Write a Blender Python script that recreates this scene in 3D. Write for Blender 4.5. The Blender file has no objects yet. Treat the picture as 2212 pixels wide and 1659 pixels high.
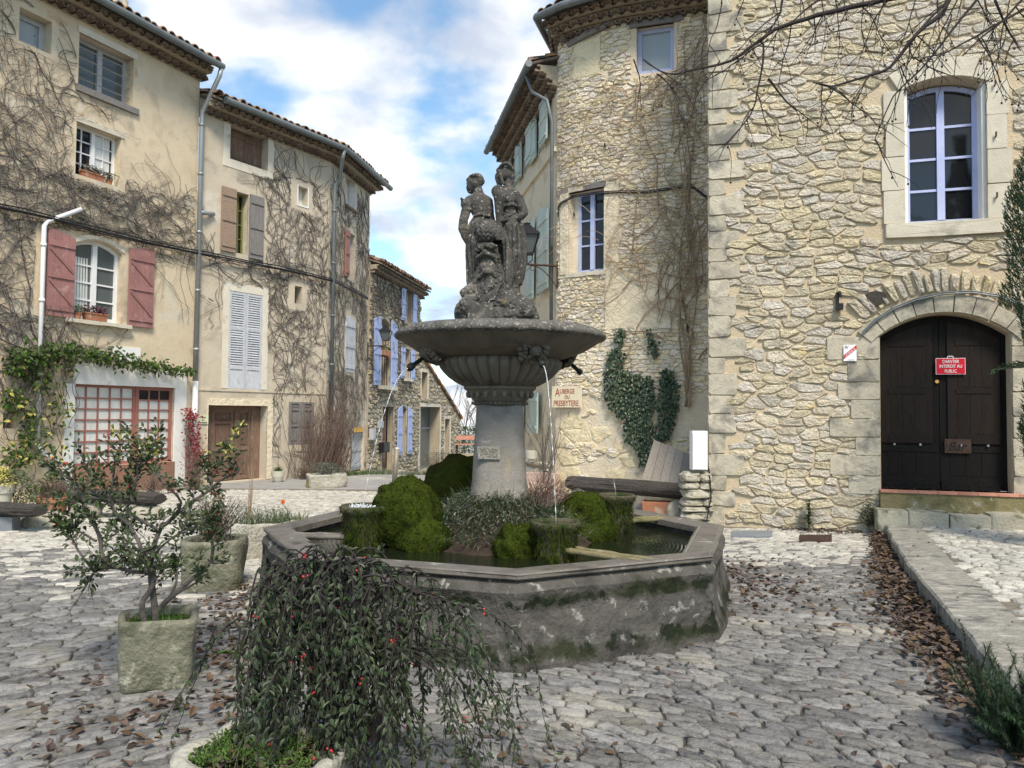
import bpy, math, random
from mathutils import Vector, Matrix, noise
PI=math.pi; rad=math.radians; rnd=random.Random(7)
sc=bpy.context.scene; COL=sc.collection
V=Vector
# ------------------------------------------------------------ camera model
CAM=V((0,0,1.65)); FP=1661.0; CU,CV=1106.0,829.5
ROT=Matrix.Rotation(rad(92.2),3,'X')@Matrix.Rotation(rad(.5),3,'Z')
def ray(u,v): return ROT@V(((u-CU)/FP,-(v-CV)/FP,-1))
def at(u,v,Y): d=ray(u,v); return CAM+d*(Y/d.y)
def onz(u,v,z): d=ray(u,v); return CAM+d*((z-CAM.z)/d.z)
cd=bpy.data.cameras.new('camera'); cam=bpy.data.objects.new('camera',cd); COL.objects.link(cam)
cd.sensor_width=36; cd.lens=36*FP/2212; cd.clip_end=3000; cd.clip_start=.05
cam.matrix_world=Matrix.Translation(CAM)@ROT.to_4x4(); sc.camera=cam
# ------------------------------------------------------------ materials
MATS={}
def mat(name,cols,scale=4,rough=.9,bump=.3,bscale=30,island=0,patches=(),metal=0,stretch=(1,1,1),spec=.3,detail=7,bdist=.02,hue=0,trans=0,vor=0):
    m=bpy.data.materials.new(name); m.use_nodes=True; nt=m.node_tree; N=nt.nodes; L=nt.links
    b=N['Principled BSDF']; b.inputs['Roughness'].default_value=rough; b.inputs['Metallic'].default_value=metal
    b.inputs['Specular IOR Level'].default_value=spec
    tc=N.new('ShaderNodeTexCoord'); mp=N.new('ShaderNodeMapping'); mp.inputs['Scale'].default_value=stretch
    L.new(tc.outputs['Object'],mp.inputs[0])
    def nz(s,d=detail,off=0,dist=0):
        n=N.new('ShaderNodeTexNoise'); n.inputs['Scale'].default_value=s; n.inputs['Detail'].default_value=d; n.inputs['Roughness'].default_value=.6
        n.inputs['Distortion'].default_value=dist
        if off:
            mm=N.new('ShaderNodeMapping'); mm.inputs['Location'].default_value=(off,off*1.7,off*.6); L.new(mp.outputs[0],mm.inputs[0]); L.new(mm.outputs[0],n.inputs[0])
        else: L.new(mp.outputs[0],n.inputs[0])
        return n
    n=nz(scale); r=N.new('ShaderNodeValToRGB'); e=r.color_ramp.elements
    k=len(cols)
    for i,c in enumerate(cols):
        p=.3+.4*i/max(1,k-1)
        if i<2: e[i].position=p; e[i].color=(*c,1)
        else: x=e.new(p); x.color=(*c,1)
    if k==1: e[1].color=(*cols[0],1)
    L.new(n.outputs[0],r.inputs[0]); out=r.outputs[0]
    for i,pt_ in enumerate(patches):
        c,s,lo,hi=pt_[:4]; q=nz(s,6,off=3.1*(i+1),dist=.4); mr=N.new('ShaderNodeMapRange')
        src_=q.outputs[0]
        for (zc,zw,amt) in (pt_[4] if len(pt_)>4 else ()):   # growth bands at given heights
            sp_=N.new('ShaderNodeSeparateXYZ'); L.new(tc.outputs['Object'],sp_.inputs[0]); d_=N.new('ShaderNodeMath'); d_.operation='SUBTRACT'; L.new(sp_.outputs[2],d_.inputs[0]); d_.inputs[1].default_value=zc
            a_=N.new('ShaderNodeMath'); a_.operation='ABSOLUTE'; L.new(d_.outputs[0],a_.inputs[0]); m_=N.new('ShaderNodeMapRange'); m_.interpolation_type='SMOOTHSTEP'; m_.inputs[1].default_value=0; m_.inputs[2].default_value=zw; m_.inputs[3].default_value=amt; m_.inputs[4].default_value=0
            L.new(a_.outputs[0],m_.inputs[0]); ad_=N.new('ShaderNodeMath'); ad_.operation='ADD'; L.new(src_,ad_.inputs[0]); L.new(m_.outputs[0],ad_.inputs[1]); src_=ad_.outputs[0]; mr.inputs[1].default_value=lo; mr.inputs[2].default_value=hi
        mr.inputs[1].default_value=lo; mr.inputs[2].default_value=hi; L.new(src_,mr.inputs[0]); mx=N.new('ShaderNodeMix'); mx.data_type='RGBA'
        L.new(mr.outputs[0],mx.inputs[0]); L.new(out,mx.inputs[6]); mx.inputs[7].default_value=(*c,1); out=mx.outputs[2]
    if island or hue:
        g=N.new('ShaderNodeNewGeometry'); hs=N.new('ShaderNodeHueSaturation')
        mr=N.new('ShaderNodeMapRange'); mr.inputs[3].default_value=1-island; mr.inputs[4].default_value=1+island
        L.new(g.outputs['Random Per Island'],mr.inputs[0]); L.new(mr.outputs[0],hs.inputs['Value'])
        if hue:
            w=N.new('ShaderNodeMath'); w.operation='MULTIPLY'; w.inputs[1].default_value=37.7; L.new(g.outputs['Random Per Island'],w.inputs[0])
            fr=N.new('ShaderNodeMath'); fr.operation='FRACT'; L.new(w.outputs[0],fr.inputs[0])
            m2=N.new('ShaderNodeMapRange'); m2.inputs[3].default_value=.5-hue; m2.inputs[4].default_value=.5+hue; L.new(fr.outputs[0],m2.inputs[0]); L.new(m2.outputs[0],hs.inputs['Hue'])
            m3=N.new('ShaderNodeMapRange'); m3.inputs[3].default_value=.6; m3.inputs[4].default_value=1.25; L.new(fr.outputs[0],m3.inputs[0]); L.new(m3.outputs[0],hs.inputs['Saturation'])
        L.new(out,hs.inputs['Color']); out=hs.outputs[0]
    L.new(out,b.inputs['Base Color'])
    if bump:
        bn=nz(bscale,8,off=9); src=bn.outputs[0]
        if vor:
            vo=N.new('ShaderNodeTexVoronoi'); vo.inputs['Scale'].default_value=vor; L.new(mp.outputs[0],vo.inputs[0])
            ad=N.new('ShaderNodeMath'); ad.operation='ADD'; L.new(src,ad.inputs[0]); L.new(vo.outputs[0],ad.inputs[1]); src=ad.outputs[0]
        bp=N.new('ShaderNodeBump'); bp.inputs['Strength'].default_value=bump; bp.inputs['Distance'].default_value=bdist
        L.new(src,bp.inputs['Height']); L.new(bp.outputs[0],b.inputs['Normal'])
    if trans:
        t=N.new('ShaderNodeBsdfTranslucent'); L.new(out,t.inputs[0]); ms=N.new('ShaderNodeMixShader'); ms.inputs[0].default_value=trans
        L.new(b.outputs[0],ms.inputs[1]); L.new(t.outputs[0],ms.inputs[2]); L.new(ms.outputs[0],N['Material Output'].inputs[0])
    MATS[name]=m; return m
S=(.42,.36,.26)
mat('plaster_a',[(.57,.465,.325),(.65,.545,.395),(.47,.385,.27)],.9,bump=.4,bscale=14,patches=[((.40,.34,.255),1.9,.57,.72),((.60,.55,.44),1.6,.56,.66),((.33,.27,.19),.8,.60,.75),((.50,.36,.22),2.5,.64,.72)])
mat('plaster_b',[(.48,.42,.325),(.56,.49,.385),(.41,.355,.28)],.8,bump=.4,bscale=16,patches=[((.35,.31,.25),1.7,.56,.72),((.62,.58,.5),1.1,.58,.68),((.30,.27,.22),.7,.6,.78)])
mat('plaster_c',[(.70,.61,.45),(.78,.69,.52)],1.5,bump=.8,bscale=12,bdist=.05,patches=[((.42,.36,.27),1.4,.55,.7)])
mat('plaster_r',[(.68,.58,.38),(.76,.66,.45),(.58,.48,.31)],1.6,bump=.9,bscale=7,bdist=.06,patches=[((.46,.38,.26),3,.58,.66)])
mat('cream',[(.62,.57,.47),(.70,.66,.56)],3,bump=.3,bscale=20,patches=[((.45,.40,.32),4,.58,.7)])
mat('white_render',[(.74,.74,.72),(.82,.82,.80)],3,bump=.15,patches=[((.6,.58,.52),5,.62,.75)])
mat('mortar',[(.50,.41,.28),(.59,.49,.345)],5,bump=.8,bscale=35,bdist=.02)
mat('mortar_c',[(.64,.55,.41),(.73,.64,.49)],5,bump=.9,bscale=25,bdist=.03)
mat('wallstone',[(.52,.45,.33),(.63,.555,.42),(.41,.355,.265)],7,bump=1.,bscale=26,bdist=.05,island=.13,hue=.006,patches=[((.27,.26,.20),2.2,.60,.72),((.66,.54,.32),3,.62,.7)])
mat('rubble',[(.66,.575,.43),(.78,.69,.53),(.54,.46,.34)],8,bump=1.,bscale=28,bdist=.03,island=.14,hue=.007,patches=[((.62,.50,.30),2,.6,.7)])
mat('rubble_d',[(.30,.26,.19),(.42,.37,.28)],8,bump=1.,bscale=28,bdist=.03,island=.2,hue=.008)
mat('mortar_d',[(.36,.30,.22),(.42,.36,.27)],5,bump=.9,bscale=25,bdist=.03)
mat('dressed',[(.42,.38,.29),(.51,.46,.36),(.31,.285,.225)],5,bump=.8,bscale=40,bdist=.015,island=.12,patches=[((.20,.19,.165),2.4,.50,.64)])
mat('dressed_pale',[(.52,.475,.38),(.61,.565,.46)],4,bump=.5,bscale=35,bdist=.012,island=.08,patches=[((.36,.34,.28),2.4,.58,.72)])
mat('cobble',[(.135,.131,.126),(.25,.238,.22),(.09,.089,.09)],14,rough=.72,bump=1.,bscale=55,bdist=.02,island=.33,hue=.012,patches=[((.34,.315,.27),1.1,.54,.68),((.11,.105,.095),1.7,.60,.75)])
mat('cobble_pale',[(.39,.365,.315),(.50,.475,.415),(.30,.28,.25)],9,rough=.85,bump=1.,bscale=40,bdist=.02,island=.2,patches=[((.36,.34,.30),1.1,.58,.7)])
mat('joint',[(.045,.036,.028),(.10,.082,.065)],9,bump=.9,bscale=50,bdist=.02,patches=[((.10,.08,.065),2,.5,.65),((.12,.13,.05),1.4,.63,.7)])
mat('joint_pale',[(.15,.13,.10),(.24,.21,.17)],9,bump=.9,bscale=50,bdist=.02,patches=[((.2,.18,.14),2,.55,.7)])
mat('asphalt',[(.26,.25,.24),(.36,.35,.33)],3,bump=.6,bscale=60,patches=[((.45,.43,.38),.8,.55,.65)])
mat('kerbstone',[(.50,.46,.37),(.30,.285,.25),(.60,.56,.47)],5,bump=1.,bscale=24,bdist=.04,stretch=(1,2,1),patches=[((.17,.16,.15),3.2,.54,.64),((.2,.2,.09),3,.66,.74)])
mat('basin_stone',[(.046,.042,.037),(.10,.093,.081),(.028,.026,.024)],3.5,rough=.8,bump=.9,bscale=14,bdist=.04,patches=[((.30,.29,.26),9,.60,.68),((.022,.026,.010),3.2,.62,.76,((.44,.10,.18),(.10,.14,.20))),((.008,.013,.003),6.5,.66,.74,((.43,.07,.20),(.11,.12,.20)))])
mat('basin_rim',[(.11,.097,.083),(.17,.152,.13),(.075,.065,.055)],3,rough=.55,bump=.5,bscale=30,patches=[((.34,.32,.29),7,.62,.7),((.05,.06,.02),3,.62,.7)])
mat('bowl_stone',[(.09,.077,.059),(.16,.139,.109),(.058,.05,.041)],2,rough=.85,bump=.5,bscale=30,bdist=.015,patches=[((.05,.045,.04),3,.58,.7)])
mat('lichen_stone',[(.06,.056,.05),(.13,.122,.108),(.036,.034,.03)],5,rough=.9,bump=.9,bscale=35,bdist=.02,patches=[((.36,.345,.30),38,.57,.64),((.20,.15,.06),6,.64,.72)])
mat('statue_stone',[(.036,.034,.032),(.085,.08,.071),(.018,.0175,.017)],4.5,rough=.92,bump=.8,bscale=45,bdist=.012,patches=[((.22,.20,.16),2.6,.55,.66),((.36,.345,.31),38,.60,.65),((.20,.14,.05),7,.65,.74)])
mat('shaft_stone',[(.17,.155,.135),(.25,.23,.205),(.12,.11,.10)],2,rough=.9,bump=.7,bscale=40,bdist=.012,patches=[((.34,.28,.17),3,.60,.72),((.33,.32,.30),12,.62,.68)])
mat('tile',[(.22,.12,.075),(.34,.20,.12),(.13,.085,.06)],6,bump=.6,bscale=25,island=.35,hue=.02,patches=[((.07,.06,.05),4,.5,.62),((.35,.30,.22),5,.62,.7)])
mat('tile_under',[(.15,.115,.09),(.22,.17,.13),(.10,.08,.065)],5,bump=.6,bscale=25,island=.25)
mat('zinc',[(.13,.15,.155),(.19,.21,.215)],3,rough=.5,metal=.25,bump=.1)
mat('zinc_bright',[(.27,.29,.30),(.36,.38,.39)],2,rough=.4,metal=.4,bump=.1)
mat('whitepaint',[(.74,.75,.76),(.8,.8,.8)],6,rough=.5,bump=.1,spec=.4)
mat('greypaint',[(.36,.38,.41),(.46,.48,.5)],8,rough=.6,bump=.3)
mat('pinkpaint',[(.28,.135,.125),(.33,.165,.155)],3,rough=.65,bump=.3,bscale=60,island=.12,patches=[((.40,.24,.22),6,.58,.68),((.20,.09,.08),14,.62,.7)])
mat('pinkframe',[(.28,.12,.10),(.34,.15,.125)],6,rough=.6,bump=.2)
mat('oldwood',[(.13,.075,.05),(.20,.13,.095),(.09,.055,.04)],5,bump=.6,bscale=30,stretch=(6,6,1),island=.2,patches=[((.26,.21,.17),5,.56,.68)])
mat('oldwood_h',[(.26,.16,.11),(.36,.27,.21),(.2,.12,.08)],7,bump=.6,bscale=30,stretch=(1,1,8),patches=[((.42,.22,.06),3,.62,.72)])
mat('wood_grey',[(.16,.15,.15),(.26,.24,.23),(.09,.085,.085)],6,bump=.6,bscale=30,stretch=(8,8,1))
mat('plankwood',[(.24,.20,.165),(.33,.29,.25),(.2,.165,.135)],4,bump=.4,bscale=25,stretch=(9,9,1),island=.22)
mat('log',[(.04,.034,.030),(.12,.104,.092),(.018,.015,.013)],5,bump=1.,bscale=14,stretch=(.5,7,14),bdist=.05)
mat('louver',[(.42,.44,.48),(.56,.58,.62)],6,bump=.4,bscale=50,stretch=(3,3,1),island=.1,patches=[((.25,.22,.2),8,.62,.72)])
mat('bluepaint',[(.30,.37,.62),(.38,.45,.69)],3,rough=.6,bump=.15,island=.05,patches=[((.55,.6,.75),6,.62,.72)])
mat('lilacpaint',[(.40,.45,.70),(.46,.51,.75)],3,rough=.55,bump=.2,patches=[((.56,.58,.70),9,.6,.7)])
mat('greenpaint',[(.46,.55,.50),(.54,.62,.57)],3,rough=.6,bump=.1,island=.04,patches=[((.36,.42,.38),7,.6,.7)])
mat('olivepaint',[(.16,.17,.05),(.2,.21,.07)],3,rough=.6,bump=.1)
mat('doorwood',[(.004,.003,.0028),(.007,.005,.0042)],4,rough=.65,bump=.5,bscale=20,stretch=(9,9,1),island=.2,spec=.25)
mat('doorpanel',[(.010,.0062,.0045),(.019,.012,.0085),(.007,.0045,.0035)],4,rough=.65,bump=.5,bscale=20,stretch=(9,9,1),island=.25,spec=.25)
mat('black',[(.012,.012,.014),(.02,.02,.022)],5,rough=.45,bump=.05)
mat('rust',[(.045,.026,.02),(.08,.048,.036)],12,rough=.8,bump=.4)
mat('bronze',[(.02,.028,.028),(.035,.045,.042)],8,rough=.5,bump=.4,metal=.3,patches=[((.03,.05,.01),6,.55,.62)])
mat('terracotta',[(.34,.14,.075),(.42,.19,.11)],6,bump=.3,patches=[((.5,.36,.27),5,.6,.7)])
mat('pinkstone',[(.46,.33,.27),(.54,.41,.34)],5,bump=.5)
mat('redtile',[(.40,.17,.12),(.50,.26,.19)],5,bump=.3,island=.18)
mat('mossstone',[(.16,.13,.06),(.22,.19,.10),(.10,.10,.04)],4,bump=.8,bscale=25,patches=[((.35,.33,.26),6,.6,.68)])
mat('mossstone_dark',[(.05,.045,.025),(.09,.08,.05),(.03,.035,.012)],8,bump=1.,bscale=25,patches=[((.02,.035,.004),5,.45,.6)])
mat('stonestep',[(.34,.32,.25),(.44,.42,.34)],5,bump=.8,bscale=30,island=.15,patches=[((.10,.11,.05),3,.50,.62)])
mat('moss',[(.013,.022,.0025),(.040,.056,.006),(.007,.011,.002)],7,rough=1,bump=1.,bscale=45,bdist=.03,spec=.1,island=.35)
mat('moss_rust',[(.026,.027,.004),(.045,.054,.006),(.038,.018,.008)],3,rough=1,bump=1.,bscale=45,bdist=.03,spec=.1,island=.35)
mat('trough_stone',[(.13,.13,.09),(.21,.205,.15),(.08,.085,.05)],5,bump=1.,bscale=22,bdist=.03,patches=[((.40,.38,.30),7,.58,.68),((.09,.11,.04),3,.6,.7)])
mat('trough_pale',[(.36,.34,.28),(.50,.475,.40)],6,bump=1.,bscale=14,bdist=.04,patches=[((.36,.34,.1),3,.58,.66)])
mat('rock',[(.32,.29,.22),(.44,.41,.33),(.22,.2,.155)],4,bump=1.,bscale=10,bdist=.05,patches=[((.28,.28,.12),4,.6,.7)])
mat('ceramic',[(.50,.48,.40),(.58,.56,.47)],3,rough=.35,bump=.05,spec=.5)
mat('soil',[(.035,.025,.018),(.07,.05,.035)],20,bump=1.,bscale=50,bdist=.03)
mat('bark',[(.07,.06,.055),(.14,.125,.115)],12,bump=.6,bscale=50)
mat('bark_dark',[(.022,.018,.018),(.045,.036,.034)],12,bump=.6,bscale=50)
mat('vinestem',[(.095,.083,.078),(.155,.14,.13)],8,bump=.3,island=.25)
mat('vinestem_tan',[(.24,.165,.10),(.36,.27,.18)],8,bump=.3,island=.3)
mat('redtwig',[(.10,.065,.052),(.16,.11,.09)],8,bump=.3,island=.3)
mat('leaf_shrub',[(.045,.068,.026),(.075,.10,.038)],3,rough=.55,bump=0,island=.4,hue=.03,spec=.35,trans=.15)
mat('leaf_weep',[(.036,.054,.024),(.060,.082,.040)],3,rough=.5,bump=0,island=.45,hue=.02,spec=.4,trans=.1)
mat('leaf_vine',[(.055,.095,.022),(.095,.14,.032)],3,rough=.6,bump=0,island=.4,hue=.03,trans=.25)
mat('leaf_ivy',[(.022,.045,.018),(.042,.075,.03)],3,rough=.4,bump=0,island=.4,spec=.6)
mat('leaf_yellow',[(.50,.46,.10),(.60,.55,.2)],3,rough=.6,bump=0,island=.25,trans=.3)
mat('leaf_red',[(.22,.02,.03),(.30,.04,.045)],3,rough=.6,bump=0,island=.4,trans=.2)
mat('leaf_dry',[(.065,.040,.028),(.115,.075,.052),(.04,.027,.02)],3,rough=.8,bump=0,island=.45,hue=.02)
mat('leaf_grey',[(.14,.16,.12),(.2,.22,.17)],3,rough=.8,bump=0,island=.35)
mat('leaf_dark',[(.028,.058,.026),(.05,.09,.04)],3,rough=.6,bump=0,island=.4)
mat('grass',[(.07,.11,.035),(.13,.17,.06)],3,rough=.7,bump=0,island=.4,hue=.03,trans=.2)
mat('moss_ground',[(.06,.12,.02),(.10,.17,.04)],3,rough=.9,bump=0,island=.4)
mat('berry',[(.42,.015,.02),(.5,.03,.03)],3,rough=.3,bump=0,island=.3,spec=.6)
mat('darkberry',[(.03,.022,.02),(.04,.03,.03)],3,rough=.7,bump=0)
mat('orange',[(.75,.16,.03),(.8,.22,.05)],3,bump=0)
mat('violet',[(.12,.02,.06),(.2,.03,.1)],3,bump=0,island=.3)
mat('red',[(.55,.012,.03),(.58,.015,.035)],3,rough=.4,bump=0)
mat('white',[(.8,.8,.8),(.84,.84,.84)],3,rough=.5,bump=0)
mat('signcream',[(.72,.62,.44),(.78,.69,.52)],3,rough=.5,bump=.1)
mat('signred',[(.32,.08,.05),(.36,.1,.06)],3,bump=0)
mat('signyellow',[(.62,.36,.08),(.68,.42,.12)],6,bump=0)
mat('signgreen',[(.60,.62,.42),(.66,.68,.5)],3,bump=0)
mat('inkblack',[(.02,.02,.02),(.03,.03,.03)],3,bump=0)
mat('slategrey',[(.16,.18,.2),(.22,.24,.26)],3,rough=.5,bump=.2)
mat('bollard',[(.24,.20,.16),(.27,.23,.19)],3,rough=.5,bump=.05,metal=.2)
mat('hill',[(.20,.27,.30),(.26,.33,.36)],.02,bump=0)
mat('curtain',[(.60,.62,.60),(.70,.71,.69)],2,rough=.25,bump=.3,bscale=3,bdist=.1,spec=.5,stretch=(3,3,.5))
mat('brickbase',[(.25,.13,.09),(.32,.18,.13)],5,bump=.5)
mat('interior',[(.02,.018,.016),(.03,.028,.025)],2,bump=0)
mat('steel',[(.4,.4,.4),(.5,.5,.5)],3,rough=.3,metal=.8,bump=0)
def glass(name,col,rough,spec=.5):
    m=bpy.data.materials.new(name); m.use_nodes=True; b=m.node_tree.nodes['Principled BSDF']
    b.inputs['Base Color'].default_value=(*col,1); b.inputs['Roughness'].default_value=rough; b.inputs['Specular IOR Level'].default_value=spec
    nt=m.node_tree; n=nt.nodes.new('ShaderNodeTexNoise'); n.inputs['Scale'].default_value=1.3; bp=nt.nodes.new('ShaderNodeBump'); bp.inputs['Strength'].default_value=.15; bp.inputs['Distance'].default_value=.04
    nt.links.new(n.outputs[0],bp.inputs['Height']); nt.links.new(bp.outputs[0],b.inputs['Normal']); MATS[name]=m; return m
glass('glass_dark',(.012,.012,.014),.06); glass('glass_sky',(.30,.34,.36),.08); glass('glass_grey',(.10,.115,.115),.08); glass('glass_lamp',(.5,.5,.45),.2)
def water_mat():
    m=bpy.data.materials.new('water_surface'); m.use_nodes=True; nt=m.node_tree; b=nt.nodes['Principled BSDF']
    b.inputs['Base Color'].default_value=(.012,.016,.008,1); b.inputs['Roughness'].default_value=.03; b.inputs['Specular IOR Level'].default_value=.6
    tc=nt.nodes.new('ShaderNodeTexCoord'); n=nt.nodes.new('ShaderNodeTexNoise'); n.inputs['Scale'].default_value=14; n.inputs['Detail'].default_value=3
    w=nt.nodes.new('ShaderNodeTexWave'); w.wave_type='RINGS'; w.rings_direction='Z'; w.inputs['Scale'].default_value=9; w.inputs['Distortion'].default_value=1.5
    ad=nt.nodes.new('ShaderNodeMath'); ad.operation='ADD'
    nt.links.new(tc.outputs['Object'],n.inputs[0]); nt.links.new(tc.outputs['Object'],w.inputs[0]); nt.links.new(n.outputs[0],ad.inputs[0]); nt.links.new(w.outputs[1],ad.inputs[1])
    bp=nt.nodes.new('ShaderNodeBump'); bp.inputs['Strength'].default_value=.12; bp.inputs['Distance'].default_value=.02
    nt.links.new(ad.outputs[0],bp.inputs['Height']); nt.links.new(bp.outputs[0],b.inputs['Normal']); MATS['water_surface']=m
    m=bpy.data.materials.new('water_jet'); m.use_nodes=True; b=m.node_tree.nodes['Principled BSDF']
    b.inputs['Base Color'].default_value=(.85,.88,.9,1); b.inputs['Roughness'].default_value=.15; b.inputs['Transmission Weight'].default_value=.45; b.inputs['IOR'].default_value=1.2; MATS['water_jet']=m
water_mat()
# ------------------------------------------------------------ mesh builder
class MB:
    def __init__(s): s.v=[]; s.f=[]; s.m=[]
    def add(s,vs,fs,mi=0):
        o=len(s.v); s.v.extend(vs)
        for f in fs: s.f.append([o+i for i in f]); s.m.append(mi)
    def quad(s,a,b,c,d,mi=0): s.add([a,b,c,d],[(0,1,2,3)],mi)
    def hexa(s,p,mi=0): s.add(p,[(0,3,2,1),(4,5,6,7),(0,1,5,4),(1,2,6,5),(2,3,7,6),(3,0,4,7)],mi)
    def box(s,c,hx,hy,hz,rot=0,mi=0,tilt=None):
        M=Matrix.Rotation(rot,3,'Z')
        if tilt: M=M@tilt
        c=V(c); P=[c+M@V((x*hx,y*hy,z*hz)) for z in(-1,1) for x,y in((-1,-1),(1,-1),(1,1),(-1,1))]
        s.hexa(P,mi)
    def tube(s,pts,rs,n=6,mi=0,cap=True,flat=None):
        if not hasattr(rs,'__len__'): rs=[rs]*len(pts)
        pts=[V(p) for p in pts]; o=len(s.v); k=len(pts); up=None
        for i,p in enumerate(pts):
            t=(pts[min(i+1,k-1)]-pts[max(i-1,0)])
            if t.length<1e-9: t=V((0,0,1))
            t.normalize()
            if up is None: up=V((0,0,1)) if abs(t.z)<.9 else V((1,0,0))
            a=t.cross(up)
            if a.length<1e-6: a=t.orthogonal()
            a.normalize(); b=a.cross(t).normalized(); up=b
            for j in range(n):
                q=2*PI*j/n; s.v.append(p+(a*math.cos(q)+b*math.sin(q))*rs[i])
        for i in range(k-1):
            for j in range(n):
                s.f.append([o+i*n+j,o+i*n+(j+1)%n,o+(i+1)*n+(j+1)%n,o+(i+1)*n+j]); s.m.append(mi)
        if cap:
            s.f.append([o+j for j in range(n)][::-1]); s.m.append(mi); s.f.append([o+(k-1)*n+j for j in range(n)]); s.m.append(mi)
    def lathe(s,c,prof,n=32,mi=0,shape=None,cap=True):
        c=V(c); o=len(s.v); k=len(prof)
        for i,(r,z) in enumerate(prof):
            for j in range(n):
                a=2*PI*j/n; rr=r*(shape(a,r,z,i) if shape else 1); s.v.append(c+V((rr*math.cos(a),rr*math.sin(a),z)))
        for i in range(k-1):
            for j in range(n):
                s.f.append([o+i*n+j,o+i*n+(j+1)%n,o+(i+1)*n+(j+1)%n,o+(i+1)*n+j]); s.m.append(mi)
        if cap:
            s.f.append([o+j for j in range(n)][::-1]); s.m.append(mi); s.f.append([o+(k-1)*n+j for j in range(n)]); s.m.append(mi)
    def ball(s,c,r,n=6,mi=0,sq=(1,1,1),nz=0):
        c=V(c); m=max(3,n//2+1); o=len(s.v)
        for i in range(1,m):
            t=PI*i/m
            for j in range(n):
                a=2*PI*j/n; d=V((math.sin(t)*math.cos(a)*sq[0],math.sin(t)*math.sin(a)*sq[1],math.cos(t)*sq[2]))
                k=1+(nz*noise.noise((c+d)*3.1) if nz else 0); s.v.append(c+d*r*k)
        s.v.append(c+V((0,0,r*sq[2]))); s.v.append(c-V((0,0,r*sq[2]))); T=len(s.v)-2; B=T+1
        for i in range(m-2):
            for j in range(n): s.f.append([o+i*n+j,o+(i+1)*n+j,o+(i+1)*n+(j+1)%n,o+i*n+(j+1)%n]); s.m.append(mi)
        for j in range(n):
            s.f.append([T,o+j,o+(j+1)%n]); s.m.append(mi); s.f.append([B,o+(m-2)*n+(j+1)%n,o+(m-2)*n+j]); s.m.append(mi)
    def leaf(s,p,d,nr,l,w,mi=0,fold=.25):
        d=d.normalized(); a=d.cross(nr)
        if a.length<1e-5: a=d.orthogonal()
        a.normalize(); b=a.cross(d); t=p+d*l-b*l*.12
        q1=p+d*l*.3; q2=p+d*l*.72
        s.add([p,q1+a*w*.5+b*w*fold,q2+a*w*.4+b*w*fold,t,q2-a*w*.4+b*w*fold,q1-a*w*.5+b*w*fold],[(0,1,2,3),(0,3,4,5)],mi)
    def blade(s,p,d,l,w,droop=.4,mi=0,n=3):
        d=d.normalized(); a=V((-d.y,d.x,0)); a=a.normalized() if a.length>1e-4 else V((1,0,0)); o=len(s.v); q=V(p); k=l/n
        for i in range(n+1):
            ww=w*(1-i/n)**.7; s.v+= [q+a*ww*.5,q-a*ww*.5]; q=q+d*k; d=(d+V((0,0,-droop/n))).normalized()
        for i in range(n): s.f.append([o+2*i,o+2*i+1,o+2*i+3,o+2*i+2]); s.m.append(mi)
    def build(s,name,mats,parent=None,smooth=False,origin=None):
        me=bpy.data.meshes.new(name)
        if parent is not None: o=wl(parent)
        elif origin is not None: o=V(origin)
        else:
            xs=[p[0] for p in s.v]; ys=[p[1] for p in s.v]; zs=[p[2] for p in s.v]; o=V(((min(xs)+max(xs))/2,(min(ys)+max(ys))/2,min(zs)))
        me.from_pydata([(p[0]-o[0],p[1]-o[1],p[2]-o[2]) for p in s.v],[],s.f)
        if isinstance(mats,str): mats=[mats]
        for m in mats: me.materials.append(MATS[m])
        me.polygons.foreach_set('material_index',s.m)
        if smooth: me.polygons.foreach_set('use_smooth',[True]*len(s.f))
        ob=bpy.data.objects.new(name,me); COL.objects.link(ob)
        if parent is not None: ob.parent=parent; ob.location=(0,0,0)
        else: ob.location=o
        ob['_w']=tuple(o); return ob
def wl(o): return V(o['_w'])
def thing(name,loc,label,cat,group=None):
    o=bpy.data.objects.new(name,None); COL.objects.link(o); o.location=loc; o['_w']=tuple(loc); o.empty_display_size=.2
    o['label']=label; o['category']=cat
    if group: o['group']=group
    return o
def tag(o,label,cat,group=None,kind=None):
    o['label']=label; o['category']=cat
    if group: o['group']=group
    if kind: o['kind']=kind
    return o
def struct(o): o['kind']='structure'; return o
def lab(o,l): o['label']=l; return o
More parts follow.
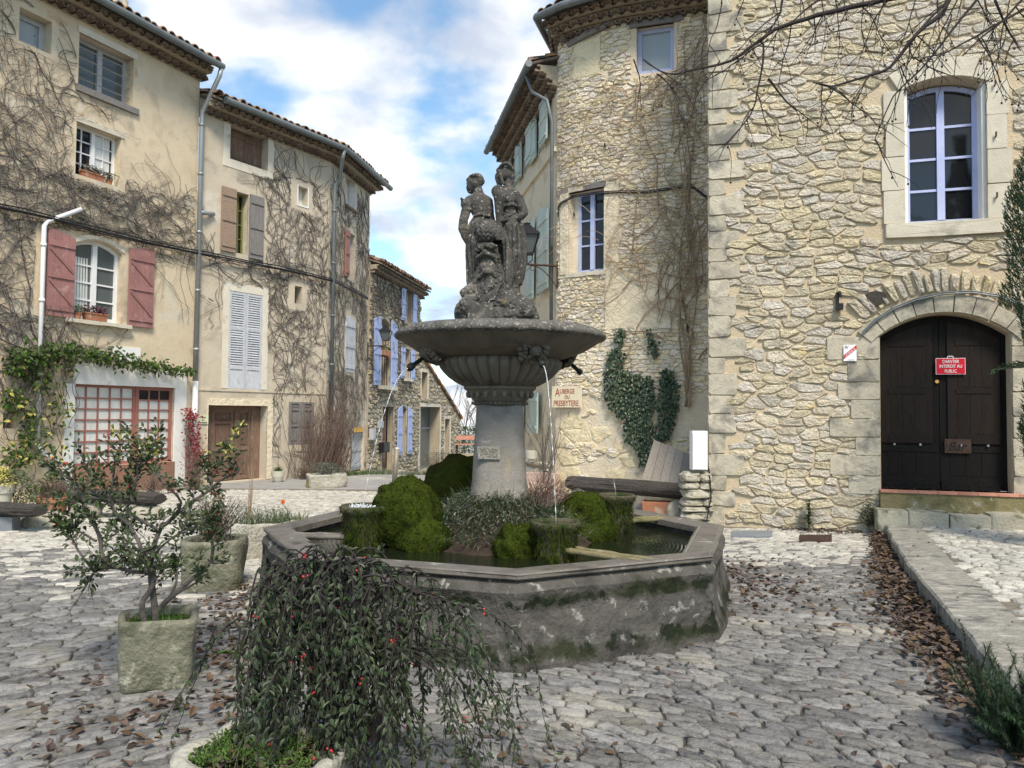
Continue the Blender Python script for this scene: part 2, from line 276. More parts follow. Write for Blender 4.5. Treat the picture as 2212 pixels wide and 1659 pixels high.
# ------------------------------------------------------------ wall frames (s along the wall, n outwards, z up)
class Fr:
    def __init__(s,pts):
        s.p=[V((x,y,0)) for x,y in pts]; s.L=[0]; s.t=[]
        for a,b in zip(s.p,s.p[1:]):
            d=b-a; s.L.append(s.L[-1]+d.length); d.normalize(); s.t.append(d)
        m=s.p[0]+s.t[0]*.1; s.sg=1 if V((s.t[0].y,-s.t[0].x,0)).dot(-m)>0 else -1
        s.N=[V((t.y,-t.x,0))*s.sg for t in s.t]; s.len=s.L[-1]
    def seg(s,x):
        for i in range(len(s.t)):
            if x<=s.L[i+1] or i==len(s.t)-1: return i
    def nrm(s,x):
        i=s.seg(x); n=s.N[i]
        if len(s.t)==1: return n
        f=(x-s.L[i])/(s.L[i+1]-s.L[i]); f=max(0,min(1,f))
        if f<.5 and i>0: n=(s.N[i-1]*(.5-f)+s.N[i]*(.5+f))
        elif f>=.5 and i<len(s.t)-1: n=(s.N[i]*(1.5-f)+s.N[i+1]*(f-.5))
        return n.normalized()
    def pt(s,x,n,z):
        i=s.seg(x); return s.p[i]+s.t[i]*(x-s.L[i])+s.nrm(x)*n+V((0,0,z))
    def sz(s,u,v,n=0):
        d=ray(u,v); best=None
        for i in range(len(s.t)):
            o=s.p[i]+s.N[i]*n; k=d.dot(s.N[i]); 
            if abs(k)<1e-6: continue
            t=(o-CAM).dot(s.N[i])/k
            if t<=0: continue
            q=CAM+d*t; x=(q-s.p[i]).dot(s.t[i])+s.L[i]
            e=max(0,s.L[i]-x,x-s.L[i+1])
            if (i==0 and x<s.L[i]) or (i==len(s.t)-1 and x>s.L[i+1]): e*=.5
            if best is None or e<best[0]: best=(e,x,q.z)
        return best[1],best[2]
    def rect(s,u0,u1,vt,vb,n=0):
        """rectangle from left/right pixel columns; top and bottom rows read at the left edge"""
        a,zt=s.sz(u0,vt,n); _,zb=s.sz(u0,vb,n); b,_=s.sz(u1,vt,n); return min(a,b),max(a,b),zb,zt
def fb(mb,fr,s0,s1,n0,n1,z0,z1,mi=0,z0b=None,z1b=None):
    z0b=z0 if z0b is None else z0b; z1b=z1 if z1b is None else z1b
    P=[fr.pt(s0,n0,z0),fr.pt(s1,n0,z0b),fr.pt(s1,n1,z0b),fr.pt(s0,n1,z0),fr.pt(s0,n0,z1),fr.pt(s1,n0,z1b),fr.pt(s1,n1,z1b),fr.pt(s0,n1,z1)]
    mb.hexa(P,mi)
def arch(sa,sb,zb,rise):
    sm=(sa+sb)/2; hw=(sb-sa)/2
    return lambda s: zb-rise*min(1,((s-sm)/hw)**2)
def wall(mb,fr,s0,s1,z0,top,ops,mi=0,ri=0,step=1.0):
    if not callable(top): tz=top; top=lambda s:tz
    cuts={s0,s1}
    for o in ops:
        cuts|={o[0],o[1]}
        if o[4]: cuts|={o[0]+(o[1]-o[0])*k/10 for k in range(11)}
    for L in fr.L: 
        if s0<L<s1: cuts.add(L)
    x=s0
    while x<s1: cuts.add(x); x+=step
    cs=[c for c in sorted(cuts) if s0<=c<=s1]
    for a,b in zip(cs,cs[1:]):
        if b-a<1e-5: continue
        m=(a+b)/2; iv=[]
        for o in ops:
            if o[0]<=m<=o[1]:
                f=arch(o[0],o[1],o[3],o[4]) if o[4] else (lambda s,z=o[3]:z)
                iv.append((o[2],f(a),f(b)))
        iv.sort(); cur=(z0,z0)
        for zb,ta,tb in iv:
            mb.quad(fr.pt(a,0,cur[0]),fr.pt(b,0,cur[1]),fr.pt(b,0,zb),fr.pt(a,0,zb),mi); cur=(ta,tb)
        mb.quad(fr.pt(a,0,cur[0]),fr.pt(b,0,cur[1]),fr.pt(b,0,top(b)),fr.pt(a,0,top(a)),mi)
    for sa,sb,za,zb,rise,dep in [o[:6] for o in ops]:
        f=arch(sa,sb,zb,rise) if rise else (lambda s:zb)
        d=dep+.03
        mb.quad(fr.pt(sa,0,za),fr.pt(sa,-d,za),fr.pt(sa,-d,f(sa)),fr.pt(sa,0,f(sa)),ri)
        mb.quad(fr.pt(sb,0,za),fr.pt(sb,0,f(sb)),fr.pt(sb,-d,f(sb)),fr.pt(sb,-d,za),ri)
        mb.quad(fr.pt(sa,0,za),fr.pt(sb,0,za),fr.pt(sb,-d,za),fr.pt(sa,-d,za),ri)
        K=10 if rise else 1
        for k in range(K):
            a=sa+(sb-sa)*k/K; b=sa+(sb-sa)*(k+1)/K
            mb.quad(fr.pt(a,0,f(a)),fr.pt(a,-d,f(a)),fr.pt(b,-d,f(b)),fr.pt(b,0,f(b)),ri)
        mb.quad(fr.pt(sa,-d-.3,za-.3),fr.pt(sb,-d-.3,za-.3),fr.pt(sb,-d-.3,zb+.3),fr.pt(sa,-d-.3,zb+.3),ri)
def shell(mb,fr,z0,H,depth,mi=0,left=True,right=True):
    if left: mb.quad(fr.pt(0,0,z0),fr.pt(0,0,H),fr.pt(0,-depth,H),fr.pt(0,-depth,z0),mi)
    if right: mb.quad(fr.pt(fr.len,0,z0),fr.pt(fr.len,-depth,z0),fr.pt(fr.len,-depth,H),fr.pt(fr.len,0,H),mi)
    mb.quad(fr.pt(0,-depth,z0),fr.pt(0,-depth,H),fr.pt(fr.len,-depth,H),fr.pt(fr.len,-depth,z0),mi)
# ------------------------------------------------------------ voronoi stones
def clip(poly,px,py,nx,ny):
    out=[]; k=len(poly)
    for i in range(k):
        a=poly[i]; b=poly[(i+1)%k]; da=(a[0]-px)*nx+(a[1]-py)*ny; db=(b[0]-px)*nx+(b[1]-py)*ny
        if da<=0: out.append(a)
        if (da<0<db) or (db<0<da): t=da/(da-db); out.append((a[0]+(b[0]-a[0])*t,a[1]+(b[1]-a[1])*t))
    return out
def cells(x0,x1,y0,y1,cw,ch,rg,jx=.32,jy=.3,drop=.12,inside=None):
    rows=[]; y=y0-ch; r=0; pts=[]
    while y<y1+ch:
        hh=ch*rg.uniform(.7,1.3); x=x0-cw*rg.random()*1.5
        while x<x1+cw:
            w=cw*rg.choice((.6,.8,1,1,1.25,1.5)); 
            if rg.random()>drop: pts.append(((x+w/2+rg.uniform(-jx,jx)*cw*.5)/cw,(y+hh/2+rg.uniform(-jy,jy)*ch)/ch))
            x+=w
        y+=hh
    grid={}
    for i,p in enumerate(pts): grid.setdefault((int(p[0]//1),int(p[1]//1)),[]).append(i)
    out=[]
    for i,p in enumerate(pts):
        X=p[0]*cw; Y=p[1]*ch
        if not(x0<=X<=x1 and y0<=Y<=y1): continue
        if inside and not inside(X,Y): continue
        poly=[(p[0]-1.1,p[1]-.9),(p[0]+1.1,p[1]-.9),(p[0]+1.1,p[1]+.9),(p[0]-1.1,p[1]+.9)]
        gx,gy=int(p[0]//1),int(p[1]//1)
        for a in range(gx-2,gx+3):
            for b in range(gy-2,gy+3):
                for j in grid.get((a,b),()):
                    if j==i: continue
                    q=pts[j]; dx=q[0]-p[0]; dy=q[1]-p[1]
                    if dx*dx+dy*dy>6: continue
                    poly=clip(poly,(p[0]+q[0])/2,(p[1]+q[1])/2,dx,dy)
                    if len(poly)<3: break
        if len(poly)>=3: out.append([(a*cw,b*ch) for a,b in poly])
    return out
def carve(poly,rects,circs):
    cx=sum(p[0] for p in poly)/len(poly); cy=sum(p[1] for p in poly)/len(poly)
    for (a,b,c,d) in rects:
        if max(p[0] for p in poly)<=a or min(p[0] for p in poly)>=b or max(p[1] for p in poly)<=c or min(p[1] for p in poly)>=d: continue
        opts=[(a-cx,(a,cy,1,0)),(cx-b,(b,cy,-1,0)),(c-cy,(cx,c,0,1)),(cy-d,(cx,d,0,-1))]
        m=max(opts,key=lambda o:o[0])
        if m[0]<-.03: return None
        poly=clip(poly,*m[1])
        if len(poly)<3: return None
    for (x,y,r,ymin) in circs:
        dx=cx-x; dy=cy-y; d=math.hypot(dx,dy)
        if cy<ymin: continue
        if d<r-.02: return None
        if d<r+.6:
            poly=clip(poly,x+dx/d*r,y+dy/d*r,-dx/d,-dy/d)
            if len(poly)<3: return None
    return poly
def stone(mb,poly,f,h,gap,rg,rings=((1,-.4),(.985,.55),(.86,1.0),(.5,1.08)),mi=0,irr=.012,rough=.25,c1=.17,tilt=1):
    n=len(poly); P=[]
    for i in range(n):
        a=poly[i]; b=poly[(i+1)%n]; L=math.hypot(b[0]-a[0],b[1]-a[1])
        if L<1e-4: continue
        P.append((a[0]*(1-c1)+b[0]*c1,a[1]*(1-c1)+b[1]*c1)); P.append((a[0]*c1+b[0]*(1-c1),a[1]*c1+b[1]*(1-c1)))
    if len(P)<5: return
    cx=sum(p[0] for p in P)/len(P); cy=sum(p[1] for p in P)/len(P)
    R=sum(math.hypot(p[0]-cx,p[1]-cy) for p in P)/len(P)
    if R<gap*1.6: return
    tilt=.08 if c1<.1 else 1; hh=h*(rg.uniform(.6,1.35) if tilt==1 else rg.uniform(.85,1.15)); tx=rg.uniform(-.5,.5)*tilt; ty=rg.uniform(-.5,.5)*tilt; o=len(mb.v); k=len(P)
    jit=[(rg.uniform(-irr,irr),rg.uniform(-irr,irr)) for _ in P]
    for (sc_,hz) in rings:
        for i,p in enumerate(P):
            dx=p[0]-cx; dy=p[1]-cy; d=math.hypot(dx,dy); q=max(.2,(d-gap)/d)*sc_
            x=cx+dx*q+jit[i][0]; y=cy+dy*q+jit[i][1]
            z=hh*hz
            if hz>0: z*=1+(tx*dx+ty*dy)/R*.5+rg.uniform(-rough,rough)
            mb.v.append(f(x,y,z))
    for r in range(len(rings)-1):
        for i in range(k):
            mb.f.append([o+r*k+i,o+r*k+(i+1)%k,o+(r+1)*k+(i+1)%k,o+(r+1)*k+i]); mb.m.append(mi)
    t=o+(len(rings)-1)*k; mb.v.append(f(cx,cy,hh*rings[-1][1]*(1+rg.uniform(-.1,.1)))); c=len(mb.v)-1
    for i in range(k): mb.f.append([t+i,t+(i+1)%k,c]); mb.m.append(mi)
def facestones(mb,fr,s0,s1,z0,z1,cw,ch,h,gap,rects=(),circs=(),inside=None,mi=0,seed=1,drop=.12,rings=None,curve=None):
    rg=random.Random(seed)
    for poly in cells(s0,s1,z0,z1,cw,ch,rg,drop=drop,inside=inside):
        poly=[(min(max(x,s0),s1),min(max(y,z0),z1)) for x,y in poly]
        p=carve(poly,rects,circs)
        if p is None: continue
        kw={'rings':rings} if rings else {}
        stone(mb,p,lambda x,y,z:fr.pt(x,z,y+ (curve(x) if curve else 0)),h,gap,rg,mi=mi,**kw)
# ------------------------------------------------------------ joinery
def window(fr,par,sa,sb,za,zb,dep,fm,gm,cols=2,rows=4,rise=0,fw=.055,leaves=2,bar=.022,name='window',label=None,extra=None):
    mb=MB(); f=arch(sa,sb,zb,rise) if rise else (lambda s:zb)
    n0,n1=-dep,-dep+.05
    fb(mb,fr,sa,sa+fw,n0,n1,za,f(sa),z1b=f(sa+fw)); fb(mb,fr,sb-fw,sb,n0,n1,za,f(sb-fw),z1b=f(sb))
    fb(mb,fr,sa+fw,sb-fw,n0,n1-.002,za,za+fw*1.3)
    K=10 if rise else 1; A,B=sa+fw,sb-fw
    for k in range(K):
        a=A+(B-A)*k/K; b=A+(B-A)*(k+1)/K
        fb(mb,fr,a,b,n0,n1-.003,f(a)-fw,f(a),z0b=f(b)-fw,z1b=f(b))
    LW=(B-A)/leaves
    for l in range(1,leaves):
        x=A+LW*l; fb(mb,fr,x-fw*.75,x+fw*.75,n0,n1+.012,za+fw*1.3,f(x)-fw)
    for l in range(leaves):
        a=A+LW*l+(fw*.75 if l else 0); b=A+LW*(l+1)-(fw*.75 if l<leaves-1 else 0)
        for c in range(1,cols):
            x=a+(b-a)*c/cols; fb(mb,fr,x-bar/2,x+bar/2,n0,n1-.015,za+fw*1.3,f(x)-fw)
        zt=f((sa+sb)/2)-fw-rise*.6
        for r in range(1,rows):
            z=za+fw+(zt-za-fw)*r/rows; fb(mb,fr,a,b,n0,n1-.012,z-bar/2,z+bar/2)
    w=mb.build(name,fm,par)
    if label: lab(w,label)
    g=MB(); q=n0+.012
    for k in range(K):
        a=A+(B-A)*k/K; b=A+(B-A)*(k+1)/K
        g.quad(fr.pt(a,q,za+fw),fr.pt(b,q,za+fw),fr.pt(b,q,f(b)-fw*.5),fr.pt(a,q,f(a)-fw*.5))
    g.build('pane',gm,w); return w
def shutter(fr,par,sa,sb,za,zb,kind,m,n=.03,th=.035,risel=0,riser=0,label=None,braces=False,flip=False,boards=None):
    """risel/riser lower the top at the left/right edge (arched heads)"""
    mb=MB(); W=sb-sa
    top=lambda s: zb-(risel*(1-(s-sa)/W)**1.6 if risel else 0)-(riser*((s-sa)/W)**1.6 if riser else 0)
    if kind=='plank':
        k=boards or max(3,int(W/.11))
        for i in range(k):
            a=sa+W*i/k+.002; b=sa+W*(i+1)/k-.002; fb(mb,fr,a,b,n,n+th,za,top(a),z1b=top(b))
        H=zb-za-max(risel,riser)
        for q in ((.07,.13),(.47,.54),(.86,.93)) if H>.9 else ((.12,.2),(.8,.88)):
            fb(mb,fr,sa+.015,sb-.015,n+th,n+th+.022,za+H*q[0],za+H*q[1])
        if braces:
            for q0,q1 in ((.13,.47),(.54,.86)):
                z0=za+H*q0; z1=za+H*q1; a,b=(sa+.03,sb-.03); w=.07
                if flip: z0,z1=z1-w,z0; 
                P=[fr.pt(a,n+th,z0 if flip else z1-w),fr.pt(b,n+th,(z1 if flip else z0)),fr.pt(b,n+th+.018,(z1 if flip else z0)),fr.pt(a,n+th+.018,z0 if flip else z1-w)]
                mb.hexa(P+[p+V((0,0,w)) for p in P])
    elif kind=='louver':
        fw=.06
        fb(mb,fr,sa,sa+fw,n,n+th,za,zb); fb(mb,fr,sb-fw,sb,n,n+th,za,zb)
        H=zb-za
        for q0,q1 in ((0,.035),(.20,.225),(.60,.63),(.97,1)): fb(mb,fr,sa+fw,sb-fw,n,n+th-.003,za+H*q0,za+H*q1)
        fb(mb,fr,sa+fw,sb-fw,n,n+th-.02,za+H*.035,za+H*.20)
        for q0,q1 in ((.225,.60),(.63,.97)):
            k=int(H*(q1-q0)/.055)
            for i in range(k):
                z=za+H*q0+H*(q1-q0)*(i+.1)/k
                P=[fr.pt(sa+fw,n+th-.005,z),fr.pt(sb-fw,n+th-.005,z),fr.pt(sb-fw,n,z+.05),fr.pt(sa+fw,n,z+.05)]
                mb.hexa([p-V((0,0,.004)) for p in P]+[p+V((0,0,.006)) for p in P])
    elif kind=='panel':
        fw=min(.09,W*.2); fb(mb,fr,sa,sa+fw,n,n+th,za,zb); fb(mb,fr,sb-fw,sb,n,n+th,za,zb); H=zb-za
        rows=(0,.05,.42,.47,.8,.84,.96,1)
        for i in range(0,8,2): fb(mb,fr,sa+fw,sb-fw,n,n+th-.002,za+H*rows[i],za+H*rows[i+1])
        for i in range(1,7,2):
            fb(mb,fr,sa+fw,sb-fw,n,n+.008,za+H*rows[i],za+H*rows[i+1]); 
            fb(mb,fr,sa+fw+.04,sb-fw-.04,n+.008,n+.022,za+H*rows[i]+.05,za+H*rows[i+1]-.05)
    o=mb.build('shutter',m,par)
    if label: lab(o,label)
    return o
def halfarch(mb,fr,s,n0,n1,z0,z1,r,th=.018,k=5,mi=0,up=1,r2=None):
    """half round tile whose axis runs outwards from the wall"""
    r2=r2 or r; o=len(mb.v)
    for (n,z,rr) in ((n0,z0,r),(n1,z1,r2)):
        for q in (rr,rr-th):
            for i in range(k+1):
                a=PI*i/k; mb.v.append(fr.pt(s-q*math.cos(a),n,z+up*q*math.sin(a)))
    m=k+1
    for i in range(k):
        mb.f.append([o+i,o+i+1,o+2*m+i+1,o+2*m+i]); mb.f.append([o+m+i,o+3*m+i,o+3*m+i+1,o+m+i+1])
        mb.f.append([o+i,o+m+i,o+m+i+1,o+i+1]); mb.f.append([o+2*m+i,o+2*m+i+1,o+3*m+i+1,o+3*m+i]); mb.m+= [mi]*4
def roof(fr,par,s0,s1,H,over,depth,pitch,rows,gut=True,rg=None,tile=True,gs=None,trough='zinc'):
    rg=rg or random.Random(3); g=MB(); tn=math.tan(rad(pitch))
    for r in range(rows):
        no=over*(r+1)/rows-.03; z=H-.10-(rows-1-r)*.125; s=s0+.1+(r%2)*.1
        while s<s1-.05:
            halfarch(g,fr,s,-.02,no+rg.uniform(-.015,.015),z-.055,z-.055+rg.uniform(-.006,.006),.092,th=.02,k=5); s+=.2
        x=s0
        while x<s1-1e-4:
            b=min(x+.5,s1); fb(g,fr,x,b,-.02,no-.05,z+.04,z+.068,mi=1); fb(g,fr,x,b,-.04,no-.11-.06*(r==0),z-.06,z+.04,mi=1); x=b
    if rows: g.build('tiled_eave',['tile_under','mortar_d'],par)
    t=MB(); x=s0
    while x<s1-1e-4:
        b=min(x+.5,s1)
        P=[fr.pt(x,over+.02,H-.03),fr.pt(b,over+.02,H-.03),fr.pt(b,-depth,H-.03+tn*(depth+over)),fr.pt(x,-depth,H-.03+tn*(depth+over))]
        t.hexa(P+[p+V((0,0,.05)) for p in P],1); x=b
    if tile:
        s=s0+.08
        while s<s1-.04:
            n=over+.06+rg.uniform(-.03,.03); z=H+.02; k=0
            while n>-depth and k<7:
                n2=n-.36; dz=(n-n2)*tn; ds=rg.uniform(-.01,.01)
                halfarch(t,fr,s+ds,n+.04,n2,z+.02+rg.uniform(-.008,.012),z+dz+.012,.098,th=.016,k=5,r2=.08); n=n2; z+=dz; k+=1
            s+=.205
    t.build('roof',['tile','tile_under'],par)
    if gut:
        a,b=gs or (s0,s1); m=MB(); K=max(2,int((b-a)/.5)); pts=[fr.pt(a+(b-a)*i/K,over+.10,H-.02) for i in range(K+1)]
        m.tube(pts,.075,10)
        for i in range(0,K,2): m.tube([pts[i]+V((0,0,0)),pts[i]+(pts[i+1]-pts[i])*.06],.081,10)
        m.build('gutter',trough,par)
def pipe(par,pts,r,m,name='downpipe',n=10,collars=()):
    mb=MB(); mb.tube(pts,r,n)
    for c in collars:
        for a,b in zip(pts,pts[1:]):
            a=V(a); b=V(b)
            if min(a.z,b.z)<=c<=max(a.z,b.z) and abs(a.z-b.z)>.3:
                t=(c-a.z)/(b.z-a.z); p=a+(b-a)*t; d=(b-a).normalized()*.03; mb.tube([p-d,p+d],r*1.22,n)
    return mb.build(name,m,par,smooth=True)
def sill(fr,par,sa,sb,z,m='dressed_pale',out=.1,h=.06,name='sill'):
    mb=MB(); k=4
    for i in range(k):
        a=sa+(sb-sa)*i/k; b=sa+(sb-sa)*(i+1)/k; fb(mb,fr,a,b,-.05,out+rnd.uniform(-.008,.008),z-h+rnd.uniform(-.006,.006),z)
    return mb.build(name,m,par)
def vines(mb,fr,n,area,holes,start,r0=.012,step=.075,steps=40,off=.02,rg=None,branch=.10,turn=.38,grav=None,dens=None,lim=2600):
    rg=rg or random.Random(5); todo=[]
    for _ in range(n):
        s,z,h,r=start(rg); todo.append((s,z,h,r,int(steps*rg.uniform(.4,1.3))))
    cnt=0
    while todo and cnt<lim:
        s,z,h,r,k=todo.pop(rg.randrange(len(todo))); P=[]; Rr=[]; o=off*rg.uniform(.5,1.5); cnt+=1; dr=0
        for i in range(k):
            P.append(fr.pt(s,o+.012*math.sin(i*.8+s*9),z)); Rr.append(r)
            dr=dr*.7+rg.uniform(-turn,turn); h+=dr*.6
            if grav: h+=(grav(s,z)-h)*.05
            s2=s+math.cos(h)*step; z2=z+math.sin(h)*step
            if not(area[0]<s2<area[1] and area[2]<z2<area[3]): break
            if any(a-.02<s2<b+.02 and c-.03<z2<d+.03 for a,b,c,d in holes):
                h+=rg.choice((1.2,-1.2)); s2=s; z2=z
                if rg.random()<.4: break
            if dens and rg.random()>dens(s2,z2) : break
            s,z=s2,z2; r=max(.0028,r*.975)
            if rg.random()<branch: todo.append((s,z,h+rg.choice((-1,1))*rg.uniform(.4,1.1),max(.003,r*.75),int((k-i)*.9)))
        if len(P)>2: mb.tube(P,Rr,3,cap=False)
def text(s,fr,sc0,z,h,m,par,n=.012,rot=0,width=None,shear=0,bold=0,name='lettering'):
    c=bpy.data.curves.new('t','FONT'); c.body=s; c.size=1; c.align_x='CENTER'; c.align_y='CENTER'; c.extrude=.01; c.shear=shear; c.offset=bold; c.space_line=1.0
    o=bpy.data.objects.new('t',c); COL.objects.link(o); bpy.context.view_layer.update()
    me=bpy.data.meshes.new_from_object(o.evaluated_get(bpy.context.evaluated_depsgraph_get())); bpy.data.objects.remove(o)
    xs=[v.co.x for v in me.vertices]; ys=[v.co.y for v in me.vertices]; ky=h/(max(ys)-min(ys)); kx=(width/(max(xs)-min(xs))) if width else ky
    mx=(max(xs)+min(xs))/2; my=(max(ys)+min(ys))/2; mb=MB(); cr,sr=math.cos(rot),math.sin(rot); right=1
    sg=fr.sg
    for v in me.vertices:
        x=(v.co.x-mx)*kx; y=(v.co.y-my)*ky; X=x*cr-y*sr; Y=x*sr+y*cr
        mb.v.append(fr.pt(sc0+sg*X,n+(v.co.z*.2+.002),z+Y))
    for p in me.polygons: mb.f.append(list(p.vertices)); mb.m.append(0)
    bpy.data.meshes.remove(me); return mb.build(name,m,par)
# ------------------------------------------------------------ ground
def gz(x,y):
    if y<18: return 0
    if y<27: return -.0080*(y-18)**2
    return max(-.648-.02*(y-27),-.9)
CX,CY=-.11,7.05
edge=[(5.25,10.93),(4.7,9.6),(3.96,7.73),(3.34,5.97),(2.86,4.63),(2.70,4.05),(2.55,3.2),(2.5,1.0),(2.6,-2)]
def edgex(y):
    for (x0,y0),(x1,y1) in zip(edge,edge[1:]):
        if y1<=y<=y0: return x0+(x1-x0)*(y-y0)/(y1-y0)
    return edge[0][0] if y>edge[0][1] else edge[-1][0]
def build_ground():
    mb=MB(); xs=[-400,-120,-40,-20]+[-14+.5*i for i in range(57)]+[20,40,120,400]; ys=[-400,-60,-10]+[-2+.5*i for i in range(89)]+[60,100,200,900]
    for j,y in enumerate(ys):
        for i,x in enumerate(xs): mb.v.append((x,y,gz(x,y)-(0 if y<45 else (y-45)*.12 if y<101 else 7+(y-100)*.02)))
    k=len(xs)
    for j in range(len(ys)-1):
        for i in range(k-1):
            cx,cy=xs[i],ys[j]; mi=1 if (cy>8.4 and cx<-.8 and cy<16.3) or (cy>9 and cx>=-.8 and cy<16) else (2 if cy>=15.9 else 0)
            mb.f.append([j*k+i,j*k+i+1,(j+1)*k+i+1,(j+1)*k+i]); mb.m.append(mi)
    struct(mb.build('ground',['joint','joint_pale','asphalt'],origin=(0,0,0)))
    rg=random.Random(11)
    def warp(x,y):
        k=.55*max(0,min(1,(7.2-y)/3.4)); return x+.10*math.sin(y*1.3), y+.22*math.sin(x*.8+y*.45)*min(1,max(0,y-3)*.3)-k*(math.sqrt((x+.35)**2+.35)-.6)
    def inv_in(x,y,m=0):
        X,Y=warp(x,y)
        if math.hypot(X-CX,Y-CY)<2.02: return False
        if Y>2.2 and Y<11.2 and X>edgex(Y)-.03: return False
        if Y<=2.2 or abs(X)>Y*.70+.5: return False
        if X>2.7 and Y>11.3: return False
        if X<-2 and Y>16.0+.15*math.sin(X): return False
        if Y>16.8: return False
        if X<-6.3+ (Y-16.9)*.453-.9: return False
        return True
    near=MB(); far=MB(); cs=cells(-10,7.5,1.0,18.5,.172,.076,rg,jx=.4,jy=.20,drop=.05,inside=inv_in)
    for poly in cs:
        x=sum(p[0] for p in poly)/len(poly); y=sum(p[1] for p in poly)/len(poly); X,Y=warp(x,y)
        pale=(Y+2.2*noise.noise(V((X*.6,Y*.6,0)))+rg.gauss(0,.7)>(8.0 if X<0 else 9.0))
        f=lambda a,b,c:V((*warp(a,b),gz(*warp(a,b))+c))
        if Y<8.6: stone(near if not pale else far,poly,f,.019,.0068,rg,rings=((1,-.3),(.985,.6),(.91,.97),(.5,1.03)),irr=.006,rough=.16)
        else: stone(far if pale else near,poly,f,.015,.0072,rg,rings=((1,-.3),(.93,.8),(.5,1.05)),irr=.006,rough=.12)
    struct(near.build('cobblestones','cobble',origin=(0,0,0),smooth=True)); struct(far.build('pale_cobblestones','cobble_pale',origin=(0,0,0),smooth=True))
    # raised terrace by the big door
    T=.2; k=MB(); P=[]
    for (x0,y0),(x1,y1) in zip(edge,edge[1:]):
        m=max(1,int(math.hypot(x1-x0,y1-y0)/.12))
        for i in range(m): t=i/m; P.append((x0+(x1-x0)*t,y0+(y1-y0)*t))
    P.append(edge[-1]); o=0
    for i,(x,y) in enumerate(P):
        w=.03*noise.noise(V((x*2,y*2,5))); nz_=.012*noise.noise(V((x*5,y*5,1)))
        for dx,z in ((-.01,-.05),(0+w,.05),(.0+w*1.2,T-.018+nz_),(.018+w,T+nz_*.4),(.25,T+.008*noise.noise(V((x*3,y*3,9)))),(.52+w,T-.004),(.53+w,T-.05)): k.v.append(V((x+dx,y+dx*.25,z)))
    for i in range(len(P)-1):
        for j in range(6): k.f.append([i*7+j,(i+1)*7+j,(i+1)*7+j+1,i*7+j+1]); k.m.append(0)
    struct(k.build('kerb','kerbstone',origin=(0,0,0)))
    t=MB()
    for (x,y),(x2,y2) in zip(P,P[1:]): t.quad((x+.4,y,T-.022),(x2+.4,y2,T-.022),(16,y2,T-.022),(16,y,T-.022))
    struct(t.build('terrace','joint_pale',origin=(0,0,0)))
    def ins(x,y):
        Y=y-.05*x
        return Y<11.2 and x>edgex(Y)+.50 and x<Y*.70+.6 and Y>2.4 and Y<11.6-.29*(x-2.96)
    c=MB(); rg=random.Random(4)
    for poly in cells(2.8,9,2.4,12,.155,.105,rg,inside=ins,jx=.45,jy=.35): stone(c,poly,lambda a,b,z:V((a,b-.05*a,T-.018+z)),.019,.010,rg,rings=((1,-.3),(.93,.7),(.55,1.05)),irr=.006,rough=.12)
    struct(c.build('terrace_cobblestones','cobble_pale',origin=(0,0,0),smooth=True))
build_ground()
# ------------------------------------------------------------ house 1: tall ochre plaster house, left
def op(fr,u0,u1,vt,vb,rise=0,dep=.28):
    a,b,c,d=fr.rect(u0,u1,vt,vb); return [a,b,c,d,rise,dep]
F1=Fr([(-10.4,9.52),(-7.04,16.93)])
h1=thing('plaster_house',(-7.6,15.6,0),'tall ochre plaster house with pink shutters and white framed shop window','house')
H1=9.35; L1=F1.len
w0=op(F1,43,114,14,88); w1=op(F1,172,291,70,182,dep=.3); w2=op(F1,166,263,262,376,dep=.25); w3=op(F1,162,266,509,688,rise=.16,dep=.2)
sh=op(F1,161,377,829,1010,dep=.14); ni=op(F1,7,37,892,926,dep=.2)
ops1=[w0,w1,w2,w3,sh,ni]
m=MB(); wall(m,F1,0,L1,-.3,H1,ops1); shell(m,F1,-.3,H1,7,left=True,right=True)
m.build('wall','plaster_a',h1)
roof(F1,h1,0,L1+.02,H1-.05,.48,4.5,17,2,rg=random.Random(31),gs=(.2,L1+.1))
window(F1,h1,*w0[:4],.26,'greypaint','glass_sky',1,1,leaves=1,fw=.1,label='grey framed top floor window at the left edge of the ochre house')
o=window(F1,h1,*w1[:4],.27,'greypaint','glass_grey',1,1,fw=.07,label='grey top floor window with horizontal rails across it')
m=MB()
for k in range(5):
    z=w1[2]+.18+.2*k; m.tube([F1.pt(w1[0],-.12,z),F1.pt(w1[1],-.12,z)],.011,5)
m.build('rail','steel',o)
sill(F1,h1,w1[0]-.05,w1[1]+.12,w1[2]-.02,m='wood_grey',out=.06,h=.12)
m=MB(); fb(m,F1,w1[0]-.04,w1[1]+.06,-.02,.025,w1[3],w1[3]+.13); m.build('lintel','cream',h1)
o=window(F1,h1,*w2[:4],.23,'whitepaint','glass_dark',2,4,fw=.05,label='small white window with sixteen panes and a flower box')
m=MB(); fb(m,F1,w2[0]-.02,w2[1]+.06,-.02,.02,w2[3],w2[3]+.1); m.build('lintel','dressed_pale',h1)
m=MB(); m.tube([F1.pt(w2[0],-.02,w2[2]+.22),F1.pt(w2[1],-.02,w2[2]+.22)],.01,5); m.build('rail','steel',o)
m=MB(); 
for q in (0,1):
    a=w2[0]+ (w2[1]-w2[0])*(.06+.5*q); b=a+(w2[1]-w2[0])*.42
    g=F1
m=MB(); a=w2[0]+(w2[1]-w2[0])*.52; b=w2[1]-.09; m.quad(F1.pt(a,-.213,w2[2]+.08),F1.pt(b,-.213,w2[2]+.08),F1.pt(b,-.213,w2[3]-.06),F1.pt(a,-.213,w2[3]-.06)); m.build('curtain','curtain',o)
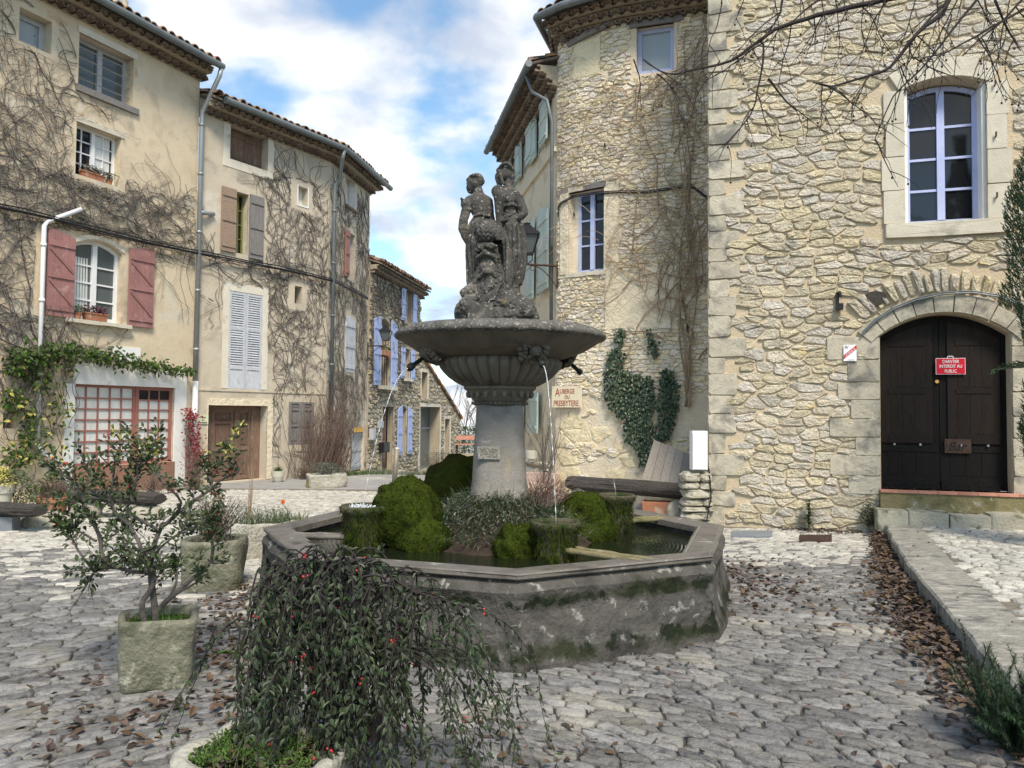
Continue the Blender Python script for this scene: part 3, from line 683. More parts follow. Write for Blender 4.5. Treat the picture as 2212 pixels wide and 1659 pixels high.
window(F1,h1,*w3[:5][:4],.18,'whitepaint','glass_grey',1,4,rise=.16,fw=.065,bar=.03,label='white arched first floor window between the pink shutters')
m=MB(); a=w3[0]+.07; b=w3[0]+.42
for k in range(6):
    x=a+(b-a)*k/6; m.quad(F1.pt(x,-.162+.004*(k%2),w3[2]+.1),F1.pt(x+.055,-.164,w3[2]+.1),F1.pt(x+.05-.02*k/6,-.164,w3[3]-.35),F1.pt(x,-.162,w3[3]-.35))
m.build('curtain','curtain',h1)
sill(F1,h1,w3[0]-.16,w3[1]+.18,w3[2]-.01,out=.12,h=.07)
m=MB(); f=arch(w3[0]-.01,w3[1]+.01,w3[3]+.02,.16)
for k in range(9):
    a=w3[0]-.04+(w3[1]-w3[0]+.08)*k/9; b=a+(w3[1]-w3[0]+.08)/9; fb(m,F1,a,b,-.02,.02,f(a),f(a)+.09,z0b=f(b),z1b=f(b)+.09)
m.build('lintel','cream',h1)
a,b,c,d=F1.rect(100,161,494,681); shutter(F1,h1,a,b-.01,c,d+.02,'plank','pinkpaint',riser=.10,braces=True,label='left pink plank shutter, folded open beside the white pipe')
a,b,c,d=F1.rect(276,330,528,698); shutter(F1,h1,a+.01,b,c-.05,d+.0,'plank','pinkpaint',risel=.08,braces=True,flip=True,label='right pink plank shutter, folded open on the ochre wall')
# shop window with white render surround
m=MB(); e=F1.sz(138,900)[0]; e2=F1.sz(400,900)[0]
for (a,b,c,d) in ((e,sh[0],.02,sh[3]+.0),(sh[1],e2,.02,sh[3]),(e+.15,e2,sh[3],sh[3]+.42)): 
    x=a
    while x<b-1e-4: y=min(b,x+.4); fb(m,F1,x,y,-.02,.03,c,d); x=y
m.build('surround','white_render',h1)
mid=sh[0]+(sh[1]-sh[0])*.605
o=window(F1,h1,sh[0],mid,sh[2],sh[3],.12,'pinkframe','curtain',5,7,leaves=1,fw=.05,bar=.028,name='shop_window',label='wide left half of the pink glazed shop front, white cloth behind the panes')
o=window(F1,h1,mid,sh[1],sh[2],sh[3],.10,'pinkframe','curtain',3,7,leaves=1,fw=.07,bar=.028,name='shop_window',label='narrow right half of the pink glazed shop front, its top row of panes dark')
m=MB(); zt=sh[3]-.07; zr=sh[3]-.07-(sh[3]-sh[2]-.14)/7; m.quad(F1.pt(mid+.07,-.084,zr),F1.pt(sh[1]-.07,-.084,zr),F1.pt(sh[1]-.07,-.084,zt),F1.pt(mid+.07,-.084,zt)); m.build('dark_pane','glass_dark',o)
m=MB(); fb(m,F1,sh[0]-.02,sh[1]+.02,-.12,.045,-.1,sh[2]-.004); m.build('window_base','brickbase',h1)
a,b,c,d=F1.rect(245,303,747,779); m=MB(); fb(m,F1,a,b,-.01,.018,c,d); tag(m.build('blank_panel','white_render'),'blank white square painted panel above the shop front','panel')
# pipes of house 1
p=lambda u,v,n=.10: F1.pt(F1.sz(u,v,n)[0],n,F1.sz(u,v,n)[1])
x=F1.sz(96,520,.1)[0]; x2=F1.sz(176,452,.1)[0]; xt=F1.sz(84,900,.1)[0]
x=(x+xt)/2
P=[F1.pt(x,.08,F1.sz(85,960,.1)[1]),F1.pt(x,.08,F1.sz(97,488,.1)[1]),F1.pt(x+.05,.09,F1.sz(103,478,.1)[1]),F1.pt(x2,.09,F1.sz(176,452,.1)[1])]
pipe(h1,P,.042,'whitepaint','drain_pipe',collars=(2.6,3.6,4.6))
pipe(h1,[F1.pt(x,.08,P[0].z),F1.pt(x+.05,.12,P[0].z-.12),F1.pt(x+.38,.25,P[0].z-.4)],.042,'whitepaint','drain_pipe')
xe=L1-.02
P=[F1.pt(L1+.05,.58,H1-.12),F1.pt(L1+.03,.55,H1-.3),F1.pt(L1,.30,H1-.75),F1.pt(xe,.12,H1-1.05),F1.pt(xe,.11,H1-1.3),F1.pt(xe,.11,2.3)]
pipe(h1,P,.052,'zinc_bright',collars=(8.0,6.9,5.6,4.3,3.0))
pipe(h1,[F1.pt(xe,.11,2.3),F1.pt(xe,.11,.2)],.06,'whitepaint','drain_pipe')
pipe(h1,[F1.pt(xe,.11,6.05),F1.pt(xe+.1,.13,6.05),F1.pt(xe+.42,.10,6.1)],.045,'zinc_bright','drain_pipe')
# chimney
c=at(247,18,16.5); m=MB()
m.box((c.x-.25,c.y,H1+.7),.3,.3,.75,rot=.4,mi=0)
ck=m.build('chimney','plaster_b',h1)
m=MB(); 
for dx in (-.22,.22):
    q=V((c.x+dx,c.y,c.z)); m.tube([q-V((0,0,.17)),q+V((0,0,.17))],.075,10)
m.tube([c-V((.22,0,0)),c+V((.22,0,0))],.06,8); m.tube([c-V((0,0,.5)),c+V((0,0,.05))],.07,8); m.build('chimney_pot','dressed',ck)
# ------------------------------------------------------------ house 2: grey beige house with louvred shutters
K2=(-4.91,20.27)
F2=Fr([(-7.03,16.945),K2]); F2b=Fr([K2,(-4.41,23.33)]); FF2=Fr([(-7.03,16.945),K2,(-4.41,23.33)])
h2=thing('shuttered_house',(-5.6,20,0),'beige plaster house with grey louvred shutters and wide brown garage door','house')
H2=8.65
a0=op(F2,498,580,266,343,dep=.28); a1=op(F2,509,537,413,546,dep=.25); a2=op(F2,496,568,627,839,dep=.06); a3=op(F2,450,578,875,1048,dep=.32)
a4=op(F2,644,665,401,441,dep=.22); a5=op(F2,637,653,617,655,dep=.2); a6=op(F2,624,679,868,961,dep=.05); a3[2]=.02
b0=op(F2b,747,771,372,441,dep=.25); b1=op(F2b,752,767,500,600,dep=.2); b2=op(F2b,746,767,680,803,rise=.12,dep=.04); b3=op(F2b,761,786,930,1035,dep=.15); b3[2]=gz(0,21.5)
m=MB(); wall(m,F2,0,F2.len,-.4,H2,[a0,a1,a2,a3,a4,a5,a6]); wall(m,F2b,0,F2b.len,-.5,H2,[b0,b1,b2,b3]); shell(m,FF2,-.5,H2,6,left=False)
m.build('wall','plaster_b',h2)
roof(FF2,h2,.02,FF2.len+.1,H2-.05,.45,4,17,2,rg=random.Random(33),gs=(.25,FF2.len+.35))
def band(fr,par,o,w,wt,m='cream',n=.012,bot=0,rt=None):
    mb=MB(); rt=rt or w
    fb(mb,fr,o[0]-w,o[0],-.02,n,o[2]-bot,o[3]); fb(mb,fr,o[1],o[1]+rt,-.02,n,o[2]-bot,o[3]); fb(mb,fr,o[0]-w,o[1]+rt,-.02,n+.001,o[3],o[3]+wt)
    if bot: fb(mb,fr,o[0],o[1],-.02,n,o[2]-bot,o[2])
    return mb.build('surround',m,par)
band(F2,h2,a0,.18,.22,bot=.2); band(F2,h2,a2,.17,.2); band(F2,h2,a1,.36,.12,bot=.12,m='plaster_b')
m=MB(); s=0
mid=(a0[0]+a0[1])/2
shutter(F2,h2,a0[0],mid,a0[2],a0[3]-.04,'plank','oldwood',n=-.26,label='left leaf of the closed brown attic shutters'); shutter(F2,h2,mid+.005,a0[1]-.0,a0[2],a0[3]-.08,'plank','oldwood',n=-.26,label='right leaf of the closed brown attic shutters')
window(F2,h2,*a1[:4],.22,'olivepaint','glass_dark',1,4,leaves=2,fw=.04,label='narrow olive green window between weathered open shutters')
q=F2.rect(477,510,400,541); shutter(F2,h2,q[0],a1[0]-.01,a1[2]-.02,a1[3]+.02,'plank','oldwood_h',boards=1,label='left weathered shutter with peeling brown paint')
q=F2.rect(537,568,420,548); shutter(F2,h2,a1[1]+.01,q[1],a1[2]-.06,a1[3]+.02,'plank','wood_grey',label='right weathered grey plank shutter')
mid=(a2[0]+a2[1])/2
shutter(F2,h2,a2[0],mid-.004,a2[2],a2[3],'louver','louver',n=-.03,label='left leaf of the tall louvred shutters'); shutter(F2,h2,mid+.004,a2[1],a2[2],a2[3],'louver','louver',n=-.03,label='right leaf of the tall louvred shutters')
gw=a3[1]-a3[0]; g=thing
for i,(q0,q1) in enumerate(((0,.17),(.175,.54),(.60,.83))):
    o=shutter(F2,h2,a3[0]+gw*q0,a3[0]+gw*q1,a3[2]+.02,a3[3]-.10,'panel','oldwood',n=-.3); o.name='garage_door'; lab(o,['narrow left leaf','wide middle leaf','right leaf'][i]+' of the brown panelled garage door')
m=MB(); fb(m,F2,a3[0],a3[1],-.31,-.25,a3[3]-.10,a3[3]); fb(m,F2,a3[0]+gw*.545,a3[0]+gw*.595,-.31,-.24,a3[2],a3[3]-.1); fb(m,F2,a3[0]+gw*.835,a3[1],-.31,-.25,a3[2],a3[3]-.1); m.build('door_frame','oldwood',h2)
band(F2,h2,a3,.02,.16,m='plaster_c',rt=.16)
m=MB(); k=0; zb=a2[2]-.03
for i in range(8):
    x=F2.len*i/8; fb(m,F2,x,x+F2.len/8,-.01,.02,zb-.04,zb)
m.build('string_course','plaster_b',h2)
m=MB(); fb(m,F2,a4[0]+.03,a4[1],-.24,-.2,a4[2],a4[3]); m.build('niche_back','white_render',h2)
m=MB(); fb(m,F2,a4[0]-.02,a4[0],-.02,.015,a4[2]-.03,a4[3]+.03); fb(m,F2,a4[1],a4[1]+.03,-.02,.015,a4[2]-.03,a4[3]+.03); fb(m,F2,a4[0],a4[1],-.02,.014,a4[2]-.04,a4[2]); m.build('niche_rim','white_render',h2)
mid=(a6[0]+a6[1])/2
for q0,q1 in ((a6[0],mid-.004),(mid+.004,a6[1])): shutter(F2,h2,q0,q1,a6[2],a6[3],'panel','wood_grey',n=-.03)
m=MB(); fb(m,F2b,b0[0],b0[1],-.27,-.25,b0[2],b0[3]); fb(m,F2b,b0[1]-.04,b0[1]-.002,-.24,-.005,b0[2],b0[3]); m.build('niche_back','white_render',h2)
m=MB(); fb(m,F2b,b0[0]-.02,b0[1]+.02,-.02,.05,b0[2]-.07,b0[2]); m.build('sill','oldwood',h2)
window(F2b,h2,*b1[:4],.18,'louver','glass_dark',1,3,leaves=1); shutter(F2b,h2,b1[0]-.3,b1[0]-.01,b1[2],b1[3],'plank','pinkframe',n=.03)
mid=(b2[0]+b2[1])/2; shutter(F2b,h2,b2[0],mid-.003,b2[2],b2[3],'plank','louver',n=-.02,risel=.1); shutter(F2b,h2,mid+.003,b2[1],b2[2],b2[3],'plank','louver',n=-.02,riser=.1)
o=shutter(F2b,h2,b3[0],b3[1],b3[2]+.05,b3[3],'plank','greypaint',n=-.12); o.name='plank_door'; lab(o,'narrow grey plank door at the corner of the beige house')
xp=F2.sz(720,600,.1)[0]
P=[F2.pt(F2.len-.02,.55,H2-.12),F2.pt(F2.len-.04,.5,H2-.35),F2.pt(xp+.1,.18,H2-.75),F2.pt(xp,.10,H2-.95),F2.pt(xp,.10,1.7)]
pipe(h2,P,.05,'zinc',collars=(7.0,5.6,4.2,2.9))
q=F2b.rect(764,783,924,934); m=MB(); fb(m,F2b,q[0],q[1],.01,.03,q[2],q[3]); tag(m.build('street_sign','signyellow'),'small yellow board above the grey plank door','sign')
# Place de la Fontaine sign
q=F2.rect(425,449,897,916); ps=thing('street_sign',F2.pt((q[0]+q[1])/2,.02,q[2]),'small pale green street name sign between shop front and garage door','sign')
m=MB(); fb(m,F2,q[0],q[1],.008,.024,q[2],q[3]); m.build('board','signgreen',ps); qm=(q[0]+q[1])/2; qh=q[3]-q[2]
text('Place',F2,qm,q[2]+qh*.78,qh*.24,'inkblack',ps,n=.026); text('de la',F2,qm,q[2]+qh*.48,qh*.15,'inkblack',ps,n=.026); text('Fontaine',F2,qm,q[2]+qh*.2,qh*.22,'inkblack',ps,n=.026)
# ------------------------------------------------------------ house 3: rubble house with blue shutters
F3=Fr([(-4.37,23.35),(-3.47,28.75)]); H3=6.25
h3=thing('rubble_house',(-4,26,-.5),'distant rubble stone house with periwinkle blue shutters, beyond the beige house','house')
c0=op(F3,872,888,620,694,dep=.2); c1=op(F3,819,841,684,833,rise=.18,dep=.3); c2=op(F3,871,884,752,818,dep=.2); c3=op(F3,825,849,878,1030,dep=.16); c4=op(F3,865,877,877,982,rise=.12,dep=.2)
c3[2]=-.25
ops3=[c0,c1,c2,c3,c4]; m=MB(); wall(m,F3,0,F3.len,-1.2,H3,ops3); shell(m,F3,-1.2,H3,5); 
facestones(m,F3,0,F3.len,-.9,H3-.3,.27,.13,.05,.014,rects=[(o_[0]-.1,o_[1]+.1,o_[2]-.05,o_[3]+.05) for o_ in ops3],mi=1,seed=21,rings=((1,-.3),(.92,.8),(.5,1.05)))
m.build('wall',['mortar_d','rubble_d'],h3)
roof(F3,h3,0,F3.len+.15,H3-.05,.35,4,18,2,rg=random.Random(35),gut=False)
def lintelarch(fr,par,o,w=.12,m='dressed_pale',n=.03):
    mb=MB(); f=arch(o[0],o[1],o[3],o[4]) if o[4] else (lambda s:o[3])
    fb(mb,fr,o[0]-w,o[0],-.02,n,o[2]-.05,f(o[0])); fb(mb,fr,o[1],o[1]+w,-.02,n,o[2]-.05,f(o[1]))
    K=8
    for k in range(K):
        a=o[0]-w+(o[1]-o[0]+2*w)*k/K; b=o[0]-w+(o[1]-o[0]+2*w)*(k+1)/K; ca=min(max(a,o[0]),o[1]); cb=min(max(b,o[0]),o[1])
        fb(mb,fr,a,b,-.02,n+.002,f(ca),f(ca)+w*1.1,z0b=f(cb),z1b=f(cb)+w*1.1)
    return mb.build('surround',m,par)
for o_ in ops3: lintelarch(F3,h3,o_,.11,'dressed')
window(F3,h3,*c0[:4],.18,'whitepaint','glass_dark',1,2,leaves=1,fw=.05); window(F3,h3,*c2[:4],.18,'whitepaint','glass_dark',1,2,leaves=1,fw=.05)
window(F3,h3,*c1[:4],.28,'cream','glass_grey',1,3,rise=.18,fw=.07); window(F3,h3,*c4[:4],.18,'whitepaint','glass_dark',1,2,rise=.12,leaves=1,fw=.05)
for o_,w in ((c0,.45),(c1,.62),(c2,.42),(c4,.48)):
    r=.14 if o_[4] else 0
    shutter(F3,h3,o_[0]-w-.02,o_[0]-.02,o_[2],o_[3],'plank','bluepaint',riser=0,risel=r,n=.06); shutter(F3,h3,o_[1]+.02,o_[1]+w+.02,o_[2],o_[3],'plank','bluepaint',riser=r,n=.06)
sill(F3,h3,c1[0]-.2,c1[1]+.2,c1[2],out=.25,h=.12); sill(F3,h3,c2[0]-.1,c2[1]+.1,c2[2],out=.15,h=.08)
o=shutter(F3,h3,c3[0],c3[0]+.75,c3[2],c3[3],'panel','oldwood',n=-.14); o.name='entrance_door'
m=MB(); 
for i in range(2): fb(m,F3,c3[0]-.1,c3[1]+.3,.0,.75-.32*i,-.62+.17*i,-.45+.17*i)
m.build('doorstep','dressed',h3)
m=MB()
for k in range(5): x=c1[0]+.02+(c1[1]-c1[0]-.04)*k/4; m.tube([F3.pt(x,-.05,c1[2]),F3.pt(x,-.05,c1[2]+.95)],.012,4)
fb(m,F3,c1[0],c1[1],-.07,-.04,c1[2]+.95,c1[2]+.98); m.build('balcony_rail','rust',h3)
q=F3.pt((c1[0]+c1[1])/2-.1,.05,c1[2]+.98); pt_=thing('flower_box',q,'small terracotta flower box hanging on the balcony rail of the rubble house','flower box')
m=MB(); fb(m,F3,c1[0]+.02,c1[1]-.12,-.04,.12,c1[2]+.98,c1[2]+1.14); m.build('box','terracotta',pt_)
m=MB()
for i in range(60): m.leaf(F3.pt(rnd.uniform(c1[0],c1[1]-.1),rnd.uniform(-.04,.12),c1[2]+1.14+rnd.random()*.1),V((rnd.uniform(-1,1),rnd.uniform(-1,1),.8)),V((0,0,1)),.06,.04)
m.build('foliage','leaf_vine',pt_)
for (u0,u1,vt,vb,mm,nm,lb,ct,th) in ((812,823,909,925,'greypaint','doorbell_panel','small grey intercom panel on the rubble wall','intercom',.03),(815,828,956,978,'black','letter_box','dark grey letter box fixed beside the rubble house door','letter box',.16),(789,800,926,950,'greypaint','meter_box','grey meter box where the rubble house meets the beige house','meter box',.12)):
    fr=F3; q=fr.rect(u0,u1,vt,vb); q=(max(q[0],.02),max(q[1],.25),q[2],q[3]); m=MB(); fb(m,fr,q[0],q[1],.05,.06+th,q[2],q[3]); fb(m,fr,q[0]+.03,q[1]-.03,.06+th,.067+th,q[2]+.04,q[3]-.04); tag(m.build(nm,mm),lb,ct)
# lean-to with glazed door
F4=Fr([(-3.47,28.77),(-2.24,33.54)]); h4=thing('stone_outbuilding',(-3,31,-.6),'low stone outbuilding with steep sloping roof edge and tall glazed door','outbuilding')
z0_=F4.sz(922,790)[1]; s0_=F4.sz(922,790)[0]; z1_=F4.sz(994,905)[1]
topf=lambda s: z1_+(F4.len-s)*(z0_-z1_)/(F4.len-s0_)
d0=op(F4,910,923,803,859,dep=.3); d1=op(F4,902,950,878,1000,dep=.5); d2=op(F4,960,971,905,990,dep=.3); d1[0]=max(.08,d1[0]); ops4=[d0,d1,d2]
d1[2]=-.55
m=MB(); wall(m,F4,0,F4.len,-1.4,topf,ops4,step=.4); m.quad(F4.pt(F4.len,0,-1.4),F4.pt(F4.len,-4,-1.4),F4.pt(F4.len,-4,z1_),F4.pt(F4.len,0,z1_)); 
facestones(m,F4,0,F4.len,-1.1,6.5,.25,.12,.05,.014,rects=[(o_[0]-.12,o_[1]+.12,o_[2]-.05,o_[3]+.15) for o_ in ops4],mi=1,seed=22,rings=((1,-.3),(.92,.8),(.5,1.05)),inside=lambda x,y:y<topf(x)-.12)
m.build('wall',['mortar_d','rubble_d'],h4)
for o_ in ops4: lintelarch(F4,h4,o_,.12,'dressed_pale')
window(F4,h4,d1[0],d1[1],d1[2],d1[3],.45,'slategrey','glass_grey',1,1,leaves=2,fw=.06,name='glazed_door'); m=MB(); fb(m,F4,d1[0],d1[1],-.46,-.39,1.0,1.08); m.build('transom','slategrey',h4)
window(F4,h4,*d0[:4],.28,'greypaint','glass_dark',1,1,leaves=1,fw=.04)
window(F4,h4,*d2[:4],.28,'greypaint','glass_dark',1,1,leaves=1,fw=.04)
m=MB(); k=24
for i in range(k):
    a=F4.len*i/k; b=F4.len*(i+1)/k+.03; P=[F4.pt(a,.12,topf(a)+.0),F4.pt(b,.12,topf(b)),F4.pt(b,-4,topf(b)),F4.pt(a,-4,topf(a))]; m.hexa(P+[p+V((0,0,.09+.02*(i%2))) for p in P])
m.build('roof','tile',h4)
# low wall, bench, hill and bushes far behind
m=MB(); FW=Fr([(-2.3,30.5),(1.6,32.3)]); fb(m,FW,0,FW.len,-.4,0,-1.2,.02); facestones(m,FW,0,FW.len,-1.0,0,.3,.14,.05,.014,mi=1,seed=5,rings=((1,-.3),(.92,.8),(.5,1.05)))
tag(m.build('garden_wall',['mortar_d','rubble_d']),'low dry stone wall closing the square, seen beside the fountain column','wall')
b=at(1006,960,29.5); m=MB()
for i in range(3): m.box(b+V((0,.12*i,.0)),.42,.05,.02,rot=.2)
m.box(b+V((.0,.34,.25)),.42,.015,.08,rot=.2)
bn=thing('garden_bench',b-V((0,0,.45)),'reddish wooden bench in front of the far low wall','bench'); m.build('seat','redtile',bn)
for x in (-.35,.35):
    m=MB(); m.box(b+V((x,.13,-.04)),.03,.15,.015,rot=.2)
    for y in (0,.26): m.box(b+V((x,y,-.25)),.03,.03,.22,rot=.2)
    m.build('leg','rust',bn)
m=MB()
ridge=[(-900+60*i,900,-60+25*math.sin(i*.7)+12*math.sin(i*1.9)+25) for i in range(31)]
for p,q in zip(ridge,ridge[1:]):
    p,q=V(p),V(q); m.quad(V((p.x,p.y,-120)),V((q.x,q.y,-120)),q,p); m.quad(p,q,q+V((0,300,-40)),p+V((0,300,-40)))
struct(m.build('hills','hill',origin=(0,0,0)))
# ------------------------------------------------------------ right: rounded rubble house R2 + cream receding wing R3 (one house)
F5=Fr([(-.13,20.3),(.86,15.22)])
CV_=[(.86,15.22),(.95,15.12),(1.08,14.98),(1.25,14.84),(1.48,14.70),(1.72,14.56),(1.96,14.43),(2.3,14.30),(2.7,14.17),(3.2,14.01),(4.2,13.7)]
F6=Fr(CV_)
h5=thing('rounded_house',(1.4,16,0),'cream rubble house with rounded corner, lilac windows and pale green shutters','house')
H5=8.7; H6=9.5
e0=op(F5,1166,1177,228,333,rise=.15,dep=.25); e1=op(F5,1134,1146,285,375,rise=.12,dep=.25); e2=op(F5,1111,1122,338,408,rise=.1,dep=.25)
e3=op(F5,1161,1174,470,640,rise=.2,dep=.3); e4=op(F5,1138,1156,852,930,dep=.25)
ops5=[e0,e1,e2,e3,e4]
m=MB(); wall(m,F5,0,F5.len,-.6,H5,ops5); shell(m,F5,-.6,H5,5,right=False); m.build('wall','plaster_c',h5)
lab(h5.children[-1],'cream rendered receding wing') if h5.children else None
for i,o_ in enumerate(ops5):
    band(F5,h5,o_,.1,.1,m='cream')
    window(F5,h5,*o_[:4],.22,'greenpaint','glass_dark',1,3,rise=o_[4],leaves=2,fw=.05)
    w=(.62,.55,.5,.85,.7)[i]; r=.16 if o_[4] else 0
    shutter(F5,h5,o_[0]-w-.02,o_[0]-.02,o_[2]-.03,o_[3],'plank','greenpaint',risel=r*1.5,n=.06); shutter(F5,h5,o_[1]+.02,min(F5.len-.05,o_[1]+w+.02),o_[2]-.03,o_[3],'plank','greenpaint',riser=r,n=.09)
m=MB(); zc=e0[2]-.35; fb(m,F5,0,F5.len,-.02,.06,zc-.1,zc); m.build('string_course','plaster_c',h5)
roof(F5,h5,-.1,F5.len+.05,H5-.05,.5,4,18,4,rg=random.Random(37))
g0=op(F6,1375,1456,60,161,dep=.2); g1=op(F6,1228,1306,417,592,dep=.26); ops6=[g0,g1]
m=MB(); wall(m,F6,0,F6.len,-.3,H6,ops6,step=.3)
rs=[(g0[0]-.1,g0[1]+.06,g0[2]-.05,g0[3]+.12),(g1[0]-.22,g1[1]+.30,g1[2]-.02,g1[3]+.12)]
blk=list(F6.rect(1240,1297,96,172)); rs.append((blk[0],blk[1],blk[2],blk[3]+.14))
pz=F6.sz(1400,584)[1]; pz2=F6.sz(1400,705)[1]; ps0=F6.sz(1308,640)[0]; ps1=F6.sz(1462,640)[0]
rs.append((ps0,ps1,pz2,pz)); 
lowz=F6.sz(1300,872)[1]; topz=F6.sz(1430,45)[1]; ts0=F6.sz(1395,45)[0]
def in6(x,y):
    if y>topz and x>ts0 and noise.noise(V((x*1.5,y*2,3)))>-.25: return False
    if y<lowz+.35*noise.noise(V((x*1.7,y*1.3,0))) : return noise.noise(V((x*2.1,y*2.6,7)))>.30
    return True
facestones(m,F6,.02,F6.len,0,H6-.3,.18,.078,.026,.009,rects=rs,inside=in6,mi=1,seed=41,drop=.08)
facestones(m,F6,.02,F6.len-.6,.02,lowz,.46,.27,.014,.010,rects=[(-1,-.9,0,1)],inside=lambda x,y:noise.noise(V((x*1.3,y*1.9,17)))>-.15,mi=2,seed=42,drop=.1)
m.build('wall',['mortar_c','rubble','plaster_r'],h5)
m=MB()
for (a,b,c,d) in ((ps0,ps1,pz2,pz),):
    K=12
    for i in range(K):
        x=a+(b-a)*i/K; y=a+(b-a)*(i+1)/K; j=.12*noise.noise(V((i*.9,0,0))); fb(m,F6,x,y,-.01,.028,c-.05+j,d+.06+.1*noise.noise(V((i*.7,4,0))))
for (a,b,c,d) in ((g1[0]-.2,g1[0],g1[2],g1[3]),(g1[1],g1[1]+.28,g1[2]-.1,g1[3]+.05)): fb(m,F6,a,b,-.01,.03,c,d)
m.build('render_patch','plaster_c',h5)
m=MB(); fb(m,F6,blk[0],blk[1],-.02,.02,blk[2],blk[3]); m.build('blocked_window','plaster_r',h5)
m=MB(); q0=F6.sz(1250,88)[0]; 
P=[F6.pt(blk[0]-.12,.04,blk[3]+.0),F6.pt((blk[0]+blk[1])/2,.05,blk[3]+.10),F6.pt(blk[1]+.3,.06,blk[3]+.2)]; m.tube(P,[.05,.07,.06],6); m.build('wood_beam','wood_grey',h5)
fbm=MB(); fb(fbm,F6,g0[0]-.14,g0[1]+.18,-.05,.05,g0[3],g0[3]+.11); fbm.build('lintel','wood_grey',h5); fbm=MB(); fb(fbm,F6,g1[0]-.3,g1[1]+.03,-.05,.055,g1[3],g1[3]+.09); fbm.build('lintel','wood_grey',h5)
window(F6,h5,*g0[:4],.18,'lilacpaint','glass_sky',1,1,leaves=1,fw=.08,label='small lilac top floor window reflecting the sky')
window(F6,h5,g1[0]+.12,g1[1],g1[2],g1[3],.24,'lilacpaint','glass_dark',1,3,fw=.06,bar=.03,label='tall lilac casement window on the rounded corner')
m=MB(); fb(m,F6,g1[0],g1[0]+.12,-.28,-.2,g1[2],g1[3]); m.build('jamb','cream',h5)
sill(F6,h5,g1[0]-.03,g1[1]+.03,g1[2],out=.05,h=.08)
roof(F6,h5,0,F6.len,H6-.05,.5,4,18,3,rg=random.Random(38),gs=(0.0,F6.len))
# gutter return at the rounded corner
A=F6.pt(0,.60,H6-.07); m=MB(); P=[A]+[V((A.x+(.95-A.x)*t,A.y+(16.6-A.y)*t,H6-.07)) for t in (.2,.5,1)]; m.tube(P,.075,10); m.build('gutter','zinc',h5)
m=MB(); 
for i in range(9):
    c=V((A.x+.25+.02*i,A.y+.15+.18*i,H6-.15)); 
    for j in range(3): m.tube([c+V((.12*j,-.01,-.13*j)),c+V((.3+.12*j,.12,-.13*j))],.085,8)
m.build('tiled_eave','tile_under',h5)
P=[F5.pt(F5.len-.35,.58,H5-.12),F5.pt(F5.len-.3,.45,H5-.5),F5.pt(F5.len-.05,.2,H5-.75),F5.pt(F5.len-.02,.10,H5-1.2),F5.pt(F5.len-.02,.09,3.1)]
pipe(h5,P,.036,'zinc')
# ------------------------------------------------------------ R1: big ashlar and rubble house with bar door
def P1(t): return (2.96+.954*t,11.6-.3*t)
F7=Fr([P1(0),P1(9)])
h7=thing('stone_house',(6,10.8,0),'big honey coloured stone house at right with lilac window above black door','house')
H7=10.2
W7=list(F7.rect(1952,2128,178,484)); D7=list(F7.rect(1900,2181,681,1057)); D7[2]=.633
wR=.12; dR=.30
ops7=[[W7[0],W7[1],W7[2],W7[3],wR,.34],[D7[0],D7[1],D7[2],D7[3],dR,.22]]
def circ_of(a,b,zb,rise):
    hw=(b-a)/2; R=(hw*hw+rise*rise)/(2*rise); return (a+b)/2,zb-R,R
m=MB(); wall(m,F7,0,F7.len,-.3,H7,ops7); m.quad(F7.pt(0,0,-.3),F7.pt(0,-5,-.3),F7.pt(0,-5,H7),F7.pt(0,0,H7))
wx,wz,wr=circ_of(W7[0],W7[1],W7[3],wR); dx_,dz_,dr_=circ_of(D7[0],D7[1],D7[3],dR)
SW=.27; DW=.26
rects=[(W7[0]-SW,W7[1]+SW+.05,W7[2]-.22,W7[3]-wR),(D7[0]-.02,D7[1]+.02,-.5,D7[3]-dR+.02),(-1,0.0,0,9)]
circs=[(wx,wz,wr+SW,W7[3]-wR-.1),(dx_,dz_,dr_+DW,D7[3]-dR-.05)]
rects+= [(W7[0]-SW,W7[0],W7[3]-wR-.3,W7[3]-wR+.12),(W7[1],W7[1]+SW,W7[3]-wR-.3,W7[3]-wR+.12)]
relief=(dx_,dz_,dr_+DW,dr_+DW+.42)
def in7(x,y):
    d=math.hypot(x-dx_,y-dz_)
    return not(relief[2]<d<relief[3] and y>D7[3]-dR+.25) and x>.34+.10*(int(y/.24)%2)
facestones(m,F7,.24,7.2,0,H7-.2,.27,.115,.028,.0135,rects=rects,circs=circs,inside=in7,mi=1,seed=51,drop=.19,rings=((1,-.3),(.985,.6),(.93,.95),(.6,1.05)),curve=lambda x:.05*math.sin(x*1.6)+.03*math.sin(x*4.1))
rg=random.Random(52)
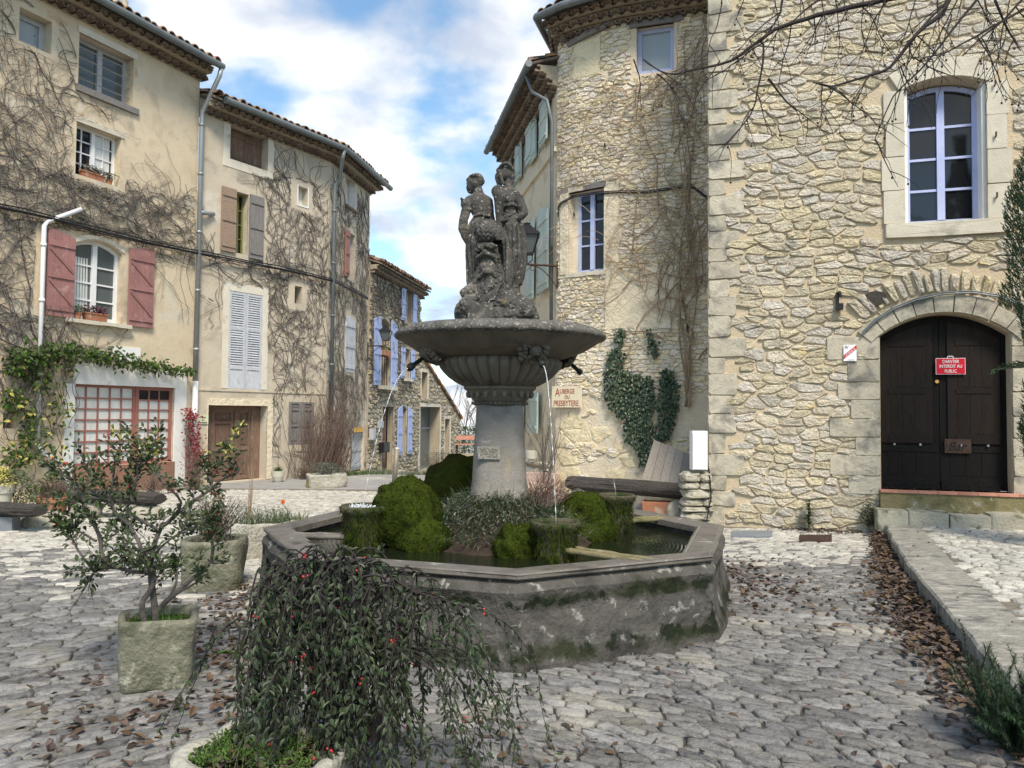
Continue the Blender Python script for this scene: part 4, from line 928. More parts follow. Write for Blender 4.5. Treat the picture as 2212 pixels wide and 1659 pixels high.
# radial relieving stones
a=rad(38)
while a<rad(142):
    da=rg.uniform(.045,.075); r0=relief[2]+.03; r1=relief[3]-rg.uniform(0,.12)
    poly=[(dx_+r0*math.cos(a),dz_+r0*math.sin(a)),(dx_+r0*math.cos(a+da),dz_+r0*math.sin(a+da)),(dx_+r1*math.cos(a+da+.02),dz_+r1*math.sin(a+da+.02)),(dx_+r1*math.cos(a+.015),dz_+r1*math.sin(a+.015))]
    if all(p[1]>D7[3]-dR+.2 for p in poly): stone(m,poly,lambda x,y,z:F7.pt(x,z,y),.05,.009,rg,mi=1)
    a+=da+.012
m.build('wall',['mortar','wallstone'],h7)
m=MB(); z=.0; i=0
while z<H7-.3:   # quoins
    hh=rg.uniform(.2,.33); w=.46 if i%2 else .30; w*=rg.uniform(.8,1.25)
    p=[(0.0,z),(w,z),(w,z+hh),(0.0,z+hh)]; stone(m,p,lambda x,y,q:F7.pt(x,q,y),.034,.008,rg,irr=.012,rings=((1,-.4),(.995,.6),(.965,1),(.6,1.02)),rough=.10,c1=.09); z+=hh; i+=1
m.build('quoins','dressed',h7)
for sgn in (-1,1):
    m=MB(); z=.55; i=0
    while z<D7[3]-dR-.05:
        hh=rg.uniform(.24,.34); hh=min(hh,D7[3]-dR-z+.02); w=.6 if i%2 else .34; w*=rg.uniform(.9,1.3); x0,x1=(D7[0]-w,D7[0]) if sgn<0 else (D7[1],D7[1]+w)
        stone(m,[(x0,z),(x1,z),(x1,z+hh),(x0,z+hh)],lambda x,y,q:F7.pt(x,q,y),.04,.007,rg,irr=.004,rings=((1,-.4),(.995,.6),(.97,1),(.6,1.02)),rough=.08,c1=.05); z+=hh; i+=1
    m.build('door_jamb','dressed',h7)
def voussoirs(cx,cz,r0,r1,half,k,h,mm,name):
    m=MB()
    for i in range(k):
        a0=PI/2+half-2*half*i/k; a1=PI/2+half-2*half*(i+1)/k; j=rg.uniform(-.02,.03); ap=[]
        for q in range(4): t=a0+(a1-a0)*q/3; ap.append((cx+r0*math.cos(t),cz+r0*math.sin(t)))
        for q in range(3,-1,-1): t=a0+(a1-a0)*q/3; ap.append((cx+(r1+j)*math.cos(t),cz+(r1+j)*math.sin(t)))
        stone(m,ap,lambda x,y,q:F7.pt(x,q,y),h,.006,rg,irr=.002,rings=((1,-.4),(.995,.7),(.975,1),(.6,1.02)),rough=.04,c1=.04)
    return m.build(name,mm,h7)
voussoirs(dx_,dz_,dr_+.01,dr_+DW,math.asin((D7[1]-D7[0])/2/dr_)+.12,9,.055,'dressed','arch_surround')
voussoirs(wx,wz,wr+.005,wr+SW,math.asin((W7[1]-W7[0])/2/wr)+.06,5,.05,'dressed_pale','arch_surround')
m=MB(); z=W7[2]
for i in range(4):
    hh=(W7[3]-wR-W7[2])/4; w=SW*rg.uniform(.9,1.3)
    for a,b in ((W7[0]-w,W7[0]),(W7[1],W7[1]+w)): stone(m,[(a,z),(b,z),(b,z+hh),(a,z+hh)],lambda x,y,q:F7.pt(x,q,y),.045,.003,rg,irr=.002,rings=((1,-.4),(.998,.7),(.985,1),(.6,1.01)),rough=.03,c1=.03)
    z+=hh
stone(m,[(W7[0]-SW,W7[2]-.2),(wx,W7[2]-.21),(W7[1]+SW,W7[2]-.2),(W7[1]+SW,W7[2]),(W7[0]-SW,W7[2])],lambda x,y,q:F7.pt(x,q,y),.07,.003,rg,irr=.004,rings=((1,-.4),(.998,.7),(.985,1),(.6,1.01)),rough=.03,c1=.03)
m.build('surround','dressed_pale',h7)
f=arch(W7[0],W7[1],W7[3],wR)
m=MB(); K=10
for (a,b) in ((W7[0]-.0,W7[0]+.045),(W7[1]-.045,W7[1])): fb(m,F7,a,b,-.32,-.03,W7[2],f((a+b)/2))
m.build('reveal','white_render',h7)
window(F7,h7,W7[0]+.045,W7[1]-.045,W7[2],W7[3]-.02,.3,'lilacpaint','glass_dark',1,4,rise=wR,fw=.065,bar=.035,label='tall lilac arched window with eight dark panes')
m=MB(); zc=.0; K=10
for k in range(3):
    m=MB(); z=(W7[2]+.28,(W7[2]+W7[3])/2+.1,W7[3]-.2)[k]; m.tube([F7.pt(W7[1]+.10,.04,z),F7.pt(W7[1]+.10,.09,z),F7.pt(W7[1]+.10,.09,z+.06)],.012,5); m.build('shutter_hinge','rust',h7)
# double door
f=arch(D7[0],D7[1],D7[3],dR); mid=dx_-.02; n0=-.20; dm=MB()
def leafdoor(a,b,nm,lb,extra):
    m=MB(); K=10
    for k in range(K):
        x=a+(b-a)*k/K; y=a+(b-a)*(k+1)/K; fb(m,F7,x,y,n0-.04,n0,D7[2]+.01,f(x)-.01,z1b=f(y)-.01)
    zl=D7[2]+.62
    for q in range(3):
        x0=a+.12+(b-a-.24)*q/3; fb(m,F7,x0+.004,x0+(b-a-.24)/3-.004,n0,n0+.006,D7[2]+.2,zl-.1)
    fb(m,F7,a+.01,b-.01,n0,n0+.02,D7[2]+.012,D7[2]+.12); fb(m,F7,a+.01,b-.01,n0,n0+.014,zl-.09,zl)
    for q in range(6): m.ball(F7.pt(a+.08+(b-a-.16)*q/5,n0+.02,D7[2]+.065),.013,6)
    o=m.build('door_leaf','doorwood',h7); lab(o,lb)
    a2,b2=extra; p=MB(); z0=zl+.03
    g=lambda s: min(f(s)-.11, f(s)-.11)
    for k in range(K):
        x=a2+(b2-a2)*k/K; y=a2+(b2-a2)*(k+1)/K; fb(p,F7,x,y,n0+.001,n0+.024,z0,g(x),z1b=g(y))
    H=D7[3]-.45-z0
    for r0,r1 in ((.10,.50),(.58,1.0)):
        for q in range(3):
            x0=a2+.13+(b2-a2-.2)*q/3; fb(p,F7,x0,x0+(b2-a2-.22)/3-.006,n0+.0241,n0+.028,z0+H*r0,z0+H*r1)
    for r0,r1 in ((.0,.085),(.515,.565),(1.01,1.08)): fb(p,F7,a2+.1,b2-.1,n0+.024,n0+.034,z0+H*r0,z0+H*r1)
    p.build('cover_panel','doorpanel',o)
    for q in (.25,.75): c=MB(); c.box(F7.pt(a2+(b2-a2)*q,n0+.03,z0-.02),.014,.014,.014); c.build('clip','steel',o)
    return o
dl=leafdoor(D7[0],mid-.004,'l','left leaf of the black double door',(D7[0]+.03,mid-.09)); dr2=leafdoor(mid+.004,D7[1],'r','right leaf of the black double door',(mid+.1,D7[1]-.08))
m=MB(); m.tube([F7.pt(mid-.03,n0+.0,D7[2]+1.52),F7.pt(mid-.03,n0+.03,D7[2]+1.52)],.025,10); m.build('door_knob','signyellow',dl)
# Bar plaque
q=F7.rect(2039,2096,948,978,n0); pb=MB(); fb(pb,F7,q[0],q[1],n0+.021,n0+.04,q[2],q[3]); fb(pb,F7,q[0]+.02,q[1]-.02,n0+.04,n0+.043,q[2]+.02,q[3]-.02); o=pb.build('bar_plaque','rust',dr2)
text('Bar',F7,(q[0]+q[1])/2,(q[2]+q[3])/2,(q[3]-q[2])*.62,'black',dr2,n=n0+.045,shear=.35,width=(q[1]-q[0])*.7,name='bar_lettering')
# CHANTIER sign
q=F7.rect(2021,2085,774,809,n0+.05); sg=thing('warning_sign',F7.pt((q[0]+q[1])/2,n0+.05,q[2]),'red warning sign reading CHANTIER INTERDIT AU PUBLIC hanging on the black door','sign')
m=MB(); fb(m,F7,q[0],q[1],n0+.05,n0+.058,q[2],q[3]); m.build('border','white',sg); m=MB(); fb(m,F7,q[0]+.006,q[1]-.006,n0+.052,n0+.061,q[2]+.006,q[3]-.006); m.build('board','red',sg)
qm=(q[0]+q[1])/2; qh=q[3]-q[2]; qw=q[1]-q[0]
for s_,z,w in (('CHANTIER',.79,.57),('INTERDIT AU',.5,.76),('PUBLIC',.2,.4)): text(s_,F7,qm,q[2]+qh*z,qh*.2,'white',sg,n=n0+.062,width=qw*w,bold=.004)
m=MB(); m.tube([F7.pt(qm-.04,n0+.05,q[3]),F7.pt(qm-.03,n0+.05,q[3]+.025),F7.pt(qm+.03,n0+.05,q[3]+.025),F7.pt(qm+.04,n0+.05,q[3])],.006,6); m.build('hanger','white',sg)
# IV LICENCE plate
q=F7.rect(1822,1850,745,780,.06); sg=thing('licence_plate_sign',F7.pt((q[0]+q[1])/2,.06,q[2]),'small white plate reading IV LICENCE with diagonal red band, left of the black door','sign')
m=MB(); fb(m,F7,q[0],q[1],.06,.068,q[2],q[3]); m.build('board','white',sg); qm=(q[0]+q[1])/2; qz=(q[2]+q[3])/2; qh=q[3]-q[2]; qw=q[1]-q[0]
m=MB(); n=.069; m.quad(F7.pt(q[0],n,q[2]+.1*qh),F7.pt(q[1],n,q[3]-.28*qh),F7.pt(q[1],n,q[3]-.02*qh),F7.pt(q[0],n,q[2]+.36*qh)); m.build('band','red',sg)
text('LICENCE',F7,qm,qz+.02*qh,qh*.14,'white',sg,n=.0695,rot=math.atan2(.62*qh,qw)); text('IV',F7,q[0]+qw*.25,q[3]-qh*.16,qh*.18,'inkblack',sg,n=.069); text('du 24 septembre 1941',F7,qm+.01,q[2]+qh*.07,qh*.035,'inkblack',sg,n=.069)
# wall light, wood disc, arch cable
q=F7.rect(1804,1819,635,670,.08); m=MB(); m.tube([F7.pt(q[0]+.02,.05,q[3]),F7.pt(q[0]+.06,.09,q[3]+.02),F7.pt(q[1]-.02,.10,q[3]-.05)],.022,6); m.tube([F7.pt(q[0]+.03,.06,q[3]),F7.pt(q[0]+.03,.07,q[2]+.05)],.025,6); fb(m,F7,q[0]+.01,q[1]+.01,.04,.15,q[2],q[2]+.09); tag(m.build('wall_lamp','black'),'small black wall fixture on the stone wall above the licence plate','lamp')
c=F7.sz(1891,644,.05); m=MB(); k=14
o=len(m.v)
for n_ in (0,.06): 
    for j in range(k): t=2*PI*j/k; r=.125*(1+.08*math.sin(3*t)); m.v.append(F7.pt(c[0]+r*1.15*math.cos(t),n_,c[1]+r*.85*math.sin(t)))
for j in range(k): m.f.append([j,(j+1)%k,k+(j+1)%k,k+j]); m.m.append(0)
m.f.append([k+j for j in range(k)]); m.m.append(0); tag(m.build('beam_end','log'),'round sawn end of a dark wooden beam set in the wall above the door','beam')
m=MB(); P=[]
for (u,v) in ((1862,722),(1895,690),(1930,668),(1980,648),(2040,635),(2100,632),(2160,641),(2215,664),(2260,700)): x,z=F7.sz(u,v,.10); P.append(F7.pt(x,.09,z))
m.tube(P,.012,6); m.tube([p+V((0,0,.025)) for p in P],.009,5); tag(m.build('arched_bar','zinc'),'thin curved metal bar arching over the black door','bar')
# steps
m=MB(); x=D7[0]-.03; i=0
while x<D7[1]+.2: fb(m,F7,x,x+.235,-.21,.16,.60,.633); x+=.24
m.build('threshold_tiles','redtile',h7)
m=MB()
for i in range(8): x=D7[0]-.03+i*.27; fb(m,F7,x,x+.27,-.3,.14,.36,.6+rg.uniform(-.002,.001))
m.build('riser','mossstone',h7)
m=MB(); x=D7[0]-.12; 
while x<D7[1]+1.6:
    w=rg.uniform(.32,.5); stone(m,[(x,.05),(x+w,.05),(x+w,.46),(x,.46)],lambda a,b,c:F7.pt(a,b,c+.2),.17,.004,rg,irr=.006,rings=((1,-.6),(1,.9),(.985,1),(.8,1.02)),rough=.02,c1=.03); x+=w
m.build('doorstep','stonestep',h7)
# ------------------------------------------------------------ fountain
C0=V((CX,CY,0)); ROTB=rad(4.5)
ft=thing('fountain',(CX,CY,0),'mossy octagonal stone fountain basin with a tall pedestal and a wide fluted bowl','fountain')
def octring(R,z,k=10,nz_=0,sd=0):
    P=[]
    for i in range(8):
        a=-PI/2+ROTB+i*PI/4; b=a+PI/4; A=V((math.cos(a),math.sin(a),0))*R; B=V((math.cos(b),math.sin(b),0))*R
        for j in range(k):
            p=C0+A+(B-A)*(j/k)+V((0,0,z)); d=(A+(B-A)*(j/k)).normalized()
            if nz_: p=p+d*nz_*noise.noise(V((p.x*2.2,p.y*2.2,z*3+sd)))+V((0,0,nz_*.3*noise.noise(V((p.x*3,p.y*3,z+8)))))
            P.append(p)
    return P
def sweep(m,rings,mi=0,close=False):
    o=len(m.v); k=len(rings[0])
    for r in rings: m.v.extend(r)
    for i in range(len(rings)-1):
        for j in range(k): m.f.append([o+i*k+j,o+i*k+(j+1)%k,o+(i+1)*k+(j+1)%k,o+(i+1)*k+j]); m.m.append(mi)
m=MB(); sweep(m,[octring(R,z,12,n) for R,z,n in ((2.15,-.1,.05),(2.16,.04,.06),(2.15,.10,.05),(2.13,.16,.04),(2.115,.26,.03),(2.10,.36,.03),(2.105,.45,.03),(2.12,.50,.04),(2.10,.535,.03),(2.05,.57,.02),(2.03,.585,0),(1.9,.585,0),(1.88,.5,.02),(1.88,.2,.02))]); m.build('basin','basin_stone',ft,smooth=False)
m=MB(); sweep(m,[octring(R,z,12,n) for R,z,n in ((1.86,.56,0),(2.085,.578,.01),(2.10,.588,.02),(2.10,.612,.02),(2.08,.622,.012),(1.9,.620,.004),(1.85,.612,.01),(1.845,.56,.01))]); m.build('rim','basin_rim',ft)
for i in range(0,8):
    a=-PI/2+ROTB+i*PI/4
    if i in (0,1,2,6,7): # lead strips along parts of the rim
        b=a+PI/4; A=C0+V((math.cos(a),math.sin(a),0))*2.07; B=C0+V((math.cos(b),math.sin(b),0))*2.07
        for f_ in ((1,.905) if i==1 else (1.012,)): 
            m=MB()
            A2=C0+(A-C0)*f_; B2=C0+(B-C0)*f_; m.tube([A2+V((0,0,.615)),B2+V((0,0,.615))],.010,4); m.build('metal_strip','basin_rim' if i!=1 else 'steel',ft)
m=MB(); P=octring(1.885,.515,1); m.add(P,[tuple(range(8))]); wt=m.build('water','water_surface'); struct(wt)
m=MB(); P=octring(1.88,.25,1); m.add(P,[tuple(range(8))]); m.build('basin_floor','basin_rim',ft)
# pedestal
def sup(n=3.2,rot=rad(3)):
    return lambda a,r,z,i:1/((abs(math.cos(a-rot))**n+abs(math.sin(a-rot))**n)**(1/n))
m=MB(); prof=[(.30,.4),(.27,.85),(.262,.95)]+[(.250-.037*t,1.0+.725*t) for t in [i/14 for i in range(15)]]; m.lathe(C0,prof,48,shape=sup()); pd=m.build('pedestal','shaft_stone',ft,smooth=True)
m=MB(); A=at(1033,964,6.805); B=at(1080,992,6.795)
y0=CY-.262; m.hexa([V((A.x,y0,B.z)),V((B.x,y0,B.z)),V((B.x,y0+.03,B.z)),V((A.x,y0+.03,B.z)),V((A.x-.008,y0+.002,A.z)),V((B.x+.004,y0+.002,A.z)),V((B.x,y0+.03,A.z)),V((A.x,y0+.03,A.z))]); pq=m.build('plaque','kerbstone',pd)
FP_=Fr([(A.x,y0),(B.x,y0)]); w_=(B.x-A.x)
text('EAU NON',FP_,w_/2,A.z-(A.z-B.z)*.3,.035,'shaft_stone',pd,n=.0,width=w_*.75); text('POTABLE',FP_,w_/2,A.z-(A.z-B.z)*.72,.035,'shaft_stone',pd,n=.0,width=w_*.8)
m=MB(); m.lathe(C0,[(.215,1.715),(.235,1.722),(.25,1.74),(.235,1.755),(.245,1.762),(.262,1.785),(.272,1.815),(.31,1.858),(.33,1.872),(.335,1.888),(.32,1.9)],64)
for i in range(40): a=2*PI*i/40; m.ball(C0+V((.25*math.cos(a),.25*math.sin(a),1.741)),.014,6)
for i in range(22): a=2*PI*i/22; m.ball(C0+V((.292*math.cos(a),.292*math.sin(a),1.822)),.026,8,sq=(.8,.8,1.3))
m.build('neck_moulding','bowl_stone',ft)
flute=lambda a,r,z,i: 1+(.085*(abs(math.cos(a*17))**.55)-.045 if 1.89<z<2.135 else 0)
m=MB(); m.lathe(C0,[(.30,1.89),(.335,1.9),(.40,1.935),(.455,1.975),(.50,2.02),(.53,2.06),(.545,2.095),(.548,2.118),(.53,2.13),(.545,2.14)],408,shape=flute,cap=False); m.build('fluted_bowl','bowl_stone',ft,smooth=True)
chip=lambda a,r,z,i: 1+(.006*noise.noise(V((math.cos(a)*9,math.sin(a)*9,z*9))) if z>2.3 else 0)
m=MB(); m.lathe(C0,[(.50,2.135),(.565,2.15),(.62,2.165),(.70,2.19),(.78,2.225),(.86,2.272),(.925,2.315)],96,cap=False); m.build('bowl','bowl_stone',ft,smooth=True)
m=MB(); m.lathe(C0,[(.922,2.313),(.955,2.322),(.968,2.338),(.962,2.362),(.94,2.385),(.90,2.405),(.86,2.42),(.81,2.425),(.80,2.405),(.5,2.39),(.01,2.39)],128,shape=chip,cap=False); m.build('bowl_lip','lichen_stone',ft,smooth=True)
angs=[('near right',25),('far right',115),('far left',205),('near left',-65)]
rg=random.Random(8)
for nm,an in angs:
    d=V((math.sin(rad(an)),-math.cos(rad(an)),0)); t=V((-d.y,d.x,0)); up=V((0,0,1)); nn=(d*.75-up*.62).normalized(); e=(up*.75+d*.62).normalized()
    c=C0+d*.70+V((0,0,2.185)); m=MB(); m.ball(c+nn*.01,.062,12,nz=.3)
    for k in range(15):
        a=2*PI*k/15; r=.085+.012*(k%2); q=c+t*r*math.cos(a)+e*r*math.sin(a)+nn*.01; m.ball(q,.027,8,nz=.5)
        q2=c+t*r*1.38*math.cos(a+.2)+e*r*1.3*math.sin(a+.2); m.ball(q2,.026,8,nz=.5)
    for sx in(-1,1): m.ball(c+nn*.06+t*sx*.026+e*.02,.014,6); 
    m.ball(c+nn*.07+e*.0,.018,6); 
    for q in range(7): m.tube([c+nn*.05+t*(-.05+.017*q)-e*.02,c+nn*.045+t*(-.07+.024*q)-e*.08],[.009,.005],5)
    lab(m.build('lion_mask','bowl_stone',ft,smooth=True),nm+' carved mask under the bowl')
    s0=c+nn*.05-e*.015; s1=C0+d*.855+V((0,0,2.045)); m=MB(); dd=(s1-s0); 
    m.tube([s0,s0+dd*.75,s0+dd*.78,s1,s1+dd*.02],[.019,.019,.03,.028,.024],10); 
    if nm=='near left': m.ball(s1,.034,8,nz=.6)
    m.build('spout','bronze',ft,smooth=True)
    # moss covered pot receiving the jet
    R_={25:1.09,115:1.25,205:1.2,-65:1.25}[an]; pc=C0+d*R_; zt=.865 if an!=25 else .81
    m=MB(); sh_=lambda a,r,z,i:1+.07*noise.noise(V((math.cos(a)*2+an,math.sin(a)*2,z*6)))
    m.lathe(pc,[(.155,.42),(.15,.55),(.155,.68),(.17,zt-.07),(.195,zt-.045),(.2,zt-.01),(.185,zt+.004),(.165,zt),(.155,zt-.05),(.14,zt-.05)],28,shape=sh_); pot=m.build('moss_pot','mossstone_dark',ft,smooth=True); lab(pot,nm+' moss covered pot catching a water jet')
    m=MB()
    for k in range(1500):
        a=rg.random()*2*PI; z=rg.uniform(.5,zt); r=.16+.04*max(0,(z-zt+.08)/.08)
        p=pc+V((r*math.cos(a),r*math.sin(a),z)); o_=V((math.cos(a),math.sin(a),0)); m.blade(p,o_*.5+V((0,0,-.6+rg.uniform(-.2,.8)*(z>zt-.05)))+V((rg.uniform(-.3,.3),rg.uniform(-.3,.3),0)),rg.uniform(.02,.075),.008,droop=.9,n=3)
    m.build('moss_strands','moss',pot)
    m=MB(); m.lathe(pc,[(.16,zt-.022),(.01,zt-.02)],20,cap=False)
    if an==-65:
        for k in range(80): a=rg.random()*6.28; r=.14*rg.random()**.5; m.ball(pc+V((r*math.cos(a),r*math.sin(a),zt-.015+rg.random()*.02)),rg.uniform(.004,.011),5)
        m.build('pot_water','water_jet',pot,smooth=True)
    else: m.build('pot_water','water_surface',pot)
    # pair of stone bars from the pot to the rim
    m=MB()
    base=pc+V((0,0,.60))
    outd={25:V((.75,-.66,0)),115:V((1,.45,0)),205:V((-.4,1,0)),-65:V((-1,.02,0))}[an].normalized(); side=V((-outd.y,outd.x,0))
    for q in (-.045,.055):
        a=base+outd*.1+side*q; L_=0
        while (a+outd*L_-C0-V((0,0,.6))).length<1.86: L_+=.03
        pts=[a+outd*L_*k/8+V((0,0,.018*math.sin(k))) for k in range(9)]; m.tube([V((p.x,p.y,.606)) for p in pts],[.024+.004*math.sin(k*2.1) for k in range(9)],6)
    m.build('stone_bar','mossstone' if an!=-65 else 'basin_rim',ft,smooth=True)
    # the jet itself
    m=MB(); r0=(s1-C0); r0=math.hypot(r0.x,r0.y); pts=[]; rs=[]
    for k in range(34):
        t_=k/33*.86; rr=r0+.01+(R_-r0)*t_/1.0; z=2.04-.10*t_-(2.04-.10-zt+.02)*t_*t_
        pts.append(C0+d*rr+V((rg.uniform(-.002,.002),rg.uniform(-.002,.002),z))); rs.append(.0055+.0028*math.sin(k*2.4)+.001*rg.random())
    rs=[.0055+.0024*math.sin(k*2.4)+.001*rg.random() for k in range(120)]; pts=[]; rr_=[]
    for k in range(120):
        t_=k/119; rr=r0+.01+(R_-r0)*t_; z=2.04-.10*t_-(2.04-.10-zt+.02)*t_*t_; pts.append(C0+d*rr+V((rg.uniform(-.0015,.0015),rg.uniform(-.0015,.0015),z))); rr_.append(.0038+.0014*math.sin(k*1.9) if t_<.5 else (.0012+.0048*max(0,math.sin(k*.9))**2))
    m.tube(pts,rr_,6)
    o=m.build('water_jet','water_jet',smooth=True)
    tag(o,{25:'thin water jet falling from the spout nearest the viewer, right of the column',115:'water jet at the right rear, falling to the pot by the log bench',205:'water jet falling behind the column, seen against the stone outbuilding',-65:'bright water jet arching from the left spout into the left moss pot'}[an],'water jet','water jets of the fountain')
# rocky island under the pedestal
m=MB(); m.lathe(C0,[(.95,.4),(.85,.52),(.70,.60),(.5,.72),(.36,.84),(.24,.90)],40,shape=lambda a,r,z,i:1+.14*noise.noise(V((math.cos(a)*3,math.sin(a)*3,z*4)))); m.build('rock_base','soil',ft)
def mound(c,rx,ry,rz,mm,lb,n=2600,seed=1,zmin=.47):
    rg=random.Random(seed); c=V(c); th=thing('moss_mound',(c.x,c.y,.5),lb,'moss mound','moss mounds in the fountain'); m=MB()
    def surf(a,t):
        d=V((math.sin(t)*math.cos(a),math.sin(t)*math.sin(a),math.cos(t))); k=1+.24*noise.noise(d*1.7+c*3)+.09*noise.noise(d*5+c)
        return c+V((d.x*rx,d.y*ry,d.z*rz))*k,d
    o=0; K=40; T=22
    for i in range(T+1):
        for j in range(K): m.v.append(surf(2*PI*j/K,PI*.78*i/T+.001)[0])
    for i in range(T):
        for j in range(K): m.f.append([i*K+j,(i+1)*K+j,(i+1)*K+(j+1)%K,i*K+(j+1)%K]); m.m.append(0)
    m.build('cushion',mm,th,smooth=True); m=MB()
    for k in range(n):
        a=rg.random()*2*PI; t=math.acos(1-1.65*rg.random()); p,d=surf(a,t)
        if p.z<zmin: continue
        q=(d*.55+V((rg.uniform(-.5,.5),rg.uniform(-.5,.5),rg.uniform(-.7,.2)))); m.blade(p-d*.004,q,rg.uniform(.012,.03),.009,droop=.7,n=2)
    m.build('moss_tufts',mm,th); return th
mound((-.88,6.62,.76),.29,.27,.35,'moss','biggest bright green moss mound, just right of the left moss pot',3600,1)
mound((-.72,6.45,.58),.24,.16,.2,'moss','low moss ledge at the foot of the biggest green mound, above the water',1500,12)
mound((-.52,7.75,.86),.38,.32,.38,'moss_rust','rust tinged moss mound behind the left side of the column',2600,2)
mound((.66,7.15,.60),.31,.27,.33,'moss','domed green moss mound right of the column, in front of the log bench',3400,3)
mound((.06,6.22,.58),.19,.17,.20,'moss','small moss mound left of the near right moss pot, low by the water',1800,4)
m=MB(); rg=random.Random(77)
for k in range(2600):
    a=rg.uniform(-PI,0) if rg.random()<.8 else rg.uniform(0,PI); r=.25+.6*rg.random()**1.2; p=C0+V((r*math.cos(a)*1.0,r*math.sin(a)*.95,1.0-.5*r+rg.uniform(-.02,.03)))
    l=rg.uniform(.08,.24); d=V((math.cos(a)*.6+rg.uniform(-.5,.5),math.sin(a)*.6+rg.uniform(-.5,.5),rg.uniform(.2,1.1))); m.blade(p,d,l,.006,droop=1.3,n=4,mi=0 if rg.random()<.55 else 1)
for k in range(2600):
    a=rg.uniform(-PI,PI); r=.26+.55*rg.random(); p=C0+V((r*math.cos(a),r*math.sin(a),.97-.5*r+rg.random()*.14)); m.leaf(p,V((rg.uniform(-1,1),rg.uniform(-1,1),rg.uniform(-.3,.7))),V((0,0,1)),rg.uniform(.025,.05),.014,mi=2 if rg.random()<.5 else 1)
for k in range(170):
    a=rg.uniform(-.9,.5); r=.3+.3*rg.random(); p=C0+V((r*math.cos(a),r*math.sin(a),.85)); q=p+V((rg.uniform(-.1,.2),rg.uniform(-.15,.1),rg.uniform(.08,.24))); m.tube([p,p+(q-p)*.5+V((rg.uniform(-.02,.02),0,.02)),q],[.003,.0025,.0015],3,mi=3)
tag(m.build('wild_grass',['grass','leaf_grey','leaf_dark','redtwig']),'tangle of wild grass and weeds around the foot of the fountain column','grass',kind='stuff')
# ------------------------------------------------------------ statue
KS=.000951
def SP(cx,cy,dy=0): return V((CX+(cx-674)*KS,CY+dy,4.014-KS*cy))
def remesh(mb,voxel,fold=None,smooth=6):
    me=bpy.data.meshes.new('t'); me.from_pydata([tuple(p) for p in mb.v],[],mb.f); ob=bpy.data.objects.new('t',me); COL.objects.link(ob)
    r=ob.modifiers.new('r','REMESH'); r.mode='VOXEL'; r.voxel_size=voxel; s_=ob.modifiers.new('s','SMOOTH'); s_.iterations=smooth; s_.factor=.5
    bpy.context.view_layer.update(); ev=ob.evaluated_get(bpy.context.evaluated_depsgraph_get()); m2=bpy.data.meshes.new_from_object(ev)
    out=MB(); nr=[v.normal.copy() for v in m2.vertices]
    for v in m2.vertices:
        p=v.co.copy(); 
        if fold: p=p+nr[v.index]*fold(p,nr[v.index])
        out.v.append(p)
    for q in m2.polygons: out.f.append(list(q.vertices)); out.m.append(0)
    bpy.data.objects.remove(ob); bpy.data.meshes.remove(me); bpy.data.meshes.remove(m2); return out
def cap(m,pts,dy,n=14,dz=1.0):
    P=[SP(a,b,dy+(c if len(q)>3 else 0)) for q in pts for (a,b,c) in [(q[0],q[1],q[3] if len(q)>3 else 0)]]; Rr=[q[2]*KS*1.04 for q in pts]
    # densify
    D=[];E=[]
    for i in range(len(P)-1):
        for k in range(4): D.append(P[i]+(P[i+1]-P[i])*k/4); E.append(Rr[i]+(Rr[i+1]-Rr[i])*k/4)
    D.append(P[-1]); E.append(Rr[-1]); m.tube(D,E,n); m.ball(P[0],Rr[0],n); m.ball(P[-1],Rr[-1],n)
    for p,r in zip(P[1:-1],Rr[1:-1]): m.ball(p,r,n)
def ell(m,x,y,rx,rz,dy,ry=None,n=16): m.ball(SP(x,y,dy),1,n,sq=(rx*KS,(ry or rx)*KS,rz*KS))
st=thing('statue_group',(CX,CY,2.41),'grey stone statue of two robed women with a jug on top of the fountain bowl','statue')
def foldf(cx_,z0,z1,cyy,amp=.009,k=13):
    def f(p,n):
        if p.z>z1 or p.z<z0: return .002*noise.noise(p*45)
        a=math.atan2(p.y-cyy,p.x-cx_); w=min(1,(z1-p.z)/.10)
        q=math.sin(a*k+2.6*noise.noise(p*4)+p.z*2.5); return w*amp*(abs(q)**.6*(1 if q>0 else -1)-.2)+.003*noise.noise(p*22)
    return f
# left woman, seen from behind her shoulder, head turned left
m=MB(); D=.05
ell(m,405,222,80,88,D,74); ell(m,376,262,50,60,D-.0,52); ell(m,362,312,26,22,D); ell(m,331,275,11,13,D); ell(m,335,300,11,7,D); ell(m,430,205,70,74,D,72); ell(m,480,212,28,31,D,26); ell(m,352,235,30,14,D)
for k in range(7): t=k/6; cap(m,[(335+130*t,195-28*math.sin(PI*t)+22*t,15,-.070*math.sin(PI*t)),(350+130*t,188-28*math.sin(PI*t)+24*t,17,-.072*math.sin(PI*t))],D,8)
cap(m,[(432,285,44),(445,370,50)],D); cap(m,[(445,275,30,-.01),(480,360,26,-.02)],D); cap(m,[(358,410,52),(440,385,70),(525,420,62)],D); cap(m,[(435,425,98),(465,500,88),(482,572,76)],D,18); cap(m,[(505,420,66),(528,500,52),(520,600,56)],D)
ell(m,338,448,66,62,D-.02,58); ell(m,298,432,26,42,D-.02); 
for k in range(5): ell(m,282+7*k,400+8*k,15,17,D-.05+.02*k,15,8)
ell(m,335,508,56,20,D-.03); cap(m,[(330,500,46),(303,600,43),(298,690,39),(322,765,30),(345,815,24)],D-.03); ell(m,350,832,22,32,D-.02)
cap(m,[(545,450,46),(562,560,40),(590,640,30)],D-.03)
cap(m,[(482,575,82),(460,660,104),(445,800,112),(435,950,104),(420,1100,84),(402,1215,64)],D,20); cap(m,[(405,575,11,-.075),(480,560,13,-.09),(552,575,11,-.075)],D,8)
